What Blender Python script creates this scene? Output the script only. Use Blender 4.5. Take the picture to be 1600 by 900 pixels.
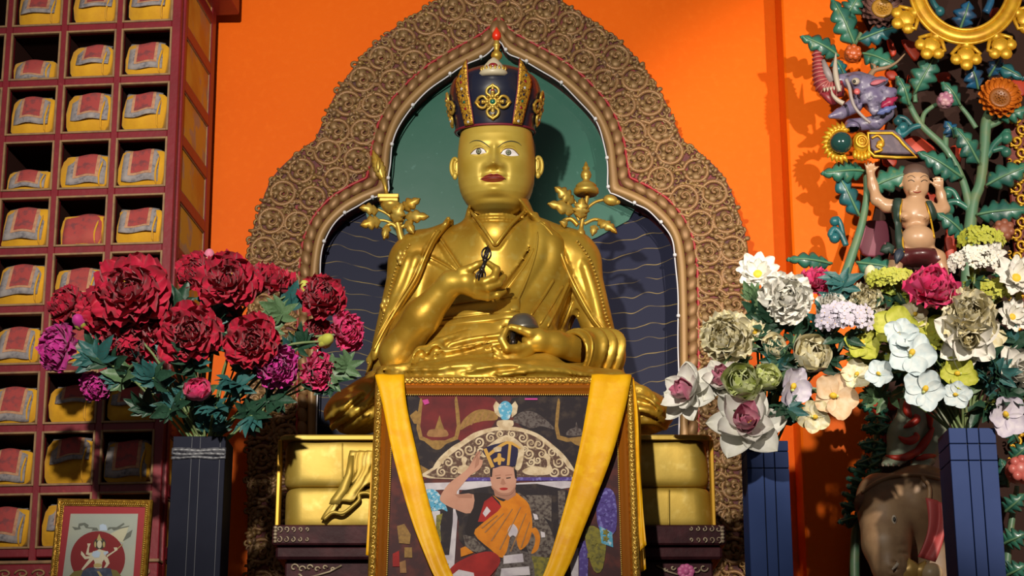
import bpy, bmesh, math, random
import numpy as np
from mathutils import Vector, Matrix, Quaternion
from mathutils.bvhtree import BVHTree

# ------------------------------------------------------------ scene, camera
for o in list(bpy.data.objects):
    bpy.data.objects.remove(o, do_unlink=True)
SC = bpy.context.scene
COL = SC.collection
CAM_F = 3000.0                      # focal length in pixels of the 1600x900 frame
PITCH = math.radians(17.0)
CAM = np.array([0.0, -5.6, 1.5])
cam_data = bpy.data.cameras.new('camera')
cam_data.sensor_width = 36.0
cam_data.lens = 36.0 * CAM_F / 1600.0
cam = bpy.data.objects.new('camera', cam_data)
COL.objects.link(cam)
cam.location = CAM
cam.rotation_euler = (math.pi / 2 + PITCH, 0, 0)
SC.camera = cam

SC.view_settings.view_transform = 'Standard'
SC.view_settings.look = 'None'
SC.view_settings.gamma = 1.0
SC.view_settings.use_curve_mapping = False
SC.view_settings.exposure = 0.0

# ------------------------------------------------------------ world and lamps
world = bpy.data.worlds.new('hall_ambience')
SC.world = world
world.use_nodes = True
bg = world.node_tree.nodes['Background']
bg.inputs['Color'].default_value = (1.0, 0.95, 0.9, 1)
bg.inputs['Strength'].default_value = 0.085

def spot_lamp(name, loc, target, watts, col, size_deg, blend, radius):
    d = bpy.data.lights.new(name, 'SPOT')
    d.energy = watts
    d.color = col
    d.spot_size = math.radians(size_deg)
    d.spot_blend = blend
    d.shadow_soft_size = radius
    o = bpy.data.objects.new(name, d)
    COL.objects.link(o)
    o.location = loc
    o.rotation_euler = (Vector(target) - Vector(loc)).to_track_quat('-Z', 'Y').to_euler()
    return o

spot_lamp('hall_lamp_left_offscreen', (-0.62, -4.3, 3.55), (-0.22, 0, 3.28), 660, (1.0, 0.93, 0.80), 54, 0.8, 0.05)
spot_lamp('hall_lamp_right_offscreen', (1.78, -4.1, 3.6), (1.46, 0, 3.05), 620, (1.0, 0.88, 0.74), 40, 0.4, 0.04)

# ------------------------------------------------------------ pixel helpers
_R = np.array([1.0, 0, 0])
_U = np.array([0, -math.sin(PITCH), math.cos(PITCH)])
_F = np.array([0, math.cos(PITCH), math.sin(PITCH)])
def ray(x, y):
    return _F + _R * (x - 800.0) / CAM_F + _U * (450.0 - y) / CAM_F
def P(x, y, Y):
    """point of the vertical plane at depth Y that stands behind a photo pixel"""
    d = ray(x, y)
    return CAM + d * ((Y - CAM[1]) / d[1])
def PXS(Y):
    """metres per pixel (about) at depth Y"""
    return (Y - CAM[1]) / math.cos(PITCH) / CAM_F

# ------------------------------------------------------------ materials
MATS = {}
def mat(name, col, rough=0.6, metal=0.0, n1=None, n2=None, bump=None, coat=0.0, spec=0.5, emit=None, sheen=0.0, trans=0.0):
    """n1/n2 = (scale, colour, low, high[, detail]) noise mixes; bump = (scale, strength[, distance])"""
    if name in MATS:
        return MATS[name]
    m = bpy.data.materials.new(name)
    m.use_nodes = True
    nt = m.node_tree
    b = nt.nodes['Principled BSDF']
    b.inputs['Roughness'].default_value = rough
    b.inputs['Metallic'].default_value = metal
    b.inputs['Coat Weight'].default_value = coat
    b.inputs['Specular IOR Level'].default_value = spec
    b.inputs['Sheen Weight'].default_value = sheen
    b.inputs['Transmission Weight'].default_value = trans
    c4 = (*col, 1)
    b.inputs['Base Color'].default_value = c4
    tc = None
    prev = None
    for n in (n1, n2):
        if not n:
            continue
        if tc is None:
            tc = nt.nodes.new('ShaderNodeTexCoord')
        nz = nt.nodes.new('ShaderNodeTexNoise')
        nz.inputs['Scale'].default_value = n[0]
        nz.inputs['Detail'].default_value = n[4] if len(n) > 4 else 4
        nt.links.new(tc.outputs['Object'], nz.inputs['Vector'])
        rp = nt.nodes.new('ShaderNodeMapRange')
        rp.inputs['From Min'].default_value = n[2]
        rp.inputs['From Max'].default_value = n[3]
        nt.links.new(nz.outputs['Fac'], rp.inputs['Value'])
        mx = nt.nodes.new('ShaderNodeMix')
        mx.data_type = 'RGBA'
        nt.links.new(rp.outputs['Result'], mx.inputs['Factor'])
        if prev is None:
            mx.inputs['A'].default_value = c4
        else:
            nt.links.new(prev, mx.inputs['A'])
        mx.inputs['B'].default_value = (*n[1], 1)
        prev = mx.outputs['Result']
    if prev is not None:
        nt.links.new(prev, b.inputs['Base Color'])
    if bump:
        if tc is None:
            tc = nt.nodes.new('ShaderNodeTexCoord')
        nz = nt.nodes.new('ShaderNodeTexNoise')
        nz.inputs['Scale'].default_value = bump[0]
        nz.inputs['Detail'].default_value = 5
        nt.links.new(tc.outputs['Object'], nz.inputs['Vector'])
        bp = nt.nodes.new('ShaderNodeBump')
        bp.inputs['Strength'].default_value = bump[1]
        bp.inputs['Distance'].default_value = bump[2] if len(bump) > 2 else 0.01
        nt.links.new(nz.outputs['Fac'], bp.inputs['Height'])
        nt.links.new(bp.outputs['Normal'], b.inputs['Normal'])
    if emit:
        b.inputs['Emission Color'].default_value = (*emit[0], 1)
        b.inputs['Emission Strength'].default_value = emit[1]
    MATS[name] = m
    return m

# ------------------------------------------------------------ mesh builder
class MB:
    def __init__(self):
        self.v = []; self.f = []; self.m = []; self.n = 0
    def add(self, V, F, mi=0):
        V = np.asarray(V, float).reshape(-1, 3)
        k = self.n
        self.v.append(V)
        self.f.extend([tuple(int(i) + k for i in q) for q in F])
        self.m.extend([mi] * len(F))
        self.n += len(V)
        return self
    def addm(self, VF, mi=0, M=None):
        V, F = VF
        V = np.asarray(V, float)
        if M is not None:
            V = xf(M, V)
        return self.add(V, F, mi)
    def mesh(self, name, mats, org=(0, 0, 0), smooth=True):
        V = np.concatenate(self.v) - np.asarray(org, float)
        me = bpy.data.meshes.new(name)
        me.from_pydata(V.tolist(), [], self.f)
        for m in mats:
            me.materials.append(m)
        if len(mats) > 1:
            me.polygons.foreach_set('material_index', self.m)
        me.polygons.foreach_set('use_smooth', [bool(smooth)] * len(me.polygons))
        me.update()
        return me

def xf(M, V):
    M = np.asarray(M, float)
    return np.asarray(V, float) @ M[:3, :3].T + M[:3, 3]

ORG = {}
def tag(o, label=None, cat=None, group=None, kind=None):
    if label: o['label'] = label
    if cat: o['category'] = cat
    if group: o['group'] = group
    if kind: o['kind'] = kind
    return o
def thing(name, loc, label, cat, group=None):
    o = bpy.data.objects.new(name, None)
    o.empty_display_size = 0.05
    COL.objects.link(o)
    o.location = [float(c) for c in loc]
    ORG[o.name] = np.asarray(loc, float)
    return tag(o, label, cat, group)
def part(name, mb, mats, parent=None, smooth=True, label=None, kind=None):
    """link a builder (world coordinates) as ONE mesh object under its thing"""
    if not isinstance(mats, (list, tuple)):
        mats = [mats]
    if isinstance(mb, tuple):
        b = MB(); b.addm(mb); mb = b
    org = ORG[parent.name] if parent is not None else np.zeros(3)
    me = mb.mesh(name, mats, org, smooth)
    o = bpy.data.objects.new(name, me)
    COL.objects.link(o)
    ORG[o.name] = org
    if parent is not None:
        o.parent = parent
    if label: o['label'] = label
    if kind: o['kind'] = kind
    return o
def solo(name, mb, mats, label, cat, group=None, smooth=True, kind=None, loc=None):
    """a thing that is one mesh"""
    if not isinstance(mats, (list, tuple)):
        mats = [mats]
    if isinstance(mb, tuple):
        b = MB(); b.addm(mb); mb = b
    loc = np.zeros(3) if loc is None else np.asarray(loc, float)
    me = mb.mesh(name, mats, loc, smooth)
    o = bpy.data.objects.new(name, me)
    COL.objects.link(o)
    o.location = loc.tolist()
    ORG[o.name] = loc
    return tag(o, label, cat, group, kind)
def inst(name, me, M, parent=None, label=None, kind=None):
    """object that shares mesh data, placed by a world matrix under its thing"""
    o = bpy.data.objects.new(name, me)
    COL.objects.link(o)
    M = Matrix([list(map(float, r)) for r in np.asarray(M)])
    if parent is not None:
        o.parent = parent
        M = Matrix.Translation([-float(c) for c in ORG[parent.name]]) @ M
        ORG[o.name] = ORG[parent.name]
    o.matrix_local = M
    # children of an instanced part are written in world space too, so keep its matrix
    if label: o['label'] = label
    if kind: o['kind'] = kind
    return o

# ------------------------------------------------------------ shapes (V, F)
def unit(v):
    v = np.asarray(v, float)
    return v / (np.linalg.norm(v) + 1e-12)
def TR(loc=(0, 0, 0), rot=(0, 0, 0), s=1.0):
    from mathutils import Euler
    M = np.eye(4)
    M[:3, :3] = np.array(Euler(rot).to_matrix())
    if np.isscalar(s): s = (s, s, s)
    M[:3, :3] = M[:3, :3] * np.asarray(s)[None, :]
    M[:3, 3] = loc
    return M
def FRAME(loc, x, y, z, s=1.0):
    """matrix whose columns are the given axes"""
    M = np.eye(4)
    M[:3, 0] = np.asarray(x) * s; M[:3, 1] = np.asarray(y) * s; M[:3, 2] = np.asarray(z) * s
    M[:3, 3] = loc
    return M
def AIM(loc, zdir, up=(0, 0, 1), s=1.0, roll=0.0):
    z = unit(zdir)
    up = np.asarray(up, float)
    if abs(z @ unit(up)) > 0.98:
        up = np.array([0, 1.0, 0.1])
    x = unit(np.cross(up, z)); y = np.cross(z, x)
    if roll:
        c, sn = math.cos(roll), math.sin(roll)
        x, y = x * c + y * sn, y * c - x * sn
    return FRAME(loc, x, y, z, s)

def box(lo, hi, bev=0.0):
    lo = np.minimum(lo, hi).astype(float) if isinstance(lo, np.ndarray) else np.minimum(np.array(lo, float), np.array(hi, float))
    hi2 = np.asarray(hi, float)
    hi = np.maximum(lo, hi2)
    if bev <= 0:
        V = [(x, y, z) for x in (lo[0], hi[0]) for y in (lo[1], hi[1]) for z in (lo[2], hi[2])]
        F = [(0, 1, 3, 2), (4, 6, 7, 5), (0, 4, 5, 1), (2, 3, 7, 6), (0, 2, 6, 4), (1, 5, 7, 3)]
        return np.array(V), F
    c = (lo + hi) / 2; h = (hi - lo) / 2
    bev = min(bev, h.min() * 0.9)
    V = []; idx = {}
    for sx in (-1, 1):
        for sy in (-1, 1):
            for sz in (-1, 1):
                for a in range(3):
                    d = h - bev
                    d = d.copy(); d[a] = h[a]
                    idx[(sx, sy, sz, a)] = len(V)
                    V.append(c + d * np.array([sx, sy, sz]))
    F = []
    S = (-1, 1)
    for a in range(3):
        b, e = [(1, 2), (2, 0), (0, 1)][a]
        for s in S:
            q = []
            for (p, r) in ((-1, -1), (1, -1), (1, 1), (-1, 1)):
                k = [0, 0, 0]; k[a] = s; k[b] = p; k[e] = r
                q.append(idx[(*k, a)])
            F.append(tuple(q if s > 0 else q[::-1]))
    for a in range(3):
        b, e = [(1, 2), (2, 0), (0, 1)][a]
        for sb in S:
            for se in S:
                k0 = [0, 0, 0]; k1 = [0, 0, 0]
                k0[a] = -1; k1[a] = 1
                k0[b] = k1[b] = sb; k0[e] = k1[e] = se
                q = [idx[(*k0, b)], idx[(*k1, b)], idx[(*k1, e)], idx[(*k0, e)]]
                F.append(tuple(q if sb * se > 0 else q[::-1]))
    for sx in S:
        for sy in S:
            for sz in S:
                q = [idx[(sx, sy, sz, a)] for a in range(3)]
                F.append(tuple(q if sx * sy * sz > 0 else q[::-1]))
    return np.array(V), F

def frames(pts):
    pts = np.asarray(pts, float)
    t = np.gradient(pts, axis=0)
    t /= np.linalg.norm(t, axis=1)[:, None] + 1e-12
    n = np.zeros_like(t)
    a = np.array([0, 0, 1.0]) if abs(t[0][2]) < 0.9 else np.array([0, 1.0, 0])
    n[0] = unit(a - t[0] * (a @ t[0]))
    for i in range(1, len(pts)):
        v = n[i - 1] - t[i] * (n[i - 1] @ t[i])
        n[i] = unit(v)
    return t, n, np.cross(t, n)
def tube(pts, r, n=8, closed=False, flat=1.0, caps=True):
    """tube along points; r scalar or list; flat squashes along the second axis"""
    pts = np.asarray(pts, float)
    k = len(pts)
    r = np.broadcast_to(np.asarray(r, float), (k,))
    if closed:
        ext = np.vstack([pts[-1], pts, pts[0]])
        t = ext[2:] - ext[:-2]
        t /= np.linalg.norm(t, axis=1)[:, None]
        nn = np.zeros_like(t)
        ctr = pts.mean(0)
        for i in range(k):
            v = pts[i] - ctr
            nn[i] = unit(v - t[i] * (v @ t[i]))
        bb = np.cross(t, nn)
    else:
        t, nn, bb = frames(pts)
    a = np.arange(n) * 2 * math.pi / n
    V = pts[:, None] + r[:, None, None] * (np.cos(a)[None, :, None] * nn[:, None] + flat * np.sin(a)[None, :, None] * bb[:, None])
    V = V.reshape(-1, 3)
    F = []
    m = k if closed else k - 1
    for i in range(m):
        j = (i + 1) % k
        for q in range(n):
            F.append((i * n + q, i * n + (q + 1) % n, j * n + (q + 1) % n, j * n + q))
    if not closed and caps:
        F.append(tuple(range(n))[::-1]); F.append(tuple((k - 1) * n + q for q in range(n)))
    return V, F
def lathe(prof, n=24, M=None):
    """profile [(r, z)...] spun around z"""
    prof = np.asarray(prof, float)
    a = np.arange(n) * 2 * math.pi / n
    V = np.stack([prof[:, 0, None] * np.cos(a), prof[:, 0, None] * np.sin(a), np.repeat(prof[:, 1, None], n, 1)], -1).reshape(-1, 3)
    F = []
    k = len(prof)
    for i in range(k - 1):
        for q in range(n):
            F.append((i * n + q, i * n + (q + 1) % n, (i + 1) * n + (q + 1) % n, (i + 1) * n + q))
    F.append(tuple(range(n))[::-1]); F.append(tuple((k - 1) * n + q for q in range(n)))
    if M is not None:
        V = xf(M, V)
    return V, F
def ball(c, r, nu=12, nv=8, M=None):
    """ellipsoid; r scalar or 3"""
    r = np.broadcast_to(np.asarray(r, float), (3,))
    V = [(0, 0, -1)]
    for i in range(1, nv):
        ph = -math.pi / 2 + math.pi * i / nv
        for j in range(nu):
            th = 2 * math.pi * j / nu
            V.append((math.cos(ph) * math.cos(th), math.cos(ph) * math.sin(th), math.sin(ph)))
    V.append((0, 0, 1))
    F = []
    for j in range(nu):
        F.append((0, 1 + (j + 1) % nu, 1 + j))
    for i in range(nv - 2):
        for j in range(nu):
            a = 1 + i * nu
            F.append((a + j, a + (j + 1) % nu, a + nu + (j + 1) % nu, a + nu + j))
    a = 1 + (nv - 2) * nu; e = len(V) - 1
    for j in range(nu):
        F.append((a + j, a + (j + 1) % nu, e))
    V = np.array(V) * r
    if M is not None:
        V = xf(M, V)
    return V + np.asarray(c, float), F
def sheet(G, thick=0.0, closed_u=False):
    """G (nu, nv, 3) grid; optional thickness along normals"""
    G = np.asarray(G, float)
    nu, nv = G.shape[:2]
    F = []
    mu = nu if closed_u else nu - 1
    for i in range(mu):
        for j in range(nv - 1):
            i2 = (i + 1) % nu
            F.append((i * nv + j, i2 * nv + j, i2 * nv + j + 1, i * nv + j + 1))
    V = G.reshape(-1, 3)
    if thick:
        du = np.gradient(G, axis=0); dv = np.gradient(G, axis=1)
        N = np.cross(du, dv)
        N /= np.linalg.norm(N, axis=2)[..., None] + 1e-12
        V2 = (G - N * thick).reshape(-1, 3)
        k = len(V)
        F2 = [tuple(i + k for i in q[::-1]) for q in F]
        E = []
        for i in range(nu - 1):
            for j in (0, nv - 1):
                a, b = i * nv + j, (i + 1) * nv + j
                E.append((a, b, b + k, a + k) if j else (b, a, a + k, b + k))
        if not closed_u:
            for j in range(nv - 1):
                for i in (0, nu - 1):
                    a, b = i * nv + j, i * nv + j + 1
                    E.append((a, b, b + k, a + k) if i == 0 else (b, a, a + k, b + k))
        V = np.vstack([V, V2]); F = F + F2 + E
    return V, F
def area2(p):
    p = np.asarray(p, float)
    x, y = p[:, 0], p[:, 1]
    return 0.5 * np.sum(x * np.roll(y, -1) - np.roll(x, -1) * y)
def prism(poly, h, bev=0.0, M=None, z0=0.0):
    """polygon (x, y) raised along z from z0 to z0+h; bev rounds the upper edge"""
    p = np.asarray(poly, float)
    if area2(p) < 0:
        p = p[::-1]
    n = len(p)
    rings = [(p, z0)]
    if bev > 0:
        e = np.roll(p, -1, 0) - p
        e /= np.linalg.norm(e, axis=1)[:, None] + 1e-12
        nr = np.stack([-e[:, 1], e[:, 0]], 1)
        m = nr + np.roll(nr, 1, 0)
        m /= np.maximum((m * m).sum(1), 0.5)[:, None] / 2.0 * 1.0
        m = m / 1.0
        rings += [(p, z0 + h - bev), (p + m * bev * 0.35, z0 + h - bev * 0.35), (p + m * bev, z0 + h)]
    else:
        rings += [(p, z0 + h)]
    V = np.concatenate([np.column_stack([q, np.full(n, z)]) for q, z in rings])
    F = []
    for k in range(len(rings) - 1):
        for i in range(n):
            j = (i + 1) % n
            F.append((k * n + i, k * n + j, (k + 1) * n + j, (k + 1) * n + i))
    F.append(tuple(range(n))[::-1])
    F.append(tuple((len(rings) - 1) * n + i for i in range(n)))
    if M is not None:
        V = xf(M, V)
    return V, F
def cr(pts, n=8, closed=False):
    """Catmull-Rom through points"""
    p = np.asarray(pts, float)
    k = len(p)
    if closed:
        idx = lambda i: p[i % k]; segs = k
    else:
        idx = lambda i: p[min(max(i, 0), k - 1)]; segs = k - 1
    out = []
    for i in range(segs):
        a, b, c, d = idx(i - 1), idx(i), idx(i + 1), idx(i + 2)
        for t in np.arange(n) / n:
            out.append(0.5 * ((2 * b) + (c - a) * t + (2 * a - 5 * b + 4 * c - d) * t * t + (3 * b - a - 3 * c + d) * t ** 3))
    if not closed:
        out.append(p[-1])
    return np.array(out)
def resample(p, n, closed=False):
    p = np.asarray(p, float)
    if closed:
        p = np.vstack([p, p[:1]])
    s = np.concatenate([[0], np.cumsum(np.linalg.norm(np.diff(p, axis=0), axis=1))])
    t = np.linspace(0, s[-1], n + 1)[:-1] if closed else np.linspace(0, s[-1], n)
    return np.stack([np.interp(t, s, p[:, i]) for i in range(p.shape[1])], 1)
def plen(p):
    return float(np.linalg.norm(np.diff(np.asarray(p, float), axis=0), axis=1).sum())

# ------------------------------------------------------------ signed distance sculpting
class Field:
    """distance field on a grid; smooth unions of simple bodies, then surface nets"""
    def __init__(self, lo, hi, h):
        self.lo = np.asarray(lo, float); self.h = h
        n = np.ceil((np.asarray(hi, float) - self.lo) / h).astype(int) + 1
        self.n = n
        self.f = np.full(n, 0.3, dtype=np.float32)
        self.ax = [self.lo[i] + np.arange(n[i]) * h for i in range(3)]
    def _sub(self, lo, hi, pad):
        sl = []
        for i in range(3):
            a = int(max(0, math.floor((lo[i] - pad - self.lo[i]) / self.h)))
            b = int(min(self.n[i], math.ceil((hi[i] + pad - self.lo[i]) / self.h) + 1))
            if b <= a: return None
            sl.append(slice(a, b))
        return tuple(sl)
    def _pts(self, sl):
        return np.meshgrid(self.ax[0][sl[0]], self.ax[1][sl[1]], self.ax[2][sl[2]], indexing='ij')
    def _comb(self, sl, d, k, op):
        f = self.f[sl]
        if op == '+':
            if k > 0:
                hh = np.clip(0.5 + 0.5 * (f - d) / k, 0, 1)
                r = f * (1 - hh) + d * hh - k * hh * (1 - hh)
            else:
                r = np.minimum(f, d)
        else:
            d = -d
            if k > 0:
                hh = np.clip(0.5 - 0.5 * (f - d) / k, 0, 1)
                r = f * (1 - hh) + d * hh + k * hh * (1 - hh)
            else:
                r = np.maximum(f, d)
        self.f[sl] = r
    def cap(self, a, b, ra, rb=None, k=0.02, op='+', flat=None):
        a = np.asarray(a, float); b = np.asarray(b, float)
        rb = ra if rb is None else rb
        rm = max(ra, rb)
        sl = self._sub(np.minimum(a, b), np.maximum(a, b), rm + k + 3 * self.h)
        if sl is None: return self
        X, Y, Z = self._pts(sl)
        ab = b - a
        t = np.clip(((X - a[0]) * ab[0] + (Y - a[1]) * ab[1] + (Z - a[2]) * ab[2]) / (ab @ ab + 1e-12), 0, 1)
        dx = X - a[0] - t * ab[0]; dy = Y - a[1] - t * ab[1]; dz = Z - a[2] - t * ab[2]
        if flat is not None:         # flat = (axis, factor): squash the section along an axis
            ax = unit(flat[0]); q = dx * ax[0] + dy * ax[1] + dz * ax[2]
            g = 1.0 / flat[1] - 1.0
            dx = dx + ax[0] * q * g; dy = dy + ax[1] * q * g; dz = dz + ax[2] * q * g
            d = (np.sqrt(dx * dx + dy * dy + dz * dz) - (ra + (rb - ra) * t)) * flat[1]
        else:
            d = np.sqrt(dx * dx + dy * dy + dz * dz) - (ra + (rb - ra) * t)
        self._comb(sl, d, k, op)
        return self
    def line(self, pts, r, k=0.01, op='+', flat=None):
        pts = [np.asarray(p, float) for p in pts]
        rr = np.broadcast_to(np.asarray(r, float), (len(pts),))
        for i in range(len(pts) - 1):
            self.cap(pts[i], pts[i + 1], float(rr[i]), float(rr[i + 1]), k, op, flat)
        return self
    def ell(self, c, r, k=0.02, op='+', rot=None):
        c = np.asarray(c, float); r = np.broadcast_to(np.asarray(r, float), (3,))
        m = r.max() if rot is not None else r
        sl = self._sub(c - m, c + m, k + 3 * self.h)
        if sl is None: return self
        X, Y, Z = self._pts(sl)
        X = X - c[0]; Y = Y - c[1]; Z = Z - c[2]
        if rot is not None:
            from mathutils import Euler
            R = np.array(Euler(rot).to_matrix()).T
            X, Y, Z = (R[i, 0] * X + R[i, 1] * Y + R[i, 2] * Z for i in range(3))
        k0 = np.sqrt((X / r[0]) ** 2 + (Y / r[1]) ** 2 + (Z / r[2]) ** 2)
        k1 = np.sqrt((X / r[0] ** 2) ** 2 + (Y / r[1] ** 2) ** 2 + (Z / r[2] ** 2) ** 2)
        d = k0 * (k0 - 1) / (k1 + 1e-9)
        self._comb(sl, d, k, op)
        return self
    def polyxz(self, poly, y0, y1, k=0.01, op='-'):
        """prism over a polygon of (x, z) between two depths"""
        p = np.asarray(poly, float)
        sl = self._sub(np.array([p[:, 0].min(), y0, p[:, 1].min()]), np.array([p[:, 0].max(), y1, p[:, 1].max()]), k + 3 * self.h)
        if sl is None: return self
        xs = self.ax[0][sl[0]]; ys = self.ax[1][sl[1]]; zs = self.ax[2][sl[2]]
        X, Z = np.meshgrid(xs, zs, indexing='ij')
        d = np.full(X.shape, 1e9); s = np.ones(X.shape)
        n = len(p)
        for i in range(n):
            a = p[i]; b = p[(i + 1) % n]
            e = b - a
            wx = X - a[0]; wz = Z - a[1]
            t = np.clip((wx * e[0] + wz * e[1]) / (e @ e + 1e-12), 0, 1)
            d = np.minimum(d, (wx - e[0] * t) ** 2 + (wz - e[1] * t) ** 2)
            c1 = Z >= a[1]; c2 = Z < b[1]; c3 = e[0] * wz > e[1] * wx
            flip = (c1 & c2 & c3) | (~c1 & ~c2 & ~c3)
            s = np.where(flip, -s, s)
        d2 = s * np.sqrt(d)
        dy = np.maximum(y0 - ys, ys - y1)
        d3 = np.maximum(d2[:, None, :], dy[None, :, None])
        self._comb(sl, d3, k, op)
        return self
    def mesh(self):
        f = self.f.astype(np.float64)
        s = f < 0
        n = np.array(f.shape) - 1
        cnt = np.zeros(n, int)
        C8 = [(i, j, k) for i in (0, 1) for j in (0, 1) for k in (0, 1)]
        view = lambda A, c: A[c[0]:c[0] + n[0], c[1]:c[1] + n[1], c[2]:c[2] + n[2]]
        for c in C8:
            cnt += view(s, c)
        act = (cnt > 0) & (cnt < 8)
        I = np.argwhere(act)
        idx = np.full(n, -1, int)
        idx[act] = np.arange(len(I))
        pos = np.zeros((len(I), 3)); num = np.zeros(len(I))
        for c in C8:
            for a in range(3):
                if c[a]: continue
                e = list(c); e[a] = 1; e = tuple(e)
                fa = view(f, c)[act]; fb = view(f, e)[act]
                x = (fa < 0) != (fb < 0)
                t = fa[x] / (fa[x] - fb[x])
                q = np.tile(np.array(c, float), (x.sum(), 1)); q[:, a] += t
                pos[x] += q; num[x] += 1
        V = self.lo + (I + pos / num[:, None]) * self.h
        F = []
        for a in range(3):
            b, e = (a + 1) % 3, (a + 2) % 3
            sl0 = [slice(None)] * 3; sl1 = [slice(None)] * 3
            sl0[a] = slice(0, -1); sl1[a] = slice(1, None)
            s0 = s[tuple(sl0)]; s1 = s[tuple(sl1)]
            x = s0 != s1
            E = np.argwhere(x)
            up = s0[x]
            ok = (E[:, b] > 0) & (E[:, e] > 0) & (E[:, b] < n[b]) & (E[:, e] < n[e])
            E = E[ok]; up = up[ok]
            def cell(db, de):
                q = E.copy(); q[:, b] += db; q[:, e] += de
                return idx[q[:, 0], q[:, 1], q[:, 2]]
            Q = np.stack([cell(-1, -1), cell(0, -1), cell(0, 0), cell(-1, 0)], 1)
            Q[~up] = Q[~up][:, ::-1]
            F.append(Q)
        F = np.concatenate(F)
        return V, F
def relax(V, F, it=2, lam=0.5):
    """light Laplacian smoothing of a quad mesh"""
    F = np.asarray(F)
    for _ in range(it):
        acc = np.zeros_like(V); c = np.zeros(len(V))
        for a, b in ((0, 1), (1, 2), (2, 3), (3, 0)):
            np.add.at(acc, F[:, a], V[F[:, b]]); np.add.at(acc, F[:, b], V[F[:, a]])
            np.add.at(c, F[:, a], 1); np.add.at(c, F[:, b], 1)
        V = V + lam * (acc / np.maximum(c, 1)[:, None] - V)
    return V
def bvh_of(V, F):
    return BVHTree.FromPolygons([tuple(v) for v in V], [tuple(int(i) for i in q) for q in F])
def drop(bvh, pix, off=0.0, Yd=None):
    """lay photo pixels on a surface: where the sight line through each meets it"""
    out = []
    for (x, y) in pix:
        d = unit(ray(x, y))
        h = bvh.ray_cast(Vector(CAM), Vector(d))
        if h[0] is None:
            out.append(out[-1] if out else P(x, y, Yd if Yd is not None else -0.5))
        else:
            out.append(np.array(h[0]) - d * off)
    return np.array(out)

# ------------------------------------------------------------ the setting
orange = mat('orange_wall_paint', (0.80, 0.128, 0.002), 0.55, n1=(2.5, (0.76, 0.115, 0.002), 0.35, 0.75), n2=(40, (0.82, 0.138, 0.004), 0.5, 0.8), bump=(60, 0.05), spec=0.12)
stone = mat('dark_stone', (0.05, 0.035, 0.03), 0.7)
mb = MB(); mb.addm(box((-2.6, 0.0, 0.0), (2.6, 0.2, 5.2)))
o = part('wall_back', mb, orange, smooth=False); o['kind'] = 'structure'
px0 = P(1221, 0, -0.15)[0]
mb = MB(); mb.addm(box((px0, -0.15, 0.0), (2.6, -0.0005, 5.2), 0.006))
o = part('trim_1', mb, orange, smooth=False); o['kind'] = 'structure'
mb = MB(); mb.addm(box((-4, -7, -0.1), (4, 0.2, 0.0)))
o = part('floor', mb, stone, smooth=False); o['kind'] = 'structure'
ALT = 2.05
mb = MB(); mb.addm(box((-2.2, -1.40, 0.0), (2.2, -0.1505, ALT), 0.01))
o = part('altar_platform', mb, mat('dark_altar_lacquer', (0.06, 0.012, 0.012), 0.5), smooth=False); o['kind'] = 'structure'
mb = MB(); mb.addm(box((-2.2, -0.1505, 0.0), (px0-0.001, -0.0005, ALT), 0.0))
o = part('altar_platform_ledge', mb, MATS['dark_altar_lacquer'], smooth=False); o['kind'] = 'structure'

# ------------------------------------------------------------ scripture cabinet on the left
red_lacq = mat('red_lacquer', (0.21, 0.010, 0.020), 0.42, n1=(9, (0.16, 0.008, 0.016), 0.35, 0.7), n2=(70, (0.27, 0.025, 0.035), 0.62, 0.8), bump=(45, 0.08), coat=0.15)
tan_trim = mat('tan_trim_paint', (0.30, 0.17, 0.075), 0.6, n1=(40, (0.20, 0.11, 0.06), 0.4, 0.7))
black_in = mat('dark_brown_wood', (0.040, 0.014, 0.011), 0.8, spec=0.1)  # dark brown on all inside faces of the compartments
gold_panel = mat('painted_gold_panel', (0.62, 0.32, 0.03), 0.5, n1=(13, (0.40, 0.27, 0.16), 0.53, 0.62, 2), n2=(6, (0.52, 0.20, 0.012), 0.45, 0.6))
cloth_y = mat('yellow_cotton', (0.66, 0.33, 0.005), 0.8, n1=(25, (0.56, 0.26, 0.004), 0.4, 0.75), bump=(60, 0.25, 0.004), sheen=0.2)
cloth_g = mat('grey_block_print', (0.27, 0.24, 0.25), 0.85, n1=(120, (0.13, 0.12, 0.14), 0.45, 0.65), n2=(30, (0.36, 0.31, 0.29), 0.5, 0.7))
cloth_t = mat('tan_block_print', (0.50, 0.26, 0.14), 0.85, n1=(90, (0.36, 0.16, 0.10), 0.4, 0.7))
cloth_r = mat('faded_red_print', (0.36, 0.050, 0.048), 0.85, n1=(55, (0.19, 0.045, 0.05), 0.5, 0.66), n2=(14, (0.42, 0.075, 0.06), 0.45, 0.65))

YAW = math.radians(5.5)
CB = P(347, 133, 0.0)
CAB_D = 0.47
cn = np.array([math.sin(YAW), math.cos(YAW), 0])          # into the cabinet
cu = np.array([-math.cos(YAW), math.sin(YAW), 0])         # along its front, away from the statue
CFR = CB - CAB_D * cn; CFR[2] = 0
def cabp(u, d, z):
    """cabinet coordinates: u along the front, d into it, z up (the old cabinet leans a touch)"""
    return CFR + cu * (u + (z - 3.2) * 0.012) + cn * d + np.array([0, 0, z])
def cabbox(u0, u1, d0, d1, z0, z1, bev=0.0):
    V, F = box((u0, d0, z0), (u1, d1, z1), bev)
    W = np.array([cabp(*v) for v in V])
    return W, [q[::-1] for q in F]
Z0, PZ, OH = 2.3457, 0.1715, 0.146
COLS = [(0.027, 0.172), (0.193, 0.338), (0.359, 0.504), (0.525, 0.67)]
NR = 11
cab_top = Z0 + PZ * NR
cab = thing('scripture_cabinet', cabp(0.35, 0.2, ALT), 'tall dark red lacquered pigeonhole cabinet holding wrapped scriptures beside the orange wall', 'cabinet')
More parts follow.
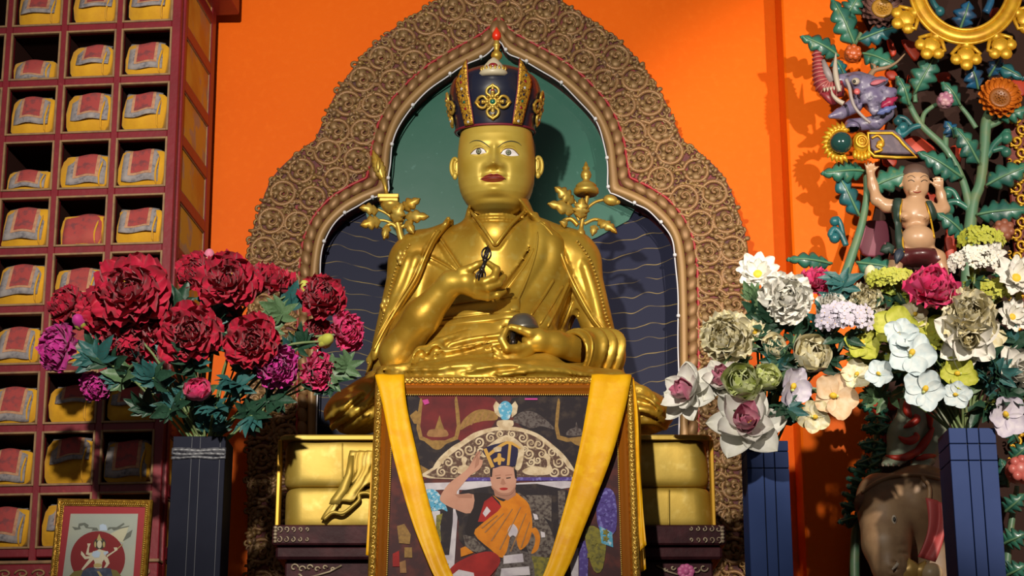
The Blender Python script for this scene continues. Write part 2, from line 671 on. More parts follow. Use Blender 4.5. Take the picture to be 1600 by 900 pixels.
part('back_panel', cabbox(0.0, 0.69, CAB_D - 0.115, CAB_D - 0.10, ALT, cab_top), black_in, cab, False)
edges = [-0.0] + [0.5 * (COLS[i][1] + COLS[i + 1][0]) for i in range(3)] + [0.69]
for i in range(5):
    u0 = 0.0 if i == 0 else COLS[i - 1][1]
    u1 = COLS[i][0] if i < 4 else 0.69
    part('stile', cabbox(u0, u1, 0.0, 0.03, ALT, cab_top, 0.002), red_lacq, cab, False)
    if i:
        part('divider', cabbox(u0 + 0.004, u1 - 0.004, 0.031, CAB_D - 0.116, Z0 - 0.01, cab_top), black_in, cab, False)
    else:
        part('divider', cabbox(0.022, 0.026, 0.031, CAB_D - 0.116, Z0 - 0.01, cab_top), black_in, cab, False)
for k in range(NR + 1):
    z1 = Z0 + PZ * k
    z0 = z1 - (PZ - OH)
    for (a, b) in COLS:
        part('rail', cabbox(a, b, 0.001, 0.03, z0, z1, 0.002), red_lacq, cab, False)
    for (a, b) in COLS:
        part('shelf', cabbox(a - 0.0005, b + 0.0005, 0.031, CAB_D - 0.116, z0 + 0.004, z1 - 0.001), black_in, cab, False)
tw = 0.006
for k in range(NR):
    for (a, b) in COLS:
        z1 = Z0 + PZ * k; z2 = z1 + OH
        m = MB()
        m.addm(cabbox(a - tw / 2, a + tw / 2, -0.004, 0.008, z1 - tw / 2, z2 + tw / 2, 0.001))
        m.addm(cabbox(b - tw / 2, b + tw / 2, -0.004, 0.008, z1 - tw / 2, z2 + tw / 2, 0.001))
        m.addm(cabbox(a + tw / 2, b - tw / 2, -0.004, 0.008, z1 - tw / 2, z1 + tw / 2, 0.001))
        m.addm(cabbox(a + tw / 2, b - tw / 2, -0.004, 0.008, z2 - tw / 2, z2 + tw / 2, 0.001))
        part('opening_trim', m, tan_trim, cab, False)
# gilded side with red rails
part('side_board', cabbox(0.004, 0.02, 0.03, CAB_D - 0.09, ALT, cab_top), red_lacq, cab, False)
for (d0, d1) in ((0.03, 0.052), (CAB_D - 0.135, CAB_D - 0.09)):
    part('side_stile', cabbox(-0.006, 0.004, d0, d1, ALT, cab_top, 0.002), red_lacq, cab, False)
for k in range(-1, NR):
    z1 = Z0 + PZ * k
    part('side_rail', cabbox(-0.006, 0.004, 0.052, CAB_D - 0.135, z1 - (PZ - OH) - 0.004, z1 + 0.006, 0.002), red_lacq, cab, False)
    z2 = z1 + PZ - (PZ - OH) - 0.004
    part('side_panel', cabbox(-0.0005, 0.0035, 0.056, CAB_D - 0.139, z1 + 0.010, z2 - 0.004, 0.001), gold_panel, cab, False, label='gold painted panel with faded grey flowers')
    m = MB()
    t = 0.004
    m.addm(cabbox(-0.003, 0.0035, 0.052, 0.056, z1 + 0.006, z2, 0)); m.addm(cabbox(-0.003, 0.0035, CAB_D - 0.139, CAB_D - 0.135, z1 + 0.006, z2, 0))
    m.addm(cabbox(-0.003, 0.0035, 0.056, CAB_D - 0.139, z1 + 0.006, z1 + 0.010, 0)); m.addm(cabbox(-0.003, 0.0035, 0.056, CAB_D - 0.139, z2 - 0.004, z2, 0))
    part('panel_bead', m, tan_trim, cab, False)
# plinth moulding with a carved band
m = MB(); m.addm(cabbox(-0.006, 0.69, -0.014, 0.03, 2.300, 2.309, 0.002)); part('plinth_bead', m, tan_trim, cab, False)
m = MB(); m.addm(cabbox(-0.006, 0.69, -0.018, 0.03, ALT, 2.298, 0.003)); part('plinth', m, red_lacq, cab, False)
m = MB()
for i in range(14):
    u = 0.03 + i * 0.048
    pts = [cabp(u + 0.020 * math.cos(a) * (1 - a / 9), -0.020, 2.272 + 0.012 * math.sin(a) * (1 - a / 9)) for a in np.linspace(0, 7, 16)]
    m.addm(tube(pts, 0.003, 5))
part('carved_scroll_band', m, tan_trim, cab)
# cornice overhanging the side
CORN = P(349, 34, -0.03)[2]
m = MB()
m.addm(cabbox(-0.075, 0.69, -0.06, CAB_D - 0.075, CORN, cab_top + 0.05, 0.004))
part('cornice', m, red_lacq, cab, False)

def bundle(col, k, w, h, label, flapw=0.78, drop_=0.62, skew=0.0, style='grey', tilt=0.0, du=0.0, bulge=1.0):
    a, b = COLS[col]
    uc = (a + b) / 2 + du
    zb = Z0 + PZ * k + 0.0005
    th = thing('scripture_bundle', cabp(uc, 0.05, zb), label, 'bundle', 'wrapped scriptures in the cabinet')
    h *= 1.1
    rnd = random.Random(col * 31 + k * 7 + 5)
    # wrapped block: rounded section, leaning back towards the top of its front
    nu, nv = 28, 9
    def sec(t, grow=0.0):
        """front profile: t 0 bottom .. 1 top; returns depth, height"""
        z = h * t
        d = 0.008 + 0.018 * max(0, t - 0.35) ** 1.3 / 0.65 ** 1.3 + 0.012 * (1 - min(1, t / 0.12)) ** 2
        return d, z
    G = []
    D = [0.0, 0.006, 0.03, 0.10, 0.20, 0.235, 0.245]
    S = [0.95, 0.985, 1.0, 1.0, 1.0, 0.95, 0.80]
    for di, sc in zip(D, S):
        ring = []
        for j in range(nu):
            an = 2 * math.pi * j / nu
            cx, sz = math.cos(an), math.sin(an)
            e = 0.27
            x = math.copysign(abs(cx) ** e, cx); z = math.copysign(abs(sz) ** e, sz)
            hw = w / 2 * sc * (1 + 0.06 * bulge * (1 - z * z))
            zz = h / 2 + z * h / 2 * (sc if z > 0 else 1.0)
            t = min(1, max(0, zz / h))
            lean = 0.018 * max(0, t - 0.35) ** 1.3 / 0.65 ** 1.3
            ww = 0.0025 * math.sin(3 * an + k) + 0.0015 * math.sin(7 * an + col * 2)
            ring.append(cabp(uc - (x * hw + ww) - tilt * (zz - h / 2), 0.006 + di + lean * max(0, 1 - di / 0.1), zb + max(0, zz)))
        G.append(ring)
    V, F = sheet(np.array(G).transpose(1, 0, 2), 0, closed_u=True)
    L = len(D)
    F.append(tuple(j * L for j in range(nu))[::-1]); F.append(tuple(j * L + L - 1 for j in range(nu)))
    wrap = part('cloth_wrap', (V, F), cloth_y, th)
    # fold of the wrap on one side of the front
    m = MB()
    x0 = w * 0.36
    pts = [cabp(uc - x0 + 0.004 * math.sin(t * 5), sec(t)[0] - 0.006, zb + h * t) for t in np.linspace(0.04, 0.8, 9)]
    m.addm(tube(pts, [0.001] + [0.0028] * 7 + [0.001], 6)); part('fold', m, cloth_y, th)
    # title flap laid over the top and hanging down the front
    def flap_pt(s, t, lift):
        """s -.5..5 across, t 0 lower hem .. 1 top back"""
        x = s * w * flapw * 1.1
        tt = (1 - drop_) + drop_ * t * 1.25
        if tt <= 1:
            d, z = sec(tt); d -= 0.004 + 0.005 * (1 - t) ** 2
        else:
            d, z = sec(1.0); q = (tt - 1) * h
            d = d - 0.004 + q; z = h + 0.004
        d -= 0.003 * math.sin(s * 9 + k + col) * (1 - t)
        z += skew * s * h * 0.35 * (1 - t) + 0.003 * math.sin(s * 7 + col)
        bend = 0.004 * (2 * abs(s)) ** 3
        return cabp(uc - x + 0.006 * skew - tilt * (z - h / 2) - (0.004 if col % 2 else -0.003), d + bend - lift, zb + z)
    def flap_sheet(s0, s1, t0, t1, lift, th_):
        G = np.array([[flap_pt(s, t, lift) for t in np.linspace(t0, t1, 9)] for s in np.linspace(s0, s1, 9)])
        return sheet(G, th_)
    fm = {'grey': cloth_g, 'red': cloth_r, 'tan': cloth_t}[style]
    fl = part('title_flap', flap_sheet(-0.5, 0.5, 0, 1, 0.0, 0.003), fm, th)
    if style != 'red':
        part('tan_border', flap_sheet(-0.33, 0.33, 0.16, 0.99, 0.0008, 0), cloth_t, fl)
        part('red_panel', flap_sheet(-0.25, 0.25, 0.22, 0.985, 0.0016, 0), cloth_r, fl)
    else:
        part('red_panel', flap_sheet(-0.36, 0.36, 0.06, 0.985, 0.0010, 0), cloth_r, fl)
    return th
ORD = ['lowest', 'second', 'third', 'fourth', 'fifth', 'sixth', 'seventh', 'eighth', 'ninth', 'tenth']
CN = ['column beside the gilded side', 'second column from the gilded side', 'third column from the gilded side', '']
BL = [  # column, row from the plinth, width, height, extras, look
    (2, 9, .120, .100, {}, 'plump yellow'), (1, 9, .118, .102, dict(drop_=.5), 'plump yellow'), (0, 9, .118, .102, dict(drop_=.55), 'plump yellow'),
    (2, 8, .118, .062, dict(drop_=1.0, flapw=.8, du=.004), 'thin low'), (1, 8, .115, .098, dict(drop_=.58, tilt=.05), 'boxy yellow'), (0, 8, .118, .100, dict(drop_=.80), 'boxy yellow'),
    (2, 7, .120, .112, dict(drop_=.72), 'tall yellow'), (1, 7, .122, .116, dict(drop_=.68, flapw=.82), 'tall yellow'), (0, 7, .121, .112, dict(drop_=.62, skew=.2), 'tall yellow'),
    (2, 6, .122, .060, dict(drop_=.85), 'thin flat'), (1, 6, .132, .098, dict(drop_=.86, bulge=2.4), 'rounded yellow'), (0, 6, .130, .108, dict(drop_=.86, bulge=1.6, flapw=.74), 'rounded yellow'),
    (2, 5, .130, .112, dict(drop_=.80, tilt=.06), 'plump tilted'), (1, 5, .122, .088, dict(drop_=1.12, style='red', flapw=.84), 'low red-flapped'), (0, 5, .128, .100, dict(drop_=.68), 'plump yellow'),
    (2, 4, .130, .112, dict(drop_=.75, tilt=.07, skew=.2), 'plump tilted'), (1, 4, .125, .098, dict(drop_=.95, du=.004), 'broad-flapped yellow'), (0, 4, .126, .108, dict(drop_=.85), 'plump yellow'),
    (2, 3, .120, .100, dict(drop_=.86, tilt=.05), 'rounded yellow'), (1, 3, .118, .090, {}, 'yellow'), (0, 3, .118, .095, {}, 'yellow'),
    (2, 2, .128, .098, dict(drop_=.92, tilt=.05), 'broad-flapped yellow'), (1, 2, .122, .098, dict(drop_=.45), 'short-flapped yellow'), (0, 2, .122, .090, dict(drop_=.5), 'yellow'),
    (2, 1, .118, .094, dict(drop_=.9), 'broad-flapped yellow'), (1, 1, .125, .120, dict(drop_=.5, skew=.3, flapw=.8), 'tall loose-flapped'), (0, 1, .122, .110, dict(drop_=.85, flapw=.86), 'broad-flapped yellow'),
    (2, 0, .124, .102, dict(drop_=.86, tilt=.03), 'rounded yellow'), (1, 0, .122, .110, dict(drop_=.6), 'tall yellow'), (0, 0, .120, .085, {}, 'yellow'),
    (3, 9, .118, .1, {}, ''), (3, 8, .118, .1, {}, ''), (3, 7, .118, .1, {}, ''),
]
for (c, k, w, h, kw, look) in BL:
    if c == 3: continue
    bundle(c, k, w, h, '%s cloth scripture bundle, %s row above cabinet plinth, %s' % (look, ORD[k], CN[c]), **kw)


# ------------------------------------------------------------ carved arch around the statue
SYM = 778.5
arch_gold = mat('old_gilded_wood', (0.21, 0.12, 0.040), 0.5, 0.35, n1=(26, (0.20, 0.115, 0.06), 0.42, 0.62), n2=(80, (0.35, 0.215, 0.055), 0.56, 0.7), bump=(150, 0.15, 0.002))
arch_ring = mat('worn_rose_gilding', (0.19, 0.095, 0.042), 0.5, 0.3, n1=(30, (0.36, 0.20, 0.06), 0.45, 0.65), n2=(90, (0.15, 0.04, 0.03), 0.55, 0.7))
arch_red = mat('red_ground_paint', (0.13, 0.014, 0.014), 0.65, n1=(30, (0.06, 0.012, 0.012), 0.4, 0.65), n2=(60, (0.28, 0.02, 0.03), 0.58, 0.68))
arch_tan = mat('tan_moulding', (0.30, 0.17, 0.06), 0.5, 0.2, n1=(18, (0.27, 0.15, 0.06), 0.4, 0.7))
rope_mat = mat('gilded_rope', (0.24, 0.13, 0.045), 0.5, 0.35, n1=(30, (0.17, 0.08, 0.04), 0.45, 0.65))
halo_green = mat('green_halo_paint', (0.016, 0.105, 0.072), 0.33, n1=(6, (0.030, 0.115, 0.088), 0.4, 0.75), n2=(55, (0.05, 0.16, 0.13), 0.66, 0.74), coat=0.3, bump=(9, 0.03))

AY = -0.13                     # front face of the board
SCY = PXS(AY)
def halfpath(pix, Y):
    w = np.array([P(x, y, Y) for x, y in pix])
    cx = P(SYM, 400, Y)[0]
    return np.stack([w[:, 0] - cx, w[:, 2]], 1)         # x relative to the centre line, z
inner_px = [(489, 960), (490, 800), (490, 680), (491, 560), (493, 462), (497, 400), (508, 360), (536, 329), (566, 311), (600, 297)]
inner_px2 = [(602, 290), (604, 262), (609, 222), (628, 178), (667, 136), (708, 106), (744, 87), (766, 74), (778.5, 54)]
outer_px = [(385, 960), (386, 800), (386, 680), (386, 560), (386, 440), (388, 385), (403, 330), (424, 277), (458, 241), (492, 216)]
outer_px2 = [(494, 211), (505, 186), (523, 146), (550, 106), (583, 68), (628, 33), (683, -2), (735, -32), (778.5, -62)]
def arch_half():
    a = halfpath(inner_px, AY); b = halfpath(outer_px, AY)
    a2 = halfpath(inner_px2, AY); b2 = halfpath(outer_px2, AY)
    A = np.vstack([cr(a, 8), cr(a2, 8)]); B = np.vstack([cr(b, 8), cr(b2, 8)])
    return A, B
AI, AO = arch_half()
AI[-1, 0] = 0; AO[-1, 0] = 0
IN = np.vstack([AI, (AI * [-1, 1])[-2::-1]])              # left foot, over the apex, right foot
OUT = np.vstack([AO, (AO * [-1, 1])[-2::-1]])
ACX = P(SYM, 400, AY)[0]
def ap(u, i, y):
    """band point: u 0 inner .. 1 outer, i index along"""
    i0 = int(min(max(math.floor(i), 0), len(IN) - 2)); t = i - i0
    a = IN[i0] * (1 - t) + IN[i0 + 1] * t; b = OUT[i0] * (1 - t) + OUT[i0 + 1] * t
    q = a * (1 - u) + b * u
    return np.array([ACX + q[0], y, q[1]])
NI = len(IN) - 1
def aline(u, y, n=400):
    return np.array([ap(u, t, y) for t in np.linspace(0, NI, n)])

arch = thing('carved_arch', (ACX, -0.06, ALT), 'carved gilded wooden arch with scroll medallions framing the golden statue', 'arch')
# board
m = MB()
U = np.linspace(0.0, 1.0, 5)
G = np.array([[ap(u, t, AY + 0.012) for u in U] for t in np.linspace(0, NI, 260)])
Gb = np.array([[ap(u, t, -0.001) for u in U] for t in np.linspace(0, NI, 260)])
V, F = sheet(G); m.add(V, [q[::-1] for q in F]); V, F = sheet(Gb); m.add(V, F)
for u, fl in ((0.0, False), (1.0, True)):
    S = np.array([[ap(u, t, y) for y in (AY + 0.012, -0.001)] for t in np.linspace(0, NI, 260)])
    V, F = sheet(S); m.add(V, F if not fl else [q[::-1] for q in F])
part('board', m, arch_red, arch)
# plain moulding at the inner edge
def band(u0, u1, y0, y1, n=300):
    """rounded strip between two band coordinates"""
    rows = []
    for t in np.linspace(0, NI, n):
        a = ap(u0, t, 0); b = ap(u1, t, 0)
        r = []
        for k in range(7):
            th = math.pi * k / 6
            q = a + (b - a) * (0.5 - 0.5 * math.cos(th))
            q[1] = y0 + (y1 - y0) * math.sin(th) ** 0.6
            r.append(q)
        rows.append(r)
    V, F = sheet(np.array(rows))
    return V, [q[::-1] for q in F]
part('inner_moulding', band(-0.03, 0.10, AY + 0.012, AY - 0.006), arch_tan, arch)
# twisted rope of separate beads
def even(u, step):
    L = aline(u, 0, 1200)
    s = np.concatenate([[0], np.cumsum(np.linalg.norm(np.diff(L, axis=0), axis=1))])
    n = int(s[-1] / step)
    n += n % 2
    tt = np.interp((np.arange(n) + 0.5) * s[-1] / n, s, np.linspace(0, NI, 1200))
    return tt
def axes(u, t):
    a = ap(u, t - 0.3, AY); b = ap(u, t + 0.3, AY)
    tg = unit(b - a); c = unit(ap(1, t, AY) - ap(0, t, AY))
    c = unit(c - tg * (c @ tg))
    return tg, c
bead = MB()
V, F = ball((0, 0, 0), (0.62, 0.42, 0.5), 12, 8)
V = V.copy(); V[:, 0] += 0.35 * V[:, 1]; bead.add(V, F)
bead_me = bead.mesh('rope_bead', [rope_mat])
rope = part('rope_bed', band(0.10, 0.235, AY + 0.012, AY + 0.004), arch_red, arch)
for t in even(0.168, 0.040):
    tg, c = axes(0.168, t)
    side = 1 if t < NI / 2 else -1
    M = FRAME(ap(0.168, t, AY + 0.006), tg * 0.041, c * 0.040 * side, np.array([0, -1.0, 0]) * 0.022)
    inst('rope_bead', bead_me, M, rope)
part('red_line', tube(aline(0.255, AY + 0.008), 0.0045, 6), mat('red_line_paint', (0.34, 0.012, 0.02), 0.5), arch)
# scroll medallion: a ring that curls into a spiral, a trefoil leaf inside, a curled tail
def spiral(c, r0, r1, a0, a1, n=24):
    a = np.linspace(a0, a1, n); r = np.linspace(r0, r1, n)
    return np.stack([c[0] + r * np.cos(a), c[1] + r * np.sin(a), np.zeros(n)], 1)
def medallion():
    m = MB()
    R = spiral((0, 0), 0.50, 0.46, -2.2, 4.0, 34)
    tail = np.array([[0.62 * math.cos(-2.2) - 0.35, -0.62, 0], [-0.55, -0.62, 0], [-0.42, -0.52, 0]])
    R2 = np.vstack([tail[:2], R])
    m.addm(tube(R2, [0.05] + [0.10] * (len(R2) - 3) + [0.09, 0.06], 7, flat=1.0), 1)
    for (x, y, r) in ((-0.17, 0.17, 0.21), (0.13, 0.20, 0.19), (0.22, -0.08, 0.17), (-0.24, -0.12, 0.15), (0.02, -0.22, 0.17)):
        m.addm(ball((x, y, 0.0), (r, r, 0.11), 9, 6), 0)
    inner = spiral((0.04, -0.04), 0.25, 0.04, 2.2, -4.6, 24)
    inner[:, 2] = 0.09
    m.addm(tube(inner, np.linspace(0.035, 0.075, 24), 6), 1)
    m.addm(tube(spiral((-0.62, 0.30), 0.17, 0.04, 0.0, 5.5, 16), np.linspace(0.05, 0.07, 16), 6), 0)
    m.addm(tube(spiral((0.50, 0.52), 0.15, 0.03, 3.0, -2.6, 16), np.linspace(0.05, 0.06, 16), 6), 0)
    m.addm(ball((0.60, -0.36, 0), (0.13, 0.10, 0.09), 8, 6), 0)
    m.addm(ball((-0.12, -0.62, 0), (0.12, 0.10, 0.09), 8, 6), 0)
    return m.mesh('scroll_medallion', [arch_gold, arch_ring])
med = medallion()
rng = random.Random(4)
for u, off in ((0.425, 0.0), (0.785, 0.5)):
    tt = even(u, 0.092)
    if off:
        tt = np.append(0.5 * (tt[1:] + tt[:-1]), [])
    for t in tt:
        tg, c = axes(u, t)
        left = t < NI / 2
        w = np.linalg.norm(ap(1, t, 0) - ap(0, t, 0))
        s = min(0.078, 0.375 * w) * rng.uniform(0.95, 1.04)
        x = -tg if left else tg
        M = FRAME(ap(u, t, AY + 0.010), c * s * (1 if not left else -1), unit(tg) * s, np.array([0, -1.0, 0]) * s * 0.95)
        inst('scroll_medallion', med, M, arch)
# uncountable little curls between the medallions
m = MB()
for u, st in ((0.29, 0.024), (0.34, 0.030), (0.53, 0.026), (0.605, 0.02), (0.67, 0.026), (0.90, 0.022), (0.96, 0.018)):
    for t in even(u, st):
        tg, c = axes(u + rng.uniform(-.02, .02), t)
        s = rng.uniform(0.012, 0.0165)
        a = rng.uniform(0, 6.28)
        M = FRAME(ap(u, t, AY + 0.008), tg * s, c * s, np.array([0, -1.0, 0]) * s)
        if rng.random() < 0.6:
            m.addm(tube(spiral((0, 0), 0.85, 0.2, a, a + 4.6 * (1 if rng.random() < .5 else -1), 10), np.linspace(0.25, 0.36, 10), 5), 0, M)
        else:
            m.addm(ball((0, 0, 0), (0.8, 0.55, 0.6), 7, 5, TR((0, 0, 0), (0, 0, a))), 0, M)
part('small_scrolls', m, arch_gold, arch, kind='stuff')
# ------------------------------------------------------------ painted backdrop in the opening
BY = -0.035
wave_mat = bpy.data.materials.new('blue_panel_with_gold_waves')
wave_mat.use_nodes = True
nt = wave_mat.node_tree; bs = nt.nodes['Principled BSDF']
tc = nt.nodes.new('ShaderNodeTexCoord'); sx = nt.nodes.new('ShaderNodeSeparateXYZ'); nt.links.new(tc.outputs['Object'], sx.inputs['Vector'])
def mth(op, a, b=None, c=None):
    n = nt.nodes.new('ShaderNodeMath'); n.operation = op
    for i, v in enumerate((a, b, c)):
        if v is None: continue
        if isinstance(v, (int, float)): n.inputs[i].default_value = v
        else: nt.links.new(v, n.inputs[i])
    return n.outputs[0]
xx, zz = sx.outputs['X'], sx.outputs['Z']
wob = mth('MULTIPLY', mth('SINE', mth('MULTIPLY', xx, 80.0)), 0.0028)
nz = nt.nodes.new('ShaderNodeTexNoise'); nz.inputs['Scale'].default_value = 7; nt.links.new(tc.outputs['Object'], nz.inputs['Vector'])
wob2 = mth('MULTIPLY', mth('SUBTRACT', nz.outputs['Fac'], 0.5), 0.055)
arc = mth('MULTIPLY', mth('ABSOLUTE', mth('SUBTRACT', xx, 0.0)), -0.17)
ph = mth('DIVIDE', mth('ADD', mth('ADD', mth('ADD', zz, wob), wob2), arc), 0.047)
fr = mth('ABSOLUTE', mth('SUBTRACT', mth('FRACT', ph), 0.5))
line = mth('LESS_THAN', fr, 0.024)
nz2 = nt.nodes.new('ShaderNodeTexNoise'); nz2.inputs['Scale'].default_value = 14; nt.links.new(tc.outputs['Object'], nz2.inputs['Vector'])
lf = mth('MULTIPLY', line, mth('MULTIPLY', mth('SUBTRACT', nz2.outputs['Fac'], 0.30), 2.2))
mx = nt.nodes.new('ShaderNodeMix'); mx.data_type = 'RGBA'
nt.links.new(lf, mx.inputs['Factor'])
mx.inputs['A'].default_value = (0.008, 0.010, 0.034, 1); mx.inputs['B'].default_value = (0.34, 0.24, 0.07, 1)
nt.links.new(mx.outputs['Result'], bs.inputs['Base Color']); bs.inputs['Roughness'].default_value = 0.5; bs.inputs['Specular IOR Level'].default_value = 0.12

back = thing('painted_backdrop', (ACX, BY, ALT), 'green and navy painted backdrop panel with fine wavy gold lines behind statue', 'backdrop')
loop = np.array([ap(0.06, t, BY) for t in np.linspace(0, NI, 161)])
zcut = P(600, 312, BY)[2]
low = [p for p in loop if p[2] <= zcut]
def flat(poly, y, th=0.008):
    q = np.array([(p[0], p[2]) for p in poly])
    M = np.array([[1, 0, 0, 0], [0, 0, -1, y + th], [0, 1, 0, 0], [0, 0, 0, 1.0]])
    return prism(q, th, 0, M)
part('navy_panel', flat(low, BY + 0.004), wave_mat, back, False, label='navy lower panel with wavy gold lines')
gp = [(560, 318), (575, 345), (625, 372), (700, 400), (778, 408), (857, 400), (932, 372), (982, 345), (997, 318)]
up = [p for p in loop if p[2] > zcut - 0.02]
gl = [P(x, y, BY) for x, y in gp]
# head halo reaching down behind the shoulders
k0 = [p for p in up]
dome = k0 + [g for g in gl[::-1] if abs(g[0] - ACX) < 0.43]
part('green_halo', flat(dome, BY - 0.006), halo_green, back, False, label='glossy green head halo')
# ------------------------------------------------------------ string of little lamps pinned along the opening
wire = thing('light_string', (ACX, AY - 0.01, ALT), 'thin white wire with tiny bulbs pinned along the arch opening', 'light string')
rng = random.Random(9)
wp = np.array([ap(-0.045 + 0.008 * math.sin(t * 0.5) - (0.02 if abs(t - NI / 2) < 3 else 0), t, AY + 0.006) for t in np.linspace(16, NI - 16, 240)])
part('wire', tube(wp, 0.0022, 6), mat('white_wire', (0.62, 0.60, 0.66), 0.4), wire)
part('black_cable', tube(np.array([ap(0.0, t, AY + 0.03) for t in np.linspace(16, NI - 16, 200)]), 0.003, 6), mat('black_cable', (0.012, 0.010, 0.014), 0.6), wire)
bulb = lathe([(0.0, -0.006), (0.004, -0.006), (0.004, 0.0), (0.0062, 0.004), (0.005, 0.010), (0.0, 0.012)], 10)
bm = MB(); bm.addm(bulb); bulb_me = bm.mesh('bulb', [mat('clear_bulb', (0.75, 0.75, 0.8), 0.15, coat=0.5)])
for i in range(6, 236, 11):
    inst('bulb', bulb_me, AIM(wp[i] + np.array([0, -0.002, 0]), (0, -1, 0.1)), wire)

# ------------------------------------------------------------ the golden statue
gold = mat('statue_gold', (0.57, 0.365, 0.046), 0.41, 0.56, n1=(7, (0.42, 0.225, 0.018), 0.36, 0.66), n2=(38, (0.56, 0.39, 0.075), 0.55, 0.75), bump=(70, 0.06, 0.002))
gold_face = mat('face_gold', (0.60, 0.43, 0.075), 0.48, 0.32, n1=(14, (0.53, 0.36, 0.045), 0.4, 0.7))
gold_orn = mat('ornament_gold', (0.56, 0.38, 0.075), 0.42, 0.55, n1=(30, (0.50, 0.28, 0.03), 0.42, 0.65))
lip_red = mat('lip_red', (0.27, 0.036, 0.022), 0.4)
hair_black = mat('hair_black', (0.012, 0.014, 0.022), 0.5)
hat_navy = mat('hat_navy_lacquer', (0.010, 0.012, 0.030), 0.3, n1=(11, (0.022, 0.016, 0.022), 0.45, 0.65), n2=(24, (0.16, 0.15, 0.16), 0.70, 0.74), coat=0.3)
hat_red = mat('hat_red_edge', (0.18, 0.012, 0.03), 0.5)
eye_white = mat('eye_white', (0.82, 0.76, 0.76), 0.25, coat=0.5)
iris_m = mat('iris_grey', (0.28, 0.30, 0.20), 0.3)
ink = mat('ink_line', (0.02, 0.02, 0.016), 0.5)
brow_ink = mat('brow_line', (0.045, 0.05, 0.035), 0.6)
SB = -0.45
ZS = 2.570
S_ = PXS(-0.5)
statue = thing('golden_statue', P(775, 680, -0.5) * [1, 1, 0] + [0, 0, ZS], 'large seated golden statue of a lama in a black jewelled hat', 'statue')

# ---- cloak and robe share one envelope of the seated trunk
def trunk(F, g, k=0.05):
    F.cap(P(662, 404, SB + .03), P(885, 402, SB + .03), 0.080 + g, None, k)
    F.cap(P(776, 342, SB + .02), P(776, 386, SB + .015), 0.101 + g, 0.125 + g, 0.035)
    F.ell(P(771, 480, SB + .03), (0.225 + g, 0.135 + g, 0.245 + g), k)
    F.cap(P(712, 384, SB + .02), P(842, 380, SB + .02), 0.058 + g, None, k)
    F.cap(P(640, 415, SB + .02), P(606, 590, SB - .01), 0.052 + g, 0.058 + g, k)
    F.cap(P(906, 415, SB + .02), P(948, 592, SB - .01), 0.052 + g, 0.048 + g, k)
    F.ell(P(775, 560, SB - .03), (0.24 + g, 0.17 + g, 0.15 + g), k)
LO = (P(540, 400, -.5)[0], -0.80, P(700, 640, -.5)[2]); HI = (P(1005, 400, -.5)[0], -0.22, P(700, 300, -.5)[2])
def px2xz(pix, Y):
    return [(lambda w: (w[0], w[2]))(P(x, y, Y)) for x, y in pix]

# coarse copy of the robe to lay folds on
F0 = Field(LO, HI, 0.010); trunk(F0, -0.012); V0, Q0 = F0.mesh(); robe_bvh = bvh_of(V0, Q0)
FR = Field(LO, HI, 0.0042)
trunk(FR, -0.012)
def smooth3(p, it=3):
    p = np.array(p, float)
    for _ in range(it):
        p[1:-1] = 0.25 * p[:-2] + 0.5 * p[1:-1] + 0.25 * p[2:]
    return p
def ridge(F, bvh, pix, r, k=0.008, op='+', off=0.0, n=5):
    pts = smooth3(resample(drop(bvh, cr(np.array(pix, float), n), off), 24))
    rr = np.full(len(pts), r); rr[0] *= 0.5; rr[-1] *= 0.5
    F.line(pts, rr, k, op)
HEMS = []
def step(F, bvh, pix, r, side=None, dark=None):
    """a hem: a thin raised lip, kept for a part of its own"""
    pts = smooth3(resample(drop(bvh, cr(np.array(pix, float), 6), 0.0), 26), 4)
    HEMS.append((pts, r * 0.72, pix))
    sh = smooth3(resample(drop(bvh, cr(np.array([(x + 3.0 * (side[0] / 3 if side else 1), y + 3.0 * (side[1] / 3 if side else 0)) for x, y in pix], float), 6), -0.002), 26), 4)
    F.line(sh, 0.0065, 0.006, '-')
# broad diagonal shawl over the chest, viewer's right
for q, d in (([(846, 352), (842, 400), (812, 450), (792, 505)], 0.016), ([(866, 372), (862, 420), (836, 470), (815, 515)], 0.018), ([(884, 420), (868, 460), (845, 510)], 0.017)):
    ridge(FR, robe_bvh, q, d, 0.03)
step(FR, robe_bvh, [(834, 388), (822, 412), (806, 434), (789, 456)], 0.0055, (-3, -1))
step(FR, robe_bvh, [(840, 362), (838, 392), (822, 440), (800, 488), (792, 520)], 0.005, (-3, 0))
for q in ([(866, 436), (850, 462), (830, 492)], [(880, 446), (860, 480), (843, 508)], [(889, 440), (872, 478), (855, 512)], [(896, 470), (886, 495), (878, 516)], [(905, 488), (900, 505), (893, 518)]):
    step(FR, robe_bvh, q, 0.0060, (-4, 0))
# chest seams and collar
step(FR, robe_bvh, [(686, 370), (702, 394), (722, 424)], 0.0042, (-2, 2))
step(FR, robe_bvh, [(669, 400), (690, 411), (712, 424)], 0.0042, (0, 3))
ridge(FR, robe_bvh, [(686, 372), (692, 390), (700, 406)], 0.0035, 0.003, '-')
step(FR, robe_bvh, [(734, 328), (752, 352), (773, 384)], 0.0065, (-3, 2), 0.9)
step(FR, robe_bvh, [(820, 330), (797, 353), (774, 384)], 0.0065, (3, 2), 0.9)
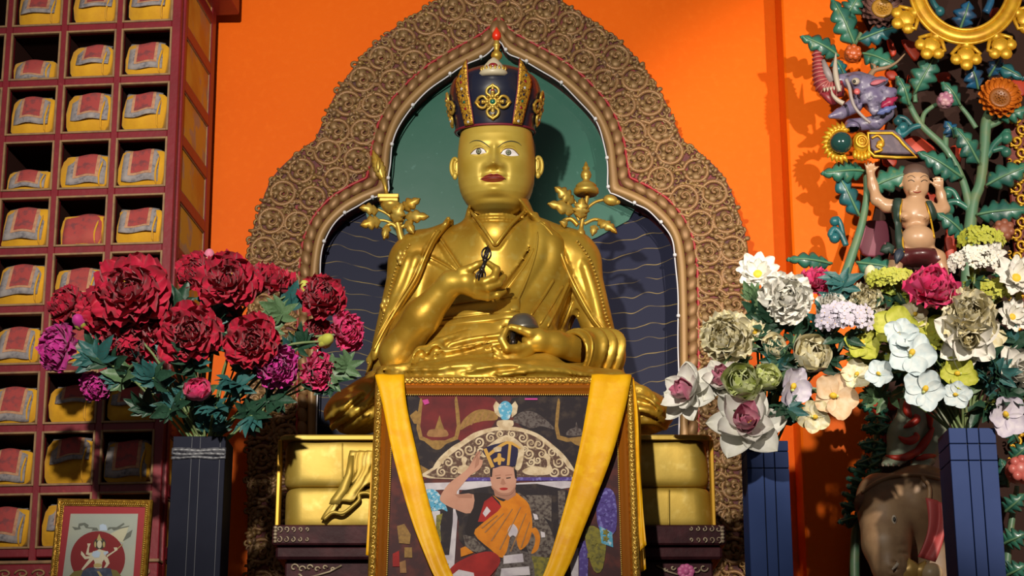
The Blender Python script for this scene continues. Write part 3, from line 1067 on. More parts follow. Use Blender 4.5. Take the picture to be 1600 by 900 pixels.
# belt
for y0 in (476, 498):
    step(FR, robe_bvh, [(690, y0 + 2), (730, y0 - 4), (765, y0 - 8), (806, y0 - 12)], 0.006, (0, 4))
ridge(FR, robe_bvh, [(764, 470), (766, 490)], 0.004, 0.004, '-')
ridge(FR, robe_bvh, [(786, 462), (800, 472), (812, 468)], 0.009, 0.008)
FR.polyxz(px2xz([(735, 300), (735, 326), (752, 352), (773.5, 384), (797, 352), (819, 328), (819, 300)], -0.545), -1.0, SB + 0.03, 0.004)
V, Q = FR.mesh(); V = relax(V, Q, 1, 0.4)
robe = part('inner_robe', (V, Q.tolist()), gold, statue)
rb2 = bvh_of(V, Q)
for hp_, hr_, hpx_ in HEMS:
    if hpx_[-1][1] != 384:               # all but the collar lie on the finished surface
        hp_ = smooth3(resample(drop(rb2, cr(np.array(hpx_, float), 6), 0.0005), 26), 3)
    rr_ = np.full(len(hp_), hr_); rr_[0] = rr_[-1] = hr_ * 0.3
    part('robe_hem', tube(hp_, rr_, 7), gold, robe)
for y0, y1 in ((477, 495), (499, 508)):
    A_ = smooth3(resample(drop(rb2, cr(np.array([(684, y0 + 3), (725, y0 - 3), (765, y0 - 8), (812, y0 - 13)], float), 6), 0.004), 22), 3)
    B_ = smooth3(resample(drop(rb2, cr(np.array([(680, y1 + 3), (725, y1 - 3), (765, y1 - 7), (812, y1 - 11)], float), 6), 0.004), 22), 3)
    part('belt', sheet(np.array([[A_[i] * (1 - u) + B_[i] * u + np.array([0, -.004 * math.sin(math.pi * u), 0]) for u in (0, .25, .5, .75, 1)] for i in range(22)]), -.005), gold, robe)
# cloak: the envelope with its front opening cut away
FC = Field(LO, HI, 0.0042)
trunk(FC, 0.004)
FCc = Field(LO, HI, 0.010); trunk(FCc, 0.004); Vc, Qc = FCc.mesh(); cl_bvh = bvh_of(Vc, Qc)
hemL = [(703, 342), (690, 360), (683, 369), (668, 399), (653, 435), (632, 468), (605, 512), (587, 548), (569, 582)]
hemR = [(961, 588), (952, 558), (947, 528), (925, 501), (904, 465), (886, 429), (862, 369), (840, 347), (832, 330)]
opening = hemL + [(560, 660), (985, 660)] + hemR + [(800, 300), (720, 300)]
FC.polyxz(px2xz(opening, -0.52), -1.2, SB + 0.06, 0.006)
for hem, sd in ((hemL, -2.5), (hemR, 2.5)):
    pts = smooth3(drop(cl_bvh, [(x + sd, y) for x, y in cr(np.array(hem, float), 5)], 0.0))
    FC.line(pts, 0.007, 0.006)
    pts = smooth3(drop(cl_bvh, [(x + sd * 3.2, y) for x, y in cr(np.array(hem, float), 5)], 0.0))
    FC.line(pts, 0.0042, 0.004, '-')
for q in ([(640, 400), (622, 450), (603, 505), (585, 560)], [(652, 400), (636, 445), (615, 490)], [(912, 410), (925, 450), (938, 500), (955, 548)]):
    ridge(FC, cl_bvh, q, 0.0075, 0.014)
V, Q = FC.mesh(); V = relax(V, Q, 1, 0.4)
cloak = part('cloak', (V, Q.tolist()), gold, statue)
cb2 = bvh_of(V, Q)
for hem, sd in ((hemL, -3.0), (hemR, 3.0), (hemR, 8.0), (hemL, -8.0)):
    pts = drop(cb2, [(x + sd, y) for x, y in cr(np.array(hem[1:-1], float), 5)], 0.001)
    pts = smooth3(resample(pts, 44), 5)
    part('cloak_hem', tube(pts, 0.0042 if abs(sd) < 4 else 0.0026, 7), gold, cloak)
# beaded trim down both outer edges of the cloak
bd = MB(); bd.addm(ball((0, 0, 0), (1, 0.7, 0.8), 7, 5)); bd_me = bd.mesh('trim_bead', [gold_orn])
for tr in ([(640, 382), (622, 410), (610, 450), (600, 490), (588, 530), (574, 572)], [(902, 377), (920, 402), (931, 430), (939, 462), (947, 494), (960, 530), (973, 566)]):
    tp = resample(drop(cl_bvh, cr(np.array(tr, float), 6), 0.004), 34)
    for i in range(len(tp)):
        tg = tp[min(i + 1, 33)] - tp[max(i - 1, 0)]
        inst('trim_bead', bd_me, AIM(tp[i], (0, -1, 0), tg, 0.0048), cloak)
# rosettes on the sleeve trim
for cxy in ((629, 403), (604, 478)):
    rs = MB()
    c = drop(cl_bvh, [cxy], 0.004)[0]
    for i in range(6):
        a = i * math.pi / 3
        rs.addm(ball(c + np.array([0.011 * math.cos(a), -0.002, 0.015 * math.sin(a)]), (0.008, 0.005, 0.010), 8, 5))
    rs.addm(ball(c, (0.007, 0.008, 0.007), 8, 5))
    part('sleeve_rosette', rs, gold_orn, cloak)

# ---- lap and knees
LOL = (P(480, 600, -.6)[0], -0.90, 2.555); HIL = (P(1078, 600, -.6)[0], -0.25, P(700, 500, -.7)[2])
def lap(F, g=0.0):
    F.ell(P(775, 628, -.50), (0.40 + g, 0.30 + g, 0.095 + g), 0.03)
    F.cap(P(640, 600, -.55), P(548, 638, -.60), 0.062 + g, 0.055 + g, 0.04)
    F.cap(P(905, 600, -.55), P(1006, 640, -.60), 0.062 + g, 0.052 + g, 0.04)
    F.ell(P(556, 648, -.60), (0.085, 0.11, 0.050), 0.03)
    F.ell(P(1004, 648, -.60), (0.085, 0.11, 0.050), 0.03)
    F.cap(P(600, 590, -.70), P(965, 592, -.70), 0.026, None, 0.03)
    F.cap(P(690, 552, -.60), P(800, 540, -.62), 0.045, 0.040, 0.03)
    F.cap(P(660, 570, -.62), P(850, 570, -.64), 0.040, None, 0.03)
    F.cap(P(715, 530, -.57), P(795, 522, -.58), 0.032, 0.028, 0.03)
FL0 = Field(LOL, HIL, 0.010); lap(FL0); Vl, Ql = FL0.mesh(); lap_bvh = bvh_of(Vl, Ql)
FL = Field(LOL, HIL, 0.0055); lap(FL)
for q, r in (([(572, 586), (660, 578), (760, 582), (860, 586), (978, 588)], .008), ([(585, 578), (680, 566), (760, 556), (800, 552)], .008),
             ([(640, 566), (700, 553), (760, 542), (800, 534)], .007), ([(655, 552), (690, 534), (740, 518), (795, 516)], .009),
             ([(670, 556), (720, 545), (770, 532)], .006), ([(700, 540), (740, 530), (790, 524)], .006),
             ([(690, 575), (760, 570), (830, 574), (900, 580)], .007), ([(740, 578), (800, 572), (850, 580)], .006), ([(780, 588), (830, 580), (880, 582), (940, 590)], .007),
             ([(648, 560), (658, 545), (668, 556)], .008), ([(668, 556), (682, 538), (690, 552)], .008),
             ([(520, 668), (545, 650), (575, 630), (590, 612)], .010), ([(510, 655), (535, 640), (565, 615)], .008), ([(540, 672), (570, 655), (592, 640)], .010),
             ([(992, 620), (1012, 626), (1034, 646)], .008), ([(990, 640), (1012, 642), (1036, 658)], .008), ([(992, 660), (1015, 658), (1040, 668)], .007), ([(990, 606), (1006, 608), (1022, 622)], .007)):
    ridge(FL, lap_bvh, q, r, 0.008)
    ridge(FL, lap_bvh, [(x, y + 6) for x, y in q], r * 0.75, 0.006, '-')
V, Q = FL.mesh(); V = relax(V, Q, 3, 0.45)
V[:, 2] = np.maximum(V[:, 2], ZS + 0.0005)
part('lap_robe', (V, Q.tolist()), gold, statue)

# ---- neck, bare right arm and both hands: one body
FB = Field((P(590, 400, -.6)[0], -0.80, P(700, 592, -.62)[2]), (P(905, 400, -.6)[0], -0.33, P(700, 318, -.6)[2]), 0.0036)
FB.cap(P(776, 318, SB + .02), P(776, 372, SB + .015), 0.082, 0.088, 0.01)
for y in (344, 353):
    c0 = P(776, y, SB + .018)
    FB.line([c0 + np.array([0.0875 * math.sin(t), -0.0875 * math.cos(t), -0.012 * math.cos(t)]) for t in np.linspace(-1.2, 1.2, 17)], 0.004, 0.004, '-')
el = P(622, 552, -.56)
FB.cap(P(660, 440, SB + .09), el, 0.040, 0.046, 0.03)
FB.ell(P(616, 560, -.565), (0.034, 0.042, 0.046), 0.02)
wr = P(705, 442, -.66)
mid = el * .5 + wr * .5 + np.array([-0.006, 0, 0.004])
FB.cap(el, mid, 0.050, 0.047, 0.02); FB.cap(mid, wr, 0.047, 0.034, 0.02)
H = lambda x, y, Y=-.68: P(x, y, Y)
FB.cap(H(704, 443, -.665), H(728, 440, -.68), 0.030, 0.030, 0.015)
FB.ell(H(735, 444, -.675), (0.034, 0.022, 0.030), 0.012)
FB.cap(H(738, 452, -.665), H(752, 452, -.665), 0.020, 0.017, 0.012)
def finger(pts, r, k=0.004):
    FB.line(pts, r, k)
finger([H(722, 426, -.69), H(735, 420, -.70), H(746, 414, -.702), H(757, 409, -.70)], [.017, .0125, .0105, .0085])           # thumb
finger([H(741, 440, -.685), H(757, 441, -.705), H(772, 434, -.712), H(776, 421, -.708), H(763, 411, -.702)], [.013, .0125, .0115, .0105, .0085])  # index
finger([H(744, 449, -.68), H(762, 449, -.70), H(780, 442, -.70), H(788, 433, -.69)], [.013, .0125, .0115, .009])             # middle
finger([H(744, 456, -.675), H(764, 456, -.685), H(778, 448, -.675), H(783, 427, -.665)], [.012, .0115, .0105, .0085])        # ring
finger([H(742, 461, -.665), H(762, 464, -.675), H(778, 461, -.675), H(788, 455, -.665)], [.0115, .011, .0095, .008])         # little
# left hand (viewer's right) with the bell
FB.cap(P(905, 546, -.60), P(868, 537, -.66), 0.038, 0.034, 0.015)
FB.cap(P(868, 537, -.66), P(845, 532, -.68), 0.032, 0.029, 0.015)
FB.ell(P(836, 532, -.685), (0.036, 0.022, 0.030), 0.012)
finger([H(842, 522, -.69), H(828, 521, -.705), H(813, 515, -.71), H(799, 511, -.708)], [.017, .0125, .011, .009])            # thumb
finger([H(826, 540, -.69), H(808, 545, -.70), H(792, 545, -.71), H(784, 530, -.712), H(791, 514, -.71)], [.013, .0125, .0115, .0105, .0085])  # index
finger([H(826, 546, -.685), H(808, 553, -.69), H(792, 556, -.69), H(780, 552, -.695), H(772, 545, -.70)], [.0125, .012, .0115, .0105, .0085])
finger([H(828, 549, -.68), H(812, 558, -.685), H(796, 563, -.69), H(782, 562, -.695), H(773, 557, -.70)], [.012, .0115, .011, .010, .008])
finger([H(830, 550, -.67), H(816, 563, -.675), H(802, 569, -.68), H(790, 570, -.685)], [.0115, .011, .010, .008])
V, Q = FB.mesh(); V = relax(V, Q, 1, 0.35)
part('body', (V, Q.tolist()), gold, statue)
# sleeve over the left forearm
FS = Field((P(870, 500, -.6)[0], -0.74, P(880, 600, -.6)[2]), (P(985, 500, -.6)[0], -0.38, P(880, 490, -.5)[2]), 0.0045)
FS.cap(P(905, 553, -.615), P(940, 555, -.56), 0.066, 0.062, 0.02)
FS.ell(P(942, 556, -.55), (0.052, 0.07, 0.066), 0.03)
ax = unit(P(872, 551, -.66) - P(940, 555, -.56))
FS.cap(P(905, 553, -.615) + ax * 0.32, P(905, 553, -.615) + ax * 0.122, 0.11, None, 0.002, '-')
FS.cap(P(905, 553, -.615) + ax * 0.05, P(905, 553, -.615), 0.050, None, 0.003, '-')
e1 = unit(np.cross(ax, (0, 0, 1))); e2 = np.cross(ax, e1)
rim_ = lambda t, R, w=0.006: [P(905, 553, -.615) - ax * (t - 0.025) + (e1 * math.cos(a) + e2 * math.sin(a)) * R + np.array([w * math.sin(2 * a), 0, 0]) for a in np.linspace(0, 2 * math.pi, 25)]
for t in (0.058, 0.092, 0.125):
    FS.line(rim_(t, 0.063, 0.012), 0.006, 0.018)
    FS.line(rim_(t + 0.016, 0.071, 0.012), 0.006, 0.012, '-')
V, Q = FS.mesh(); V = relax(V, Q, 1, 0.4)
slv = part('sleeve', (V, Q.tolist()), gold, statue)
part('cuff_hem', tube(rim_(0.014, 0.0655)[:-1], 0.0042, 7, closed=True), gold, slv)

# ---- vajra held at the chest
dark_metal = mat('dark_bronze', (0.045, 0.036, 0.034), 0.32, 0.7)
va = part('vajra', tube([H(752, 424, -.705), H(758, 409, -.708)], 0.006, 8), dark_metal, statue)
def vajra_head(base, tip, r, parent, name='vajra_prongs'):
    base = np.array(base); tip = np.array(tip); d = tip - base
    m = MB()
    for i in range(5):
        if i == 4:
            pts = [base, tip + d * 0.12]; m.addm(tube([base + d * t for t in (0, .4, .8, 1.15)], [.004, .0035, .003, .001], 6)); continue
        a = i * math.pi / 2 + 0.4
        e1 = unit(np.cross(d, (0, 1, 0.2))); e2 = unit(np.cross(d, e1))
        q = []
        for t in np.linspace(0, 1, 10):
            w = r * math.sin(math.pi * min(1, t * 0.96 + 0.04)) ** 0.7
            q.append(base + d * t + (e1 * math.cos(a) + e2 * math.sin(a)) * w)
        m.addm(tube(q, 0.0028, 6))
    m.addm(ball(base, 0.008, 8, 6))
    return part(name, m, dark_metal, parent)
vajra_head(H(758, 407, -.708), H(762, 386, -.708), 0.013, va)
vajra_head(H(753, 422, -.705), H(749, 440, -.705), 0.013, va)
# ---- bell
silver = mat('tarnished_silver', (0.22, 0.20, 0.17), 0.38, 0.8)
bc = P(817, 514, -.665)
bl = part('bell_dome', lathe([(0.046, -0.012), (0.043, -0.002), (0.041, 0.010), (0.036, 0.024), (0.024, 0.036), (0.010, 0.041), (0.0, 0.042)], 24, AIM(bc, (-0.15, 0.1, 1))), silver, statue)
m = MB(); m.addm(tube([P(801, 520, -.69), P(800, 532, -.695), P(796, 548, -.69)], [.010, .006, .008], 8)); m.addm(ball(P(802, 535, -.70), (.009, .009, .011), 8, 6)); m.addm(ball(P(798, 545, -.70), (.008, .008, .009), 8, 6))
part('bell_handle', m, dark_metal, statue)

# ------------------------------------------------------------ head
TILT = math.radians(9)
yaw = math.radians(-2.5)
hz = np.array([0, -math.sin(TILT), math.cos(TILT)])
hx = unit(np.array([math.cos(yaw), math.sin(yaw), 0]))
hf = unit(np.cross(hx, hz))                       # forward, towards the hall
if hf[1] > 0: hf = -hf
HC = P(775.5, 268, SB)
def hp(x, f, z):
    return HC + hx * x + hf * f + hz * z
zk = [-.128, -.118, -.106, -.092, -.076, -.058, -.035, 0, .05, .09, .125, .16]
wk = [.040, .060, .074, .086, .096, .103, .108, .1105, .110, .106, .098, .08]
fk = [.030, .060, .084, .101, .112, .117, .120, .121, .119, .111, .096, .075]
def g2(x, z, cx, cz, sx, sz):
    return math.exp(-((x - cx) / sx) ** 2 - ((z - cz) / sz) ** 2)
def face_h(x, z):
    h = 0.0
    z = z + 0.019
    # nose
    t = min(1, max(0, (0.062 - z) / 0.052))
    if z > -0.004:
        ridge_ = (0.006 + 0.022 * t ** 1.1) * math.exp(-(x / (0.0075 + 0.0065 * t)) ** 2)
        fade = 1 / (1 + math.exp(-(0.072 - z) / 0.006)) * 1 / (1 + math.exp(-(z - 0.004) / 0.0022))
        h += ridge_ * fade
    h += 0.019 * g2(x, z, 0, 0.012, 0.0135, 0.0095)
    h += 0.015 * (g2(x, z, -0.0200, 0.0085, 0.0085, 0.0080) + g2(x, z, 0.0200, 0.0085, 0.0085, 0.0080))
    h -= 0.011 * (g2(x, z, -0.0105, 0.0022, 0.0055, 0.0034) + g2(x, z, 0.0105, 0.0022, 0.0055, 0.0034))
    # eye sockets, lids and brows
    for s in (-1, 1):
        h -= 0.0125 * g2(x, z, s * 0.042, 0.050, 0.026, 0.016)
        h += 0.0060 * g2(x, z, s * 0.043, 0.0545, 0.018, 0.0085)
        h += 0.0035 * g2(x, z, s * 0.040, 0.084, 0.026, 0.010)
        h -= 0.0045 * g2(x, z, s * 0.015, 0.056, 0.008, 0.014)
        h += 0.0045 * g2(x, z, s * 0.056, 0.012, 0.028, 0.026)
        h -= 0.0050 * g2(x, z, s * 0.036, -0.012, 0.007, 0.018)
    # mouth
    w = math.exp(-(x / 0.030) ** 4)
    up = 0.0020 * math.cos(x / 0.030 * math.pi)
    h += 0.0075 * w * math.exp(-((z + 0.0135 - 0.0018 * math.cos(abs(x) / 0.016 * 2.2)) / 0.0046) ** 2)
    h += 0.0085 * w * math.exp(-((z + 0.0255) / 0.0050) ** 2) * math.exp(-(x / 0.026) ** 4)
    h -= 0.0035 * w * math.exp(-((z + 0.0195) / 0.0018) ** 2)
    h -= 0.0022 * g2(x, z, 0, -0.004, 0.0045, 0.007)
    h -= 0.0045 * g2(x, z, 0, -0.0375, 0.022, 0.007)
    h += 0.0105 * g2(x, z, 0, -0.056, 0.026, 0.015)
    h -= 0.0075 * g2(x, z, 0, -0.074, 0.045, 0.006)
    return h
def face_f(x, z):
    w = np.interp(z, zk, wk); f = np.interp(z, zk, fk)
    q = max(0.0, 1 - (abs(x) / w) ** 2.2)
    return f * q ** (1 / 2.2) + face_h(x, z) * min(1, q * 2.2)
NZ, NA = 150, 168
rows = []
for i in range(NZ):
    z = -0.128 + (0.16 + 0.128) * i / (NZ - 1)
    w = np.interp(z, zk, wk); f = np.interp(z, zk, fk)
    r = []
    for j in range(NA):
        a = 2 * math.pi * j / NA
        c, s = math.cos(a), math.sin(a)
        rr = (abs(c) ** 2.2 + abs(s) ** 2.2) ** (-1 / 2.2)
        x = w * c * rr
        if s >= 0:
            y = f * s * rr
            q = max(0.0, 1 - (abs(x) / w) ** 2.2)
            y += face_h(x, z) * min(1, q * 2.2)
        else:
            y = f * 0.95 * s * rr
        r.append(hp(x, y, z))
    rows.append(r)
G = np.array(rows)
V, Fh = sheet(G.transpose(1, 0, 2), 0, closed_u=True)
Fh.append(tuple(j * NZ for j in range(NA))); Fh.append(tuple(j * NZ + NZ - 1 for j in range(NA))[::-1])
Fh = [q[::-1] for q in Fh]
head = part('head', (V, Fh), gold_face, statue)
def fpt(x, z, lift=0.0):
    return hp(x, face_f(x, z) + lift, z)
def L(px, py):
    """photo pixel on the face -> face coordinates"""
    return (px - 773.5) * S_, (268 - py) * S_ * 1.01 - 0.021
def patch(outline, lift, n=5):
    """patch of the face surface inside an outline, domed from its centre"""
    o = np.array(outline, float); c = o.mean(0)
    V = [fpt(c[0], c[1], lift)]; F = []
    k = len(o)
    for r in range(1, n + 1):
        t = r / n
        for p in o:
            q = c + (p - c) * t
            V.append(fpt(q[0], q[1], lift * (1.0 if r < n else 0.2)))
    for j in range(k):
        F.append((0, 1 + j, 1 + (j + 1) % k))
    for r in range(n - 1):
        for j in range(k):
            a = 1 + r * k + j; b = 1 + r * k + (j + 1) % k
            F.append((a, a + k, b + k, b))
    return np.array(V), F
def outl(pix, n=5):
    return cr(np.array([L(*p) for p in pix]), n, closed=True)
eyes_px = [[(735.5, 238.5), (741, 233.5), (748, 231), (755, 232), (761, 238.2), (755, 239.8), (748, 240.5), (741, 239.6)],
           [(783.5, 240.5), (789, 234.5), (796, 232.5), (804, 234), (812, 241.5), (804, 243.6), (796, 243.8), (789, 242.2)]]
iris_px = [(748.7, 235.8), (795.8, 238.6)]
for k in (0, 1):
    e = part('eye', patch(outl(eyes_px[k]), 0.0012), eye_white, head, label='white painted eye with grey ringed iris')
    cx, cz = L(*iris_px[k])
    for nm, r, mt, lf in (('iris_rim', 4.9, ink, .0024), ('iris', 3.9, iris_m, .0030), ('pupil_ring', 2.1, ink, .0036), ('pupil', 1.0, iris_m, .0042)):
        o_ = [(cx + r * S_ * math.cos(a), cz + r * S_ * math.sin(a)) for a in np.linspace(0, 2 * math.pi, 21)[:-1]]
        part(nm, patch(o_, lf, 4), mt, e)
    ol = eyes_px[k]
    up_ = [L(*p) for p in cr(np.array([ol[0], ol[1], ol[2], ol[3], ol[4]]), 5)]
    for dy_, rr_, sel in ((-5.0, .0019, (0, 1, 2, 3, 4)), (3.2, .0015, (0, 7, 6, 5, 4))):
        lc = [L(ol[q_][0], ol[q_][1] + dy_ * (0.35 if q_ in (0, 4) else 1)) for q_ in sel]
        lc = cr(np.array(lc), 5)
        part('eyelid', tube([fpt(x, z, -0.0003) for x, z in lc], [rr_ * (0.25 + math.sin(math.pi * i / 20)) for i in range(21)], 7), gold_face, e)
    part('lash_line', tube([fpt(x, z, 0.0012) for x, z in up_], 0.0011, 5), mat('lash_brown', (0.10, 0.03, 0.02), 0.5), e)
for pts in ([(733.5, 221), (741, 218.5), (752, 220.5), (762, 227), (767, 231.5)], [(778.5, 231.5), (788, 224.5), (799.5, 221), (810, 222), (816, 226)]):
    c_ = [L(*p) for p in cr(np.array(pts, float), 6)]
    n_ = len(c_)
    part('eyebrow', tube([fpt(x, z, 0.0006) for x, z in c_], [0.0004 + 0.0012 * math.sin(math.pi * i / (n_ - 1)) for i in range(n_)], 6), brow_ink, head)
lipU = [(752, 280.5), (758, 277), (764, 275), (769, 273.8), (773, 275.2), (777, 273.8), (782, 275.2), (787, 277.5), (791.5, 281), (782, 280.6), (773, 279.8), (762, 280)]
lipL = [(753, 281), (763, 280.5), (773, 280.3), (783, 281), (790, 281.5), (785, 284.8), (778, 286), (772, 286.4), (764, 285.6), (758, 284.3)]
part('upper_lip', patch(outl(lipU, 3), 0.0012), lip_red, head); part('lower_lip', patch(outl(lipL, 3), 0.0012), lip_red, head)
part('mouth_line', tube([fpt(*L(x, y), 0.0006) for x, y in cr(np.array([(751, 280.8), (761, 280.2), (773, 280), (783, 280.8), (792, 281.6)]), 5)], 0.0011, 5), mat('mouth_dark', (0.07, 0.012, 0.008), 0.5), head)
# ears
for s in (-1, 1):
    m = MB()
    ring = []
    for a in np.linspace(-2.3, 2.5, 22):
        ring.append(hp(s * (0.1135 + 0.007 + 0.0105 * math.cos(a) * (1 if True else 1)), -0.012 - 0.004 * math.cos(a), 0.017 + 0.0255 * math.sin(a)))
    m.addm(tube(ring, [0.003] + [0.0052] * 20 + [0.004], 7))
    V, F = ball((0, 0, 0), (0.012, 0.006, 0.027), 12, 8); m.add(np.array([hp(s * 0.115 + v[0], -0.014 + v[1], 0.016 + v[2]) for v in V]), F)
    V, F = ball((0, 0, 0), (0.0075, 0.0065, 0.011), 10, 8); m.add(np.array([hp(s * 0.119 + v[0], -0.009 + v[1], -0.010 + v[2]) for v in V]), F)
    m.addm(tube([hp(s * (0.1165 + 0.004 * math.cos(a)), -0.008, 0.020 + 0.014 * math.sin(a)) for a in np.linspace(-1.8, 2.2, 12)], 0.0032, 6))
    part('ear', m, gold_face, head)
V, F = ball((0, 0, 0), (0.1125, 0.098, 0.11), 28, 16)
part('hair', (np.array([hp(v[0], -0.028 + v[1], 0.060 + v[2]) for v in V]), F), hair_black, head)

# ------------------------------------------------------------ hat
HZ0 = 0.112
hat_prof = [(0.109, 0.0), (0.113, 0.004), (0.118, 0.03), (0.125, 0.065), (0.1315, 0.098), (0.1315, 0.118), (0.128, 0.138), (0.119, 0.156), (0.10, 0.172), (0.07, 0.186), (0.03, 0.198), (0.0, 0.202)]
hpz = [p[1] for p in hat_prof]; hpr = [p[0] for p in hat_prof]
HCY = -0.005
HXO = -0.004
def hatp(th, z, lift=0.0):
    """th angle from straight ahead, z above the brim"""
    r = np.interp(z, hpz, hpr) + lift
    return hp(HXO + r * math.sin(th), HCY + r * 0.97 * math.cos(th), HZ0 + z)
prof = cr(np.array(hat_prof), 4)
rows = [[hp(HXO + p[0] * math.sin(a), HCY + p[0] * 0.97 * math.cos(a), HZ0 + p[1]) for p in prof] for a in np.arange(48) * 2 * math.pi / 48]
V, F = sheet(np.array(rows), 0, closed_u=True)
n_ = len(prof)
F.append(tuple(j * n_ for j in range(48)))
hat = part('hat', (V, [q[::-1] for q in F]), hat_navy, statue)
part('red_brim_edge', tube([hatp(a, 0.003, 0.002) for a in np.arange(60) * 2 * math.pi / 60], 0.0035, 6, closed=True), hat_red, hat)
band_gold = mat('brocade_gold', (0.62, 0.33, 0.03), 0.4, 0.5, n1=(160, (0.16, 0.07, 0.02), 0.5, 0.6), bump=(170, 0.8, 0.004))
jewel = {c: mat('jewel_' + c, v, 0.15, coat=0.6) for c, v in dict(red=(0.25, 0.01, 0.02), blue=(0.02, 0.08, 0.16), green=(0.01, 0.12, 0.07), dark=(0.02, 0.015, 0.03), pearl=(0.5, 0.5, 0.5)).items()}
jm = {}
for c in jewel:
    b_ = MB(); b_.addm(ball((0, 0, 0), (1, 1, 0.6), 10, 6)); jm[c] = b_.mesh('jewel', [jewel[c]])
rg = random.Random(2)
for s in (-1, 1):
    G = []
    nS = 16
    def bandp(t, u, lift):
        th = s * (0.60 + 0.13 * t + u * (0.125 + 0.03 * t))
        z = 0.004 + t * (0.158 - 0.030 * u)
        if z > 0.118:
            q = hatp(th, 0.118, lift)
            return q + hz * (z - 0.118) - hf * (z - 0.118) * 0.10
        return hatp(th, z, lift)
    G = np.array([[bandp(t, u, 0.006) for u in np.linspace(-1, 1, 7)] for t in np.linspace(0, 1, nS)])
    bnd = part('brocade_band', sheet(G, 0.004 * s), band_gold, hat, label='gold brocade band set with small jewels')
    for u in (-1, 1):
        part('red_piping', tube([bandp(t, u, 0.006) for t in np.linspace(0, 1, 14)], 0.0018, 6), hat_red, bnd)
    for i, c in enumerate(('pearl', 'dark', 'red', 'green', 'dark', 'pearl', 'red', 'blue')):
        t = 0.06 + i * 0.118
        p = bandp(t, 0, 0.008)
        inst('jewel', jm[c], AIM(p, hf + hx * s * 0.6, hz, 0.0055), bnd)
def emblem(th0, zc, sc, name):
    """crossed double vajra laid on the hat"""
    m = MB()
    def q(x, y, lift):
        return hatp(th0 + x * sc / 0.125, zc + y * sc, lift)
    for k in range(4):
        c, s = math.cos(k * math.pi / 2), math.sin(k * math.pi / 2)
        R = lambda a, b: (a * c - b * s, a * s + b * c)
        for sg in (-1, 1):
            pts = [(0.24, 0.10 * sg), (0.36, 0.16 * sg), (0.46, 0.30 * sg), (0.62, 0.33 * sg), (0.80, 0.24 * sg), (0.90, 0.08 * sg), (0.98, 0.0)]
            m.addm(tube([q(*R(a, b), 0.007) for a, b in cr(np.array(pts), 4)], 0.0045, 6))
        m.addm(tube([q(*R(a, 0), 0.007) for a in (0.2, 0.5, 0.8, 1.08)], [.006, .005, .004, .001], 6))
        m.addm(ball(q(*R(0.30, 0), 0.008), 0.0075, 8, 6))
        m.addm(ball(q(*R(0.55, 0), 0.008), 0.0065, 8, 6))
        for sg in (-1, 1):
            m.addm(ball(q(*R(0.27, 0.27 * sg), 0.007), 0.0048, 7, 5))
    m.addm(tube([q(0.20 * math.cos(a), 0.20 * math.sin(a), 0.008) for a in np.arange(16) * math.pi / 8], 0.0045, 6, closed=True))
    e = part(name, m, gold_orn, hat)
    inst('jewel', jm['green'], AIM(q(0, 0, 0.009), hf * math.cos(th0) + hx * math.sin(th0), hz, 0.0085), e)
    for k, c in enumerate(('red', 'dark', 'pearl', 'dark')):
        a = math.pi / 2 + k * math.pi / 2
        inst('jewel', jm[c], AIM(q(0.62 * math.cos(a), 0.62 * math.sin(a), 0.009), hf * math.cos(th0) + hx * math.sin(th0), hz, 0.006), e)
emblem(0.0, 0.063, 0.048, 'crossed_vajra')
emblem(-1.42, 0.066, 0.050, 'crossed_vajra')
emblem(1.42, 0.066, 0.050, 'crossed_vajra')
# finial and jewelled dome on top
topc = hp(-0.003, 0.098, HZ0 + 0.150)
cream = mat('cream_lacquer', (0.55, 0.48, 0.34), 0.4)
dm = part('jewel_dome', lathe([(0.0, -0.01), (0.036, -0.010), (0.042, -0.002), (0.038, 0.006), (0.034, 0.010), (0.026, 0.024), (0.014, 0.038), (0.004, 0.046), (0, 0.047)], 24, AIM(topc, hz)), cream, hat)
m = MB()
for i in range(18):
    a = i * 2 * math.pi / 18
    m.addm(ball(topc + hz * 0.010 + hx * 0.036 * math.cos(a) + hf * 0.036 * math.sin(a), (0.0035, 0.0035, 0.008), 6, 5))
part('gilt_petals', m, gold_orn, dm)
part('red_gem', ball(topc + hf * 0.026 + hz * 0.016, (0.014, 0.008, 0.009), 10, 6), jewel['red'], dm)
fb = hp(0.002, 0.03, HZ0 + 0.186)
fin = part('finial', lathe([(0.0, 0.0), (0.012, 0.0), (0.008, 0.012), (0.006, 0.020), (0.014, 0.026), (0.0165, 0.034), (0.014, 0.042), (0.007, 0.048), (0.008, 0.054), (0.009, 0.062), (0.011, 0.066), (0.007, 0.070), (0.008, 0.078), (0, 0.08)], 18, AIM(fb, hz)), gold_orn, hat)
part('flame_tip', lathe([(0.0, 0.0), (0.009, 0.002), (0.0135, 0.012), (0.012, 0.022), (0.006, 0.032), (0.001, 0.040), (0, 0.041)], 14, AIM(fb + hz * 0.078, hz)), mat('red_flame_lacquer', (0.70, 0.030, 0.008), 0.3), fin)

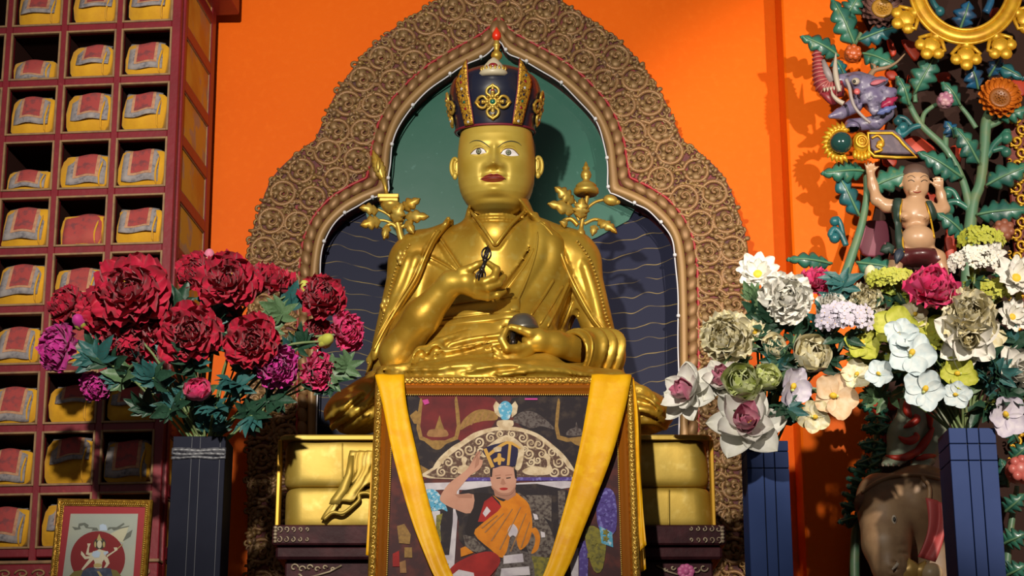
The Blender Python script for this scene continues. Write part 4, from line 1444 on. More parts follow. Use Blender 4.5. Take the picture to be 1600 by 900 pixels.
# ------------------------------------------------------------ lotus ornaments at the shoulders
def lobed(base, tip, width, Y0, Y1=None, lobes=4, dome=0.012, bend=0.0, depth=0.35, nt=33, sink=0.004):
    """leaf with notched edges between two photo points (px) on depths Y0..Y1; returns a solid"""
    Y1 = Y0 if Y1 is None else Y1
    a = P(*base, Y0); b = P(*tip, Y1)
    ax = b - a; Ln = np.linalg.norm(ax); ax = ax / Ln
    nrm = np.array([0, -1.0, 0]); nrm = unit(nrm - ax * (nrm @ ax)); sd = np.cross(ax, nrm)
    W = width * PXS(Y0) / 2
    return lobed3(a, ax * Ln, sd, nrm, W, lobes, dome, bend, depth, nt, sink)
def lobed3(a, axv, sd, nrm, W, lobes=4, dome=0.012, bend=0.0, depth=0.35, nt=33, sink=0.004):
    G = []
    Ln = np.linalg.norm(axv)
    for t in np.linspace(0, 1, nt):
        sh = math.sin(math.pi * min(1, t ** 0.75 * 0.97 + 0.03)) ** 0.8
        if lobes:
            fr_ = (t * lobes) % 1.0
            lob = 1 - depth * (abs(fr_ * 2 - 1) ** 2.0 if t < 0.98 else 0)
        else:
            lob = 1
        w = W * sh * lob
        c = a + axv * t + sd * bend * Ln * math.sin(math.pi * t * 0.5) ** 2 + nrm * dome * math.sin(math.pi * t) * 0.8
        row = []
        for u in (-1, -0.55, -0.18, 0, 0.18, 0.55, 1):
            row.append(c + sd * w * u + nrm * (dome * (0.35 * abs(u) * (1 - abs(u)) * 4 * 0.5 - 0.55 * u * u) + (0.002 if u == 0 else 0)) + axv * 0.05 * abs(u) * (1 if lobes else 0))
        G.append(row)
    return sheet(np.array(G), -sink)
def orn_leafs(parent, specs, mt, Y=-0.47):
    for (b, t, w, lb, bd_) in specs:
        part('leaf', lobed(b, t, w, Y, Y - 0.02, lb, 0.012, bd_), mt, parent)
def lotus_stem(parent, pts, r, Y, name='stem'):
    return part(name, tube([P(x, y, Y) for x, y in cr(np.array(pts, float), 6)], r, 8), gold_orn, parent)
OY = -0.46
lw = part('lotus_stem', tube([P(x, y, OY) for x, y in cr(np.array([(633, 384), (627, 372), (622, 352), (615, 335)], float), 6)], [.010] * 18 + [.007], 8), gold_orn, statue)
for pts, r in (([(622, 358), (612, 350), (602, 356), (600, 366), (607, 371)], .006), ([(625, 356), (634, 352), (644, 356), (645, 364)], .005), ([(620, 350), (606, 335), (590, 327)], .004), ([(620, 352), (602, 345), (588, 344)], .004), ([(626, 350), (634, 338), (645, 333)], .004)):
    part('tendril', tube([P(x, y, OY) for x, y in cr(np.array(pts, float), 6)], r, 7), gold_orn, lw)
orn_leafs(lw, [((592, 330), (563, 327), 22, 3, 0.1), ((596, 346), (564, 348), 26, 3, -0.1), ((606, 352), (600, 372), 16, 2, 0), ((632, 340), (668, 334), 24, 3, 0.1), ((628, 328), (653, 308), 24, 3, 0.1), ((634, 345), (648, 362), 20, 2, 0.1), ((616, 348), (628, 318), 26, 3, 0)], gold_orn, OY - .01)
m = MB()
for (dx, dy, dz, w_, h_) in ((0, 0, 0, 34, 7), (1, 0, .012, 30, 6)):
    c = P(607 + dx, 309, OY - .01) + [0, 0, -dz]
    m.addm(box(c - [w_ * S_ / 2, 0.02, h_ * S_ / 2], c + [w_ * S_ / 2, 0.02, h_ * S_ / 2], 0.002))
part('book', m, gold_orn, lw, False)
part('lotus_seat', lathe([(0, -0.022), (0.012, -0.022), (0.026, -0.008), (0.030, 0.0), (0.027, 0.006), (0.020, 0.009), (0, 0.009)], 18, AIM(P(611, 321, OY - .01), (0, 0, 1))), gold_orn, lw)
m = MB()
m.addm(tube([P(x, y, OY - .01) for x, y in [(605, 306), (602, 292), (598, 278)]], [.006, .0055, .007], 8))
m.addm(lobed((600, 284), (583, 236), 21, OY - .01, None, 7, 0.010, 0.0, 0.22))
m.addm(ball(P(591, 258, OY - .022), (.006, .006, .02), 8, 6))
part('sword', m, gold_orn, lw)
rw = part('lotus_stem', tube([P(x, y, OY) for x, y in cr(np.array([(906, 385), (907, 372), (909, 350), (913, 330), (918, 305)], float), 6)], [.012] * 10 + [.006] * 15, 8), gold_orn, statue)
for pts, r in (([(903, 352), (892, 342), (881, 346), (879, 355), (885, 357)], .007), ([(905, 345), (896, 330), (882, 322)], .004), ([(908, 338), (900, 318), (888, 304)], .004), ([(914, 342), (918, 326), (930, 316), (944, 312)], .0045), ([(913, 350), (928, 343), (940, 345)], .005)):
    part('tendril', tube([P(x, y, OY) for x, y in cr(np.array(pts, float), 6)], r, 7), gold_orn, rw)
orn_leafs(rw, [((900, 330), (857, 322), 26, 3, 0.1), ((898, 318), (866, 296), 26, 4, 0.1), ((886, 352), (876, 346), 14, 0, 0), ((906, 342), (910, 310), 28, 4, 0), ((934, 343), (958, 366), 20, 4, -0.15), ((930, 352), (926, 366), 16, 2, 0)], gold_orn, OY - .01)
m = MB(); m.addm(ball(P(954, 313, OY - .01), (.022, .016, .016), 12, 8, TR((0, 0, 0), (0, 0.3, 0))))
m.addm(ball(P(963, 316, OY - .01), (.012, .008, .008), 10, 6)); part('bud', m, gold_orn, rw)
part('bell', lathe([(0.0, -0.002), (0.031, -0.006), (0.036, 0.0), (0.035, 0.010), (0.028, 0.014), (0.030, 0.020), (0.024, 0.026), (0.014, 0.032), (0.008, 0.038), (0.014, 0.046), (0.0155, 0.054), (0.013, 0.062), (0.008, 0.068), (0.011, 0.074), (0.006, 0.080), (0.004, 0.088), (0.001, 0.094), (0, 0.095)], 22, AIM(P(916, 301, OY - .01), (0, 0, 1))), gold_orn, rw)
# thin dark wires of the painted halo pins

# ------------------------------------------------------------ gilded double cushion and lacquered base
CY0, CY1 = -0.82, -0.16
zc = lambda y, Y=CY0: P(779, y, Y)[2]
cush_gold = mat('cushion_gold_leaf', (0.40, 0.28, 0.050), 0.52, 0.5, n1=(5, (0.40, 0.25, 0.03), 0.4, 0.65), n2=(28, (0.52, 0.38, 0.10), 0.55, 0.75), bump=(14, 0.12, 0.01))
cush_edge = mat('cushion_edge_gold', (0.50, 0.27, 0.02), 0.45, 0.5)
plum = mat('plum_lacquer', (0.030, 0.008, 0.011), 0.5, spec=0.1, n1=(20, (0.06, 0.016, 0.02), 0.45, 0.7), bump=(60, 0.1))
silverpaint = mat('silver_tan_paint', (0.32, 0.25, 0.17), 0.5, 0.3, n1=(60, (0.18, 0.12, 0.08), 0.45, 0.65))
def roundrect(x0, x1, y0, y1, rc, n=8):
    out = []
    for cx, cy, a0 in ((x1 - rc, y0 + rc, -math.pi / 2), (x1 - rc, y1 - rc, 0), (x0 + rc, y1 - rc, math.pi / 2), (x0 + rc, y0 + rc, math.pi)):
        for i in range(n + 1):
            a = a0 + math.pi / 2 * i / n
            out.append((cx + rc * math.cos(a), cy + rc * math.sin(a), math.cos(a), math.sin(a)))
    # densify straight sides
    res = []
    k = len(out)
    for i in range(k):
        a, b = out[i], out[(i + 1) % k]
        d = math.hypot(b[0] - a[0], b[1] - a[1])
        m_ = max(1, int(d / 0.03))
        for j in range(m_):
            t = j / m_
            res.append(tuple(a[q] * (1 - t) + b[q] * t for q in range(4)))
    return res
def cushion(x0, x1, y0, y1, z0, z1, bulge, rc, nz=17, wob=0.0):
    out = roundrect(x0, x1, y0, y1, rc)
    G = []
    for (x, y, nx, ny) in out:
        col_ = []
        l = math.hypot(nx, ny) + 1e-9
        for i in range(nz):
            a = -math.pi / 2 + math.pi * i / (nz - 1)
            e = 0.45
            inn = bulge * (1 - abs(math.cos(a)) ** e)
            zz = math.copysign(abs(math.sin(a)) ** e, math.sin(a))
            w_ = wob * (math.sin(x * 23 + zz) + math.sin(x * 51 + 2 * zz)) * 0.5 * abs(math.cos(a))
            col_.append((x - nx / l * (inn + w_), y - ny / l * (inn + w_), (z0 + z1) / 2 + zz * (z1 - z0) / 2))
        G.append(col_)
    V, F = sheet(np.array(G), 0, closed_u=True)
    n = len(out)
    F.append(tuple(j * nz for j in range(n))[::-1]); F.append(tuple(j * nz + nz - 1 for j in range(n)))
    return V, F
throne = thing('throne_cushion', (P(775, 700, -.5)[0], -0.5, zc(826)), 'stacked pair of gilded throne cushions under the golden statue', 'cushion')
XL = P(441, 755, CY0)[0]; XR = P(1109, 755, CY0)[0]
up_ = part('upper_cushion', cushion(XL, XR, CY0, CY1, zc(760), zc(686), 0.030, 0.05, wob=0.004), cush_gold, throne)
lo_ = part('lower_cushion', cushion(XL + 0.004, XR + 0.008, CY0 + 0.002, CY1, zc(826), zc(760), 0.028, 0.05, wob=0.003), cush_gold, throne)
lipo = [(x, y) for (x, y, _, _) in roundrect(XL - 0.012, XR + 0.010, CY0 - 0.012, CY1 - 0.003, 0.03)]
M0 = np.eye(4)
part('top_rim', prism(lipo, ZS - zc(688) - 0.0005, 0.004, None, zc(688)), cush_gold, throne, False)
for x0 in (XL - 0.010, XR + 0.006):
    part('corner_fillet', box((x0 - 0.004, CY0 - 0.008, zc(826)), (x0 + 0.006, CY0 + 0.03, zc(688)), 0.002), cush_edge, throne, False)
for (x, y0, y1) in ((535, 692, 758), (1045, 764, 824), (1000, 692, 757)):
    part('seam', tube([P(x, y, CY0 - 0.001) for y in np.linspace(y0, y1, 9)], 0.0022, 6), cush_gold, up_ if y0 < 760 else lo_)
# carved end of the robe hanging over the cushions
G = []
for t in np.linspace(0, 1, 22):
    row = []
    for u in np.linspace(0, 1, 17):
        xl = 548 - 45 * max(0, t - 0.35) / 0.65 - 3 * math.sin(t * 9); xr = 592
        x = xl + (xr - xl) * u
        yb = 812 - 62 * u + 6 * math.sin(u * 14)
        y = 705 + (yb - 705) * t
        row.append(P(x, y, CY0 - 0.004 - 0.0025 * math.sin(u * 11 + t * 3) ** 2 - 0.003 * t))
    G.append(row)
part('hanging_robe_end', sheet(np.array(G), -0.008), cush_gold, throne)
part('hem_fold', tube(smooth3([P(x, y, CY0 - 0.016) for x, y in cr(np.array([(506, 812), (520, 800), (535, 803), (552, 790), (562, 780), (560, 772), (575, 770), (582, 776)], float), 5)]), 0.005, 7), cush_gold, throne)
part('tassel_strip', sheet(np.array([[P(x0 + (x1 - x0) * u, y, CY0 - 0.014) for u in (0, .5, 1)] for x0, x1, y in ((545, 553, 712), (540, 552, 740), (528, 545, 765), (517, 534, 780), (514, 531, 788))]), -0.004), cush_gold, throne)

base = thing('lacquered_base', (P(778, 860, -.5)[0], -0.5, ALT), 'dark plum lacquered throne base with painted silver scrollwork', 'base')
BXL, BXR, BF = P(425, 840, -.88)[0], P(1134, 840, -.88)[0], -0.88
zb = lambda y: P(779, y, BF)[2]
part('top_slab', box((BXL, BF, zb(851)), (BXR, -0.152, zc(826) - 0.0005), 0.004), plum, base, False)
part('moulding', box((BXL + 0.008, BF + 0.014, zb(872)), (BXR - 0.008, -0.152, zb(851) - 0.0005), 0.006), plum, base, False)
part('body', box((BXL + 0.03, BF + 0.04, ALT), (BXR - 0.03, -0.152, zb(872) - 0.0005), 0.004), plum, base, False)
def scroll2(c, r, a0, a1, r1=0.25, n=16, y=BF - 0.002, rr=0.0025):
    a = np.linspace(a0, a1, n); q = np.linspace(r, r * r1, n)
    return tube([(c[0] + q[i] * math.cos(a[i]), y, c[2] + q[i] * math.sin(a[i])) for i in range(n)], rr, 5)
for sg, x0 in ((1, BXL + 0.006), (-1, BXR - 0.006)):
    m = MB()
    zt, zl = zc(826) - 0.008, zb(851) + 0.008
    for i in range(5):
        for z_ in (zt, zl):
            s_ = 1 if z_ == zt else -1
            m.addm(scroll2((x0 + sg * (0.012 + i * 0.017), 0, z_ - s_ * 0.004), 0.0085 * (1 - i * 0.10), -1.5 * sg * s_, 4.5 * sg * s_, rr=0.0019))
    for z_ in np.linspace(zl, zt, 5):
        m.addm(ball((x0 + sg * 0.002, BF - 0.001, z_), (0.006, 0.003, 0.0045), 7, 5))
    part('corner_scrollwork', m, silverpaint, base)
    m = MB()
    yb_ = BF + 0.037
    x1 = x0 + sg * 0.035
    zt2 = zb(876)
    for i in range(6):
        m.addm(scroll2((x1 + sg * (0.012 + i * 0.019), 0, zt2 - 0.012 - 0.004 * (i % 2)), 0.011 * (1 - i * .1), 0, 5.2 * sg, y=yb_, rr=0.0028))
    for i in range(3):
        m.addm(scroll2((x1 + sg * 0.022, 0, zt2 - 0.045 - i * 0.034), 0.017, 1.5 * sg, -3.6 * sg, y=yb_, rr=0.0034))
        m.addm(ball((x1 + sg * 0.016, yb_, zt2 - 0.05 - i * 0.034), (0.009, 0.004, 0.011), 8, 6))
    m.addm(tube([(x1 + sg * d, yb_, z_) for d, z_ in ((0.13, zt2 - 0.006), (0.10, zt2 - 0.022), (0.05, zt2 - 0.036), (0.035, zt2 - 0.08), (0.034, ALT + 0.01))], 0.0028, 6))
    part('corner_bracket', m, silverpaint, base)
m = MB()
c = P(1072, 893, BF + 0.034)
for i in range(9):
    a = i * 2 * math.pi / 9
    m.addm(ball(c + np.array([0.014 * math.cos(a), 0, 0.012 * math.sin(a)]), (0.009, 0.004, 0.008), 8, 5))
m.addm(ball(c, (0.01, 0.008, 0.01), 8, 6))
part('pink_rosette', m, mat('pink_paint', (0.50, 0.10, 0.26), 0.5), base)

# ------------------------------------------------------------ large framed photograph leaning on the base
LEAN = math.radians(13)
fu = np.array([0, math.sin(LEAN), math.cos(LEAN)]); fn = np.array([0, -math.cos(LEAN), math.sin(LEAN)])
FT = P(788.5, 591, -0.965)
FB0 = FT - fu * ((FT[2] - ALT) / fu[2])          # foot of the frame on the altar
FB0 = FB0 + np.array([0, 0, 0.0005])
def onframe(px, py, lift=0.0):
    d = ray(px, py); t = ((FT - CAM) @ fn) / (d @ fn)
    return CAM + d * t + fn * lift
def floc(px, py):
    w = onframe(px, py) - FB0
    return w[0], w @ fu
def fp(a, b, c=0.0):
    return FB0 + np.array([a, 0, 0]) + fu * b + fn * c
FW = 0.5 * ((floc(989, 592)[0] - floc(588, 592)[0])) + 0.002
FH = floc(788, 590.5)[1]
frame_gold = mat('frame_gold', (0.52, 0.29, 0.035), 0.35, 0.65, n1=(120, (0.36, 0.17, 0.02), 0.45, 0.6), bump=(140, 0.5, 0.003))
frame_bright = mat('frame_gold_bright', (0.60, 0.40, 0.09), 0.35, 0.65)
frame_amber = mat('frame_amber_lacquer', (0.36, 0.11, 0.008), 0.25, 0.45, coat=0.5)
frm = thing('framed_photograph', FB0, 'large gold-framed photograph of a robed monk, hung with a yellow silk scarf', 'picture frame')
def rect_sweep(prof, hw, b0, b1, pt):
    """sweep profile (inset, height) round a rectangle with mitred corners"""
    rows = []
    for (i, c) in prof:
        rows.append([pt(-hw + i, b0 + i, c), pt(hw - i, b0 + i, c), pt(hw - i, b1 - i, c), pt(-hw + i, b1 - i, c)])
    n = len(rows); V = np.array(rows).reshape(-1, 3); F = []
    for k in range(n - 1):
        for q in range(4):
            F.append((k * 4 + q, k * 4 + (q + 1) % 4, (k + 1) * 4 + (q + 1) % 4, (k + 1) * 4 + q))
    return V, F
D_ = -0.03
part('outer_moulding', rect_sweep([(0.030, D_), (0, D_), (0, 0.0), (0.003, 0.010), (0.010, 0.015), (0.018, 0.011), (0.021, 0.004)], FW, 0, FH, fp), frame_gold, frm, False)
part('inner_moulding', rect_sweep([(0.021, 0.004), (0.024, 0.007), (0.030, 0.004), (0.036, -0.001), (0.041, -0.004), (0.043, -0.006)], FW, 0, FH, fp), frame_amber, frm, False)
m = MB()
def rim_pts(inset, step):
    out = []
    hw, b0, b1 = FW - inset, inset, FH - inset
    per = [((-hw, b0), (hw, b0)), ((hw, b0), (hw, b1)), ((hw, b1), (-hw, b1)), ((-hw, b1), (-hw, b0))]
    for a, b in per:
        d = math.hypot(b[0] - a[0], b[1] - a[1]); n = int(d / step)
        for i in range(n):
            t = (i + .5) / n
            out.append((a[0] + (b[0] - a[0]) * t, a[1] + (b[1] - a[1]) * t, math.atan2(b[1] - a[1], b[0] - a[0])))
    return out
for i, (a, b, th) in enumerate(rim_pts(0.010, 0.0125)):
    M = np.eye(4)
    ca, sa = math.cos(th), math.sin(th)
    ex = np.array([ca, 0, 0]) + fu * sa; ey = np.array([-sa, 0, 0]) + fu * ca
    M = FRAME(fp(a, b, 0.0135), ex, ey, fn, 0.0068)
    a0 = 0.6 if i % 2 else 3.7
    m.addm(tube(spiral((0, 0), 0.95, 0.2, a0, a0 + 4.6 * (1 if i % 2 else -1), 8), np.linspace(.22, .34, 8), 4), 0, M)
part('carved_leaf_edge', m, frame_bright, frm, kind='stuff')
m = MB()
for (a, b, th) in rim_pts(0.0445, 0.0052):
    m.addm(ball(fp(a, b, -0.0045), 0.0024, 5, 4))
part('bead_row', m, frame_bright, frm, kind='stuff')
part('back_board', (lambda V, F: (np.array([fp(v[0], v[1], v[2]) for v in V]), F))(*box((-FW + .004, .004, -0.034), (FW - .004, FH - .004, -0.012))), mat('board_brown', (0.05, 0.03, 0.02), 0.8), frm, False)

# printed picture: flat ink shapes on the paper, a glass reflection among them
def inkm(name, c, n1=None, n2=None):
    return mat('ink_' + name, c, 0.6, n1=n1, n2=n2, spec=0.12)
I = {
 'ground': inkm('ground', (0.050, 0.020, 0.022), (30, (0.10, 0.028, 0.024), 0.45, 0.65)),
 'maroon': inkm('maroon', (0.14, 0.020, 0.022), (22, (0.08, 0.016, 0.018), 0.4, 0.7)),
 'wood': inkm('wood', (0.28, 0.145, 0.06), (66, (0.20, 0.10, 0.04), 0.4, 0.7)),
 'dark': inkm('dark', (0.022, 0.016, 0.020), (44, (0.05, 0.035, 0.03), 0.5, 0.7)),
 'ochre': inkm('ochre', (0.26, 0.15, 0.045), (132, (0.18, 0.10, 0.035), 0.40, 0.7)),
 'grey': inkm('grey', (0.11, 0.09, 0.085), (154, (0.05, 0.035, 0.035), 0.45, 0.6)),
 'cream': inkm('cream', (0.52, 0.42, 0.29), (57, (0.40, 0.30, 0.19), 0.45, 0.6)),
 'lace': inkm('lace', (0.085, 0.045, 0.035), (150, (0.22, 0.16, 0.11), 0.52, 0.66)),
 'white': inkm('white', (0.48, 0.44, 0.47), (39, (0.38, 0.34, 0.38), 0.45, 0.65)),
 'blue': inkm('blue', (0.08, 0.28, 0.42), (110, (0.40, 0.50, 0.55), 0.52, 0.64)),
 'violet': inkm('violet', (0.07, 0.045, 0.20), (110, (0.18, 0.16, 0.42), 0.52, 0.66)),
 'leafy': inkm('leafy', (0.20, 0.17, 0.03), (99, (0.10, 0.09, 0.03), 0.44, 0.64)),
 'skin': inkm('skin', (0.42, 0.225, 0.16), (19, (0.36, 0.18, 0.125), 0.4, 0.7)),
 'skin2': inkm('skin2', (0.30, 0.145, 0.10)),
 'black': inkm('black', (0.018, 0.012, 0.014)),
 'navy': inkm('navy', (0.018, 0.014, 0.045)),
 'robe': inkm('robe', (0.50, 0.175, 0.010), (60, (0.42, 0.135, 0.008), 0.40, 0.70)),
 'red': inkm('red', (0.30, 0.018, 0.016), (26, (0.20, 0.012, 0.012), 0.4, 0.7)),
 'brocade': inkm('brocade', (0.14, 0.115, 0.10), (132, (0.045, 0.03, 0.03), 0.42, 0.62)),
 'goldline': inkm('goldline', (0.45, 0.26, 0.06)),
 'pink': inkm('pink', (0.42, 0.05, 0.22)),
}
Z = lambda x, y: (600 + x / 3.0, 600 + y / 3.0)         # coordinates read off a 3x enlargement
SH = [
 ('maroon', [(105, 60), (520, 60), (500, 200), (360, 290), (250, 400), (130, 430)]),
 ('dark', [(100, 60), (170, 60), (170, 250), (350, 252), (330, 300), (230, 400), (120, 330)]),
 ('dark', [(600, 60), (965, 60), (960, 460), (880, 420), (780, 260), (640, 190)]),
 ('maroon', [(350, 65), (520, 65), (525, 130), (360, 215)]),
 ('ochre', [(165, 78), (180, 78), (180, 238), (330, 238), (330, 70), (345, 70), (345, 252), (165, 252)]),
 ('ochre', [(812, 78), (826, 78), (826, 234), (960, 234), (960, 250), (812, 250)]),
 ('wood', [(207, 212), (228, 204), (275, 204), (295, 212), (295, 238), (207, 238)]), ('ochre', [(238, 204), (250, 168), (260, 138), (268, 168), (282, 204)]),
 ('grey', [(855, 232), (870, 205), (895, 196), (902, 170), (910, 196), (925, 205), (930, 232)]),
 ('ochre', [(195, 258), (300, 258), (285, 278), (262, 298), (235, 298), (212, 280)]), ('ochre', [(120, 140), (150, 115), (165, 130), (165, 180), (140, 178)]),
 ('ochre', [(870, 256), (925, 256), (920, 285), (895, 275)]), ('ochre', [(140, 380), (170, 372), (210, 395), (205, 430), (150, 425)]),
 ('ochre', [(352, 210), (372, 160), (425, 118), (480, 112), (530, 130), (528, 160), (470, 165), (410, 180)]),
 ('grey', [(602, 165), (640, 125), (700, 122), (760, 160), (800, 205), (740, 190), (690, 200), (640, 180)]),
 ('cream', [(512, 95), (525, 72), (545, 90), (545, 150), (520, 130)]), ('cream', [(628, 95), (615, 72), (598, 90), (598, 150), (622, 130)]),
 ('blue', [(536, 105), (550, 80), (568, 72), (588, 80), (602, 105), (590, 150), (578, 160), (558, 160), (548, 150)]),
 ('cream', [(530, 168), (550, 162), (590, 162), (606, 168), (600, 192), (535, 192)]),
 ('cream', [(212, 435), (228, 385), (262, 335), (320, 285), (360, 262), (420, 222), (500, 198), (570, 192), (640, 198), (720, 225), (780, 268), (840, 320), (878, 370), (895, 405), (880, 440)]),
 ('lace', [(240, 432), (258, 382), (300, 335), (372, 282), (430, 245), (505, 215), (570, 210), (640, 216), (710, 240), (770, 285), (820, 330), (862, 385), (868, 432)]),
 ('cream', [(345, 410), (350, 380), (368, 372), (362, 345), (375, 332), (390, 345), (382, 370), (410, 385), (430, 410), (400, 420)]),
 ('cream', [(648, 400), (700, 378), (760, 385), (762, 350), (745, 335), (760, 318), (780, 335), (778, 365), (790, 395), (770, 418), (680, 420)]),
 ('cream', [(455, 330), (480, 290), (572, 232), (650, 280), (655, 330), (640, 390), (615, 390), (628, 300), (572, 262), (500, 300), (478, 335)]),
 ('violet', [(370, 432), (880, 430), (880, 446), (370, 448)]),
 ('white', [(160, 462), (300, 455), (500, 450), (500, 482), (370, 490), (290, 488), (165, 492)]), ('white', [(600, 462), (740, 452), (880, 450), (870, 480), (740, 488), (600, 496)]),
 ('white', [(300, 490), (352, 488), (345, 600), (328, 860), (302, 860)]), ('white', [(225, 580), (262, 590), (268, 850), (238, 850), (220, 700)]), ('white', [(238, 796), (330, 796), (330, 836), (238, 836)]),
 ('dark', [(262, 560), (325, 520), (322, 640), (305, 796), (268, 796)]), ('dark', [(370, 492), (860, 490), (830, 820), (640, 850), (380, 760), (350, 640)]),
 ('brocade', [(665, 515), (785, 515), (785, 640), (720, 600)]), ('brocade', [(815, 495), (850, 490), (845, 640), (820, 650)]),
 ('blue', [(175, 510), (200, 488), (240, 492), (272, 530), (298, 590), (270, 580), (232, 590), (190, 570)]), ('leafy', [(245, 610), (275, 600), (262, 660), (268, 730), (240, 740)]),
 ('violet', [(1000, 530), (1040, 480), (1085, 520), (1088, 680), (1030, 700), (1000, 640)]), ('violet', [(915, 740), (960, 720), (955, 900), (915, 900)]),
 ('leafy', [(945, 680), (985, 660), (1040, 720), (1025, 860), (985, 870), (950, 760)]), ('blue', [(1010, 660), (1070, 690), (1075, 760), (1020, 740)]), ('white', [(865, 790), (912, 760), (912, 900), (880, 900)]),
 ('ochre', [(60, 660), (95, 650), (125, 700), (120, 745), (70, 740)]), ('ochre', [(95, 760), (130, 760), (132, 808), (95, 808)]), ('red', [(40, 790), (70, 775), (72, 850), (40, 850)]), ('wood', [(72, 830), (100, 820), (105, 880), (75, 880)]),
 ('pink', [(178, 70), (205, 64), (212, 84), (190, 92)]), ('pink', [(660, 60), (720, 60), (720, 68), (660, 68)]),
 # the seated monk
 ('brocade', [(620, 515), (668, 530), (720, 590), (770, 650), (800, 740), (770, 800), (700, 820), (650, 700)]),
 ('black', [(415, 512), (470, 505), (520, 520), (500, 600), (440, 700), (380, 690), (400, 600)]),
 ('red', [(440, 640), (470, 545), (505, 520), (555, 575), (480, 640)]), ('white', [(462, 600), (482, 568), (500, 590), (475, 618)]),
 ('robe', [(508, 515), (560, 545), (612, 505), (640, 520), (680, 560), (695, 640), (690, 700), (660, 760), (560, 810), (500, 770), (422, 695), (470, 640), (550, 570)]),
 ('robe', [(690, 680), (712, 668), (732, 710), (722, 770), (690, 790), (705, 750), (708, 712)]),
 ('brocade', [(370, 700), (420, 712), (480, 770), (440, 785), (385, 770)]), ('robe', [(358, 765), (380, 755), (420, 785), (360, 805)]),
 ('skin', [(262, 525), (300, 465), (350, 425), (392, 390), (415, 350), (440, 308), (452, 320), (448, 345), (462, 352), (458, 378), (440, 400), (408, 420), (370, 462), (340, 510), (420, 512), (405, 600), (330, 580), (275, 552)]),
 ('skin2', [(330, 512), (415, 510), (412, 530), (350, 528)]), ('skin2', [(436, 330), (448, 345), (444, 372), (424, 392), (428, 362)]),
 ('skin2', [(510, 470), (615, 470), (618, 515), (580, 540), (520, 520)]),
 ('skin', [(498, 400), (520, 385), (560, 378), (600, 384), (620, 402), (620, 450), (610, 495), (585, 515), (545, 515), (515, 492), (500, 450)]),
 ('black', [(496, 395), (510, 388), (506, 430), (498, 430)]), ('black', [(608, 388), (622, 400), (622, 440), (614, 436)]),
 ('skin2', [(520, 422), (548, 418), (548, 424), (522, 428)]), ('skin2', [(568, 420), (600, 416), (602, 422), (570, 426)]), ('black', [(526, 434), (546, 432), (546, 437), (528, 439)]), ('black', [(572, 434), (594, 431), (594, 436), (574, 439)]),
 ('skin2', [(552, 440), (560, 438), (572, 462), (558, 468), (546, 462)]), ('red', [(542, 484), (560, 480), (580, 483), (576, 490), (560, 493), (546, 490)]),
 ('navy', [(462, 312), (480, 290), (545, 272), (600, 282), (628, 300), (622, 345), (612, 380), (560, 376), (505, 390), (490, 350)]),
 ('goldline', [(465, 300), (480, 295), (518, 382), (502, 388)]), ('goldline', [(585, 268), (598, 275), (588, 376), (575, 376)]), ('goldline', [(488, 320), (575, 262), (635, 288), (632, 298), (576, 276), (498, 330)]),
 ('goldline', [(512, 348), (530, 338), (534, 320), (548, 322), (550, 338), (568, 346), (560, 358), (550, 356), (546, 374), (534, 372), (532, 358), (518, 362)]), ('cream', [(512, 296), (530, 286), (552, 292), (548, 310), (520, 314)]),
 ('red', [(290, 895), (330, 840), (420, 795), (500, 780), (545, 815), (520, 870), (440, 930), (280, 930)]), ('white', [(300, 905), (350, 865), (420, 880), (430, 930), (290, 930)]),
 ('leafy', [(680, 800), (780, 810), (760, 900), (690, 900)]),
 ('white', [(596, 655), (612, 655), (628, 682), (616, 712), (590, 712), (580, 684)]), ('grey', [(592, 712), (616, 712), (634, 770), (690, 800), (694, 930), (520, 930), (545, 830), (575, 780)]), ('white', [(560, 800), (650, 790), (655, 830), (560, 838)]), ('white', [(550, 860), (680, 850), (685, 890), (545, 898)]),  # pale stupa: a reflection in the glass, put into the print as ink
]
paper = part('printed_photograph', (np.array([fp(a, b, -0.010) for a, b in ((-FW + .04, .04), (FW - .04, .04), (FW - .04, FH - .04), (-FW + .04, FH - .04))]), [(0, 1, 2, 3)]), I['ground'], frm, False, label='photograph of a robed monk in a dark hat raising one hand')
keys = list(I)
def curlink(cx, cy, r, a0, turns, w, k='cream', r1=0.15):
    n = 14; o1 = []; o2 = []
    for i in range(n):
        t = i / (n - 1); a = a0 + turns * 6.283 * t; q_ = r * (1 - (1 - r1) * t); ww = w * (0.5 + 0.5 * math.sin(math.pi * min(1, t + .25)))
        o1.append((cx + (q_ + ww) * math.cos(a), cy + (q_ + ww) * math.sin(a))); o2.append((cx + max(.5, q_ - ww) * math.cos(a), cy + max(.5, q_ - ww) * math.sin(a)))
    return (k, o1 + o2[::-1])
rgp = random.Random(6)
CUR = []
for (cx, cy, r) in ((270, 405, 24), (300, 360, 26), (330, 400, 22), (350, 320, 26), (400, 300, 28), (420, 345, 22), (445, 265, 24), (480, 400, 16), (500, 245, 24), (545, 228, 18), (600, 228, 18), (650, 245, 24), (690, 270, 26), (725, 275, 28), (680, 320, 24), (740, 320, 22), (790, 315, 26), (820, 360, 26), (845, 405, 22), (800, 405, 24), (690, 360, 20), (720, 350, 18), (385, 395, 18), (450, 310, 20), (660, 300, 16)):
    CUR.append(curlink(cx, cy, r, rgp.uniform(0, 6), 1.5 * rgp.choice((-1, 1)), 4.2))
iL = [i for i, q in enumerate(SH) if q[0] == 'lace'][0]
SH[iL + 1:iL + 1] = CUR
for x0, y0, x1, y1 in ((350, 205, 372, 165), (375, 195, 400, 145), (405, 185, 432, 128), (440, 172, 465, 122), (475, 165, 497, 122), (505, 160, 522, 130)):
    SH.insert(iL - 4, ('wood', [(x0, y0), (x0 + 7, y0), (x1 + 6, y1), (x1, y1)]))
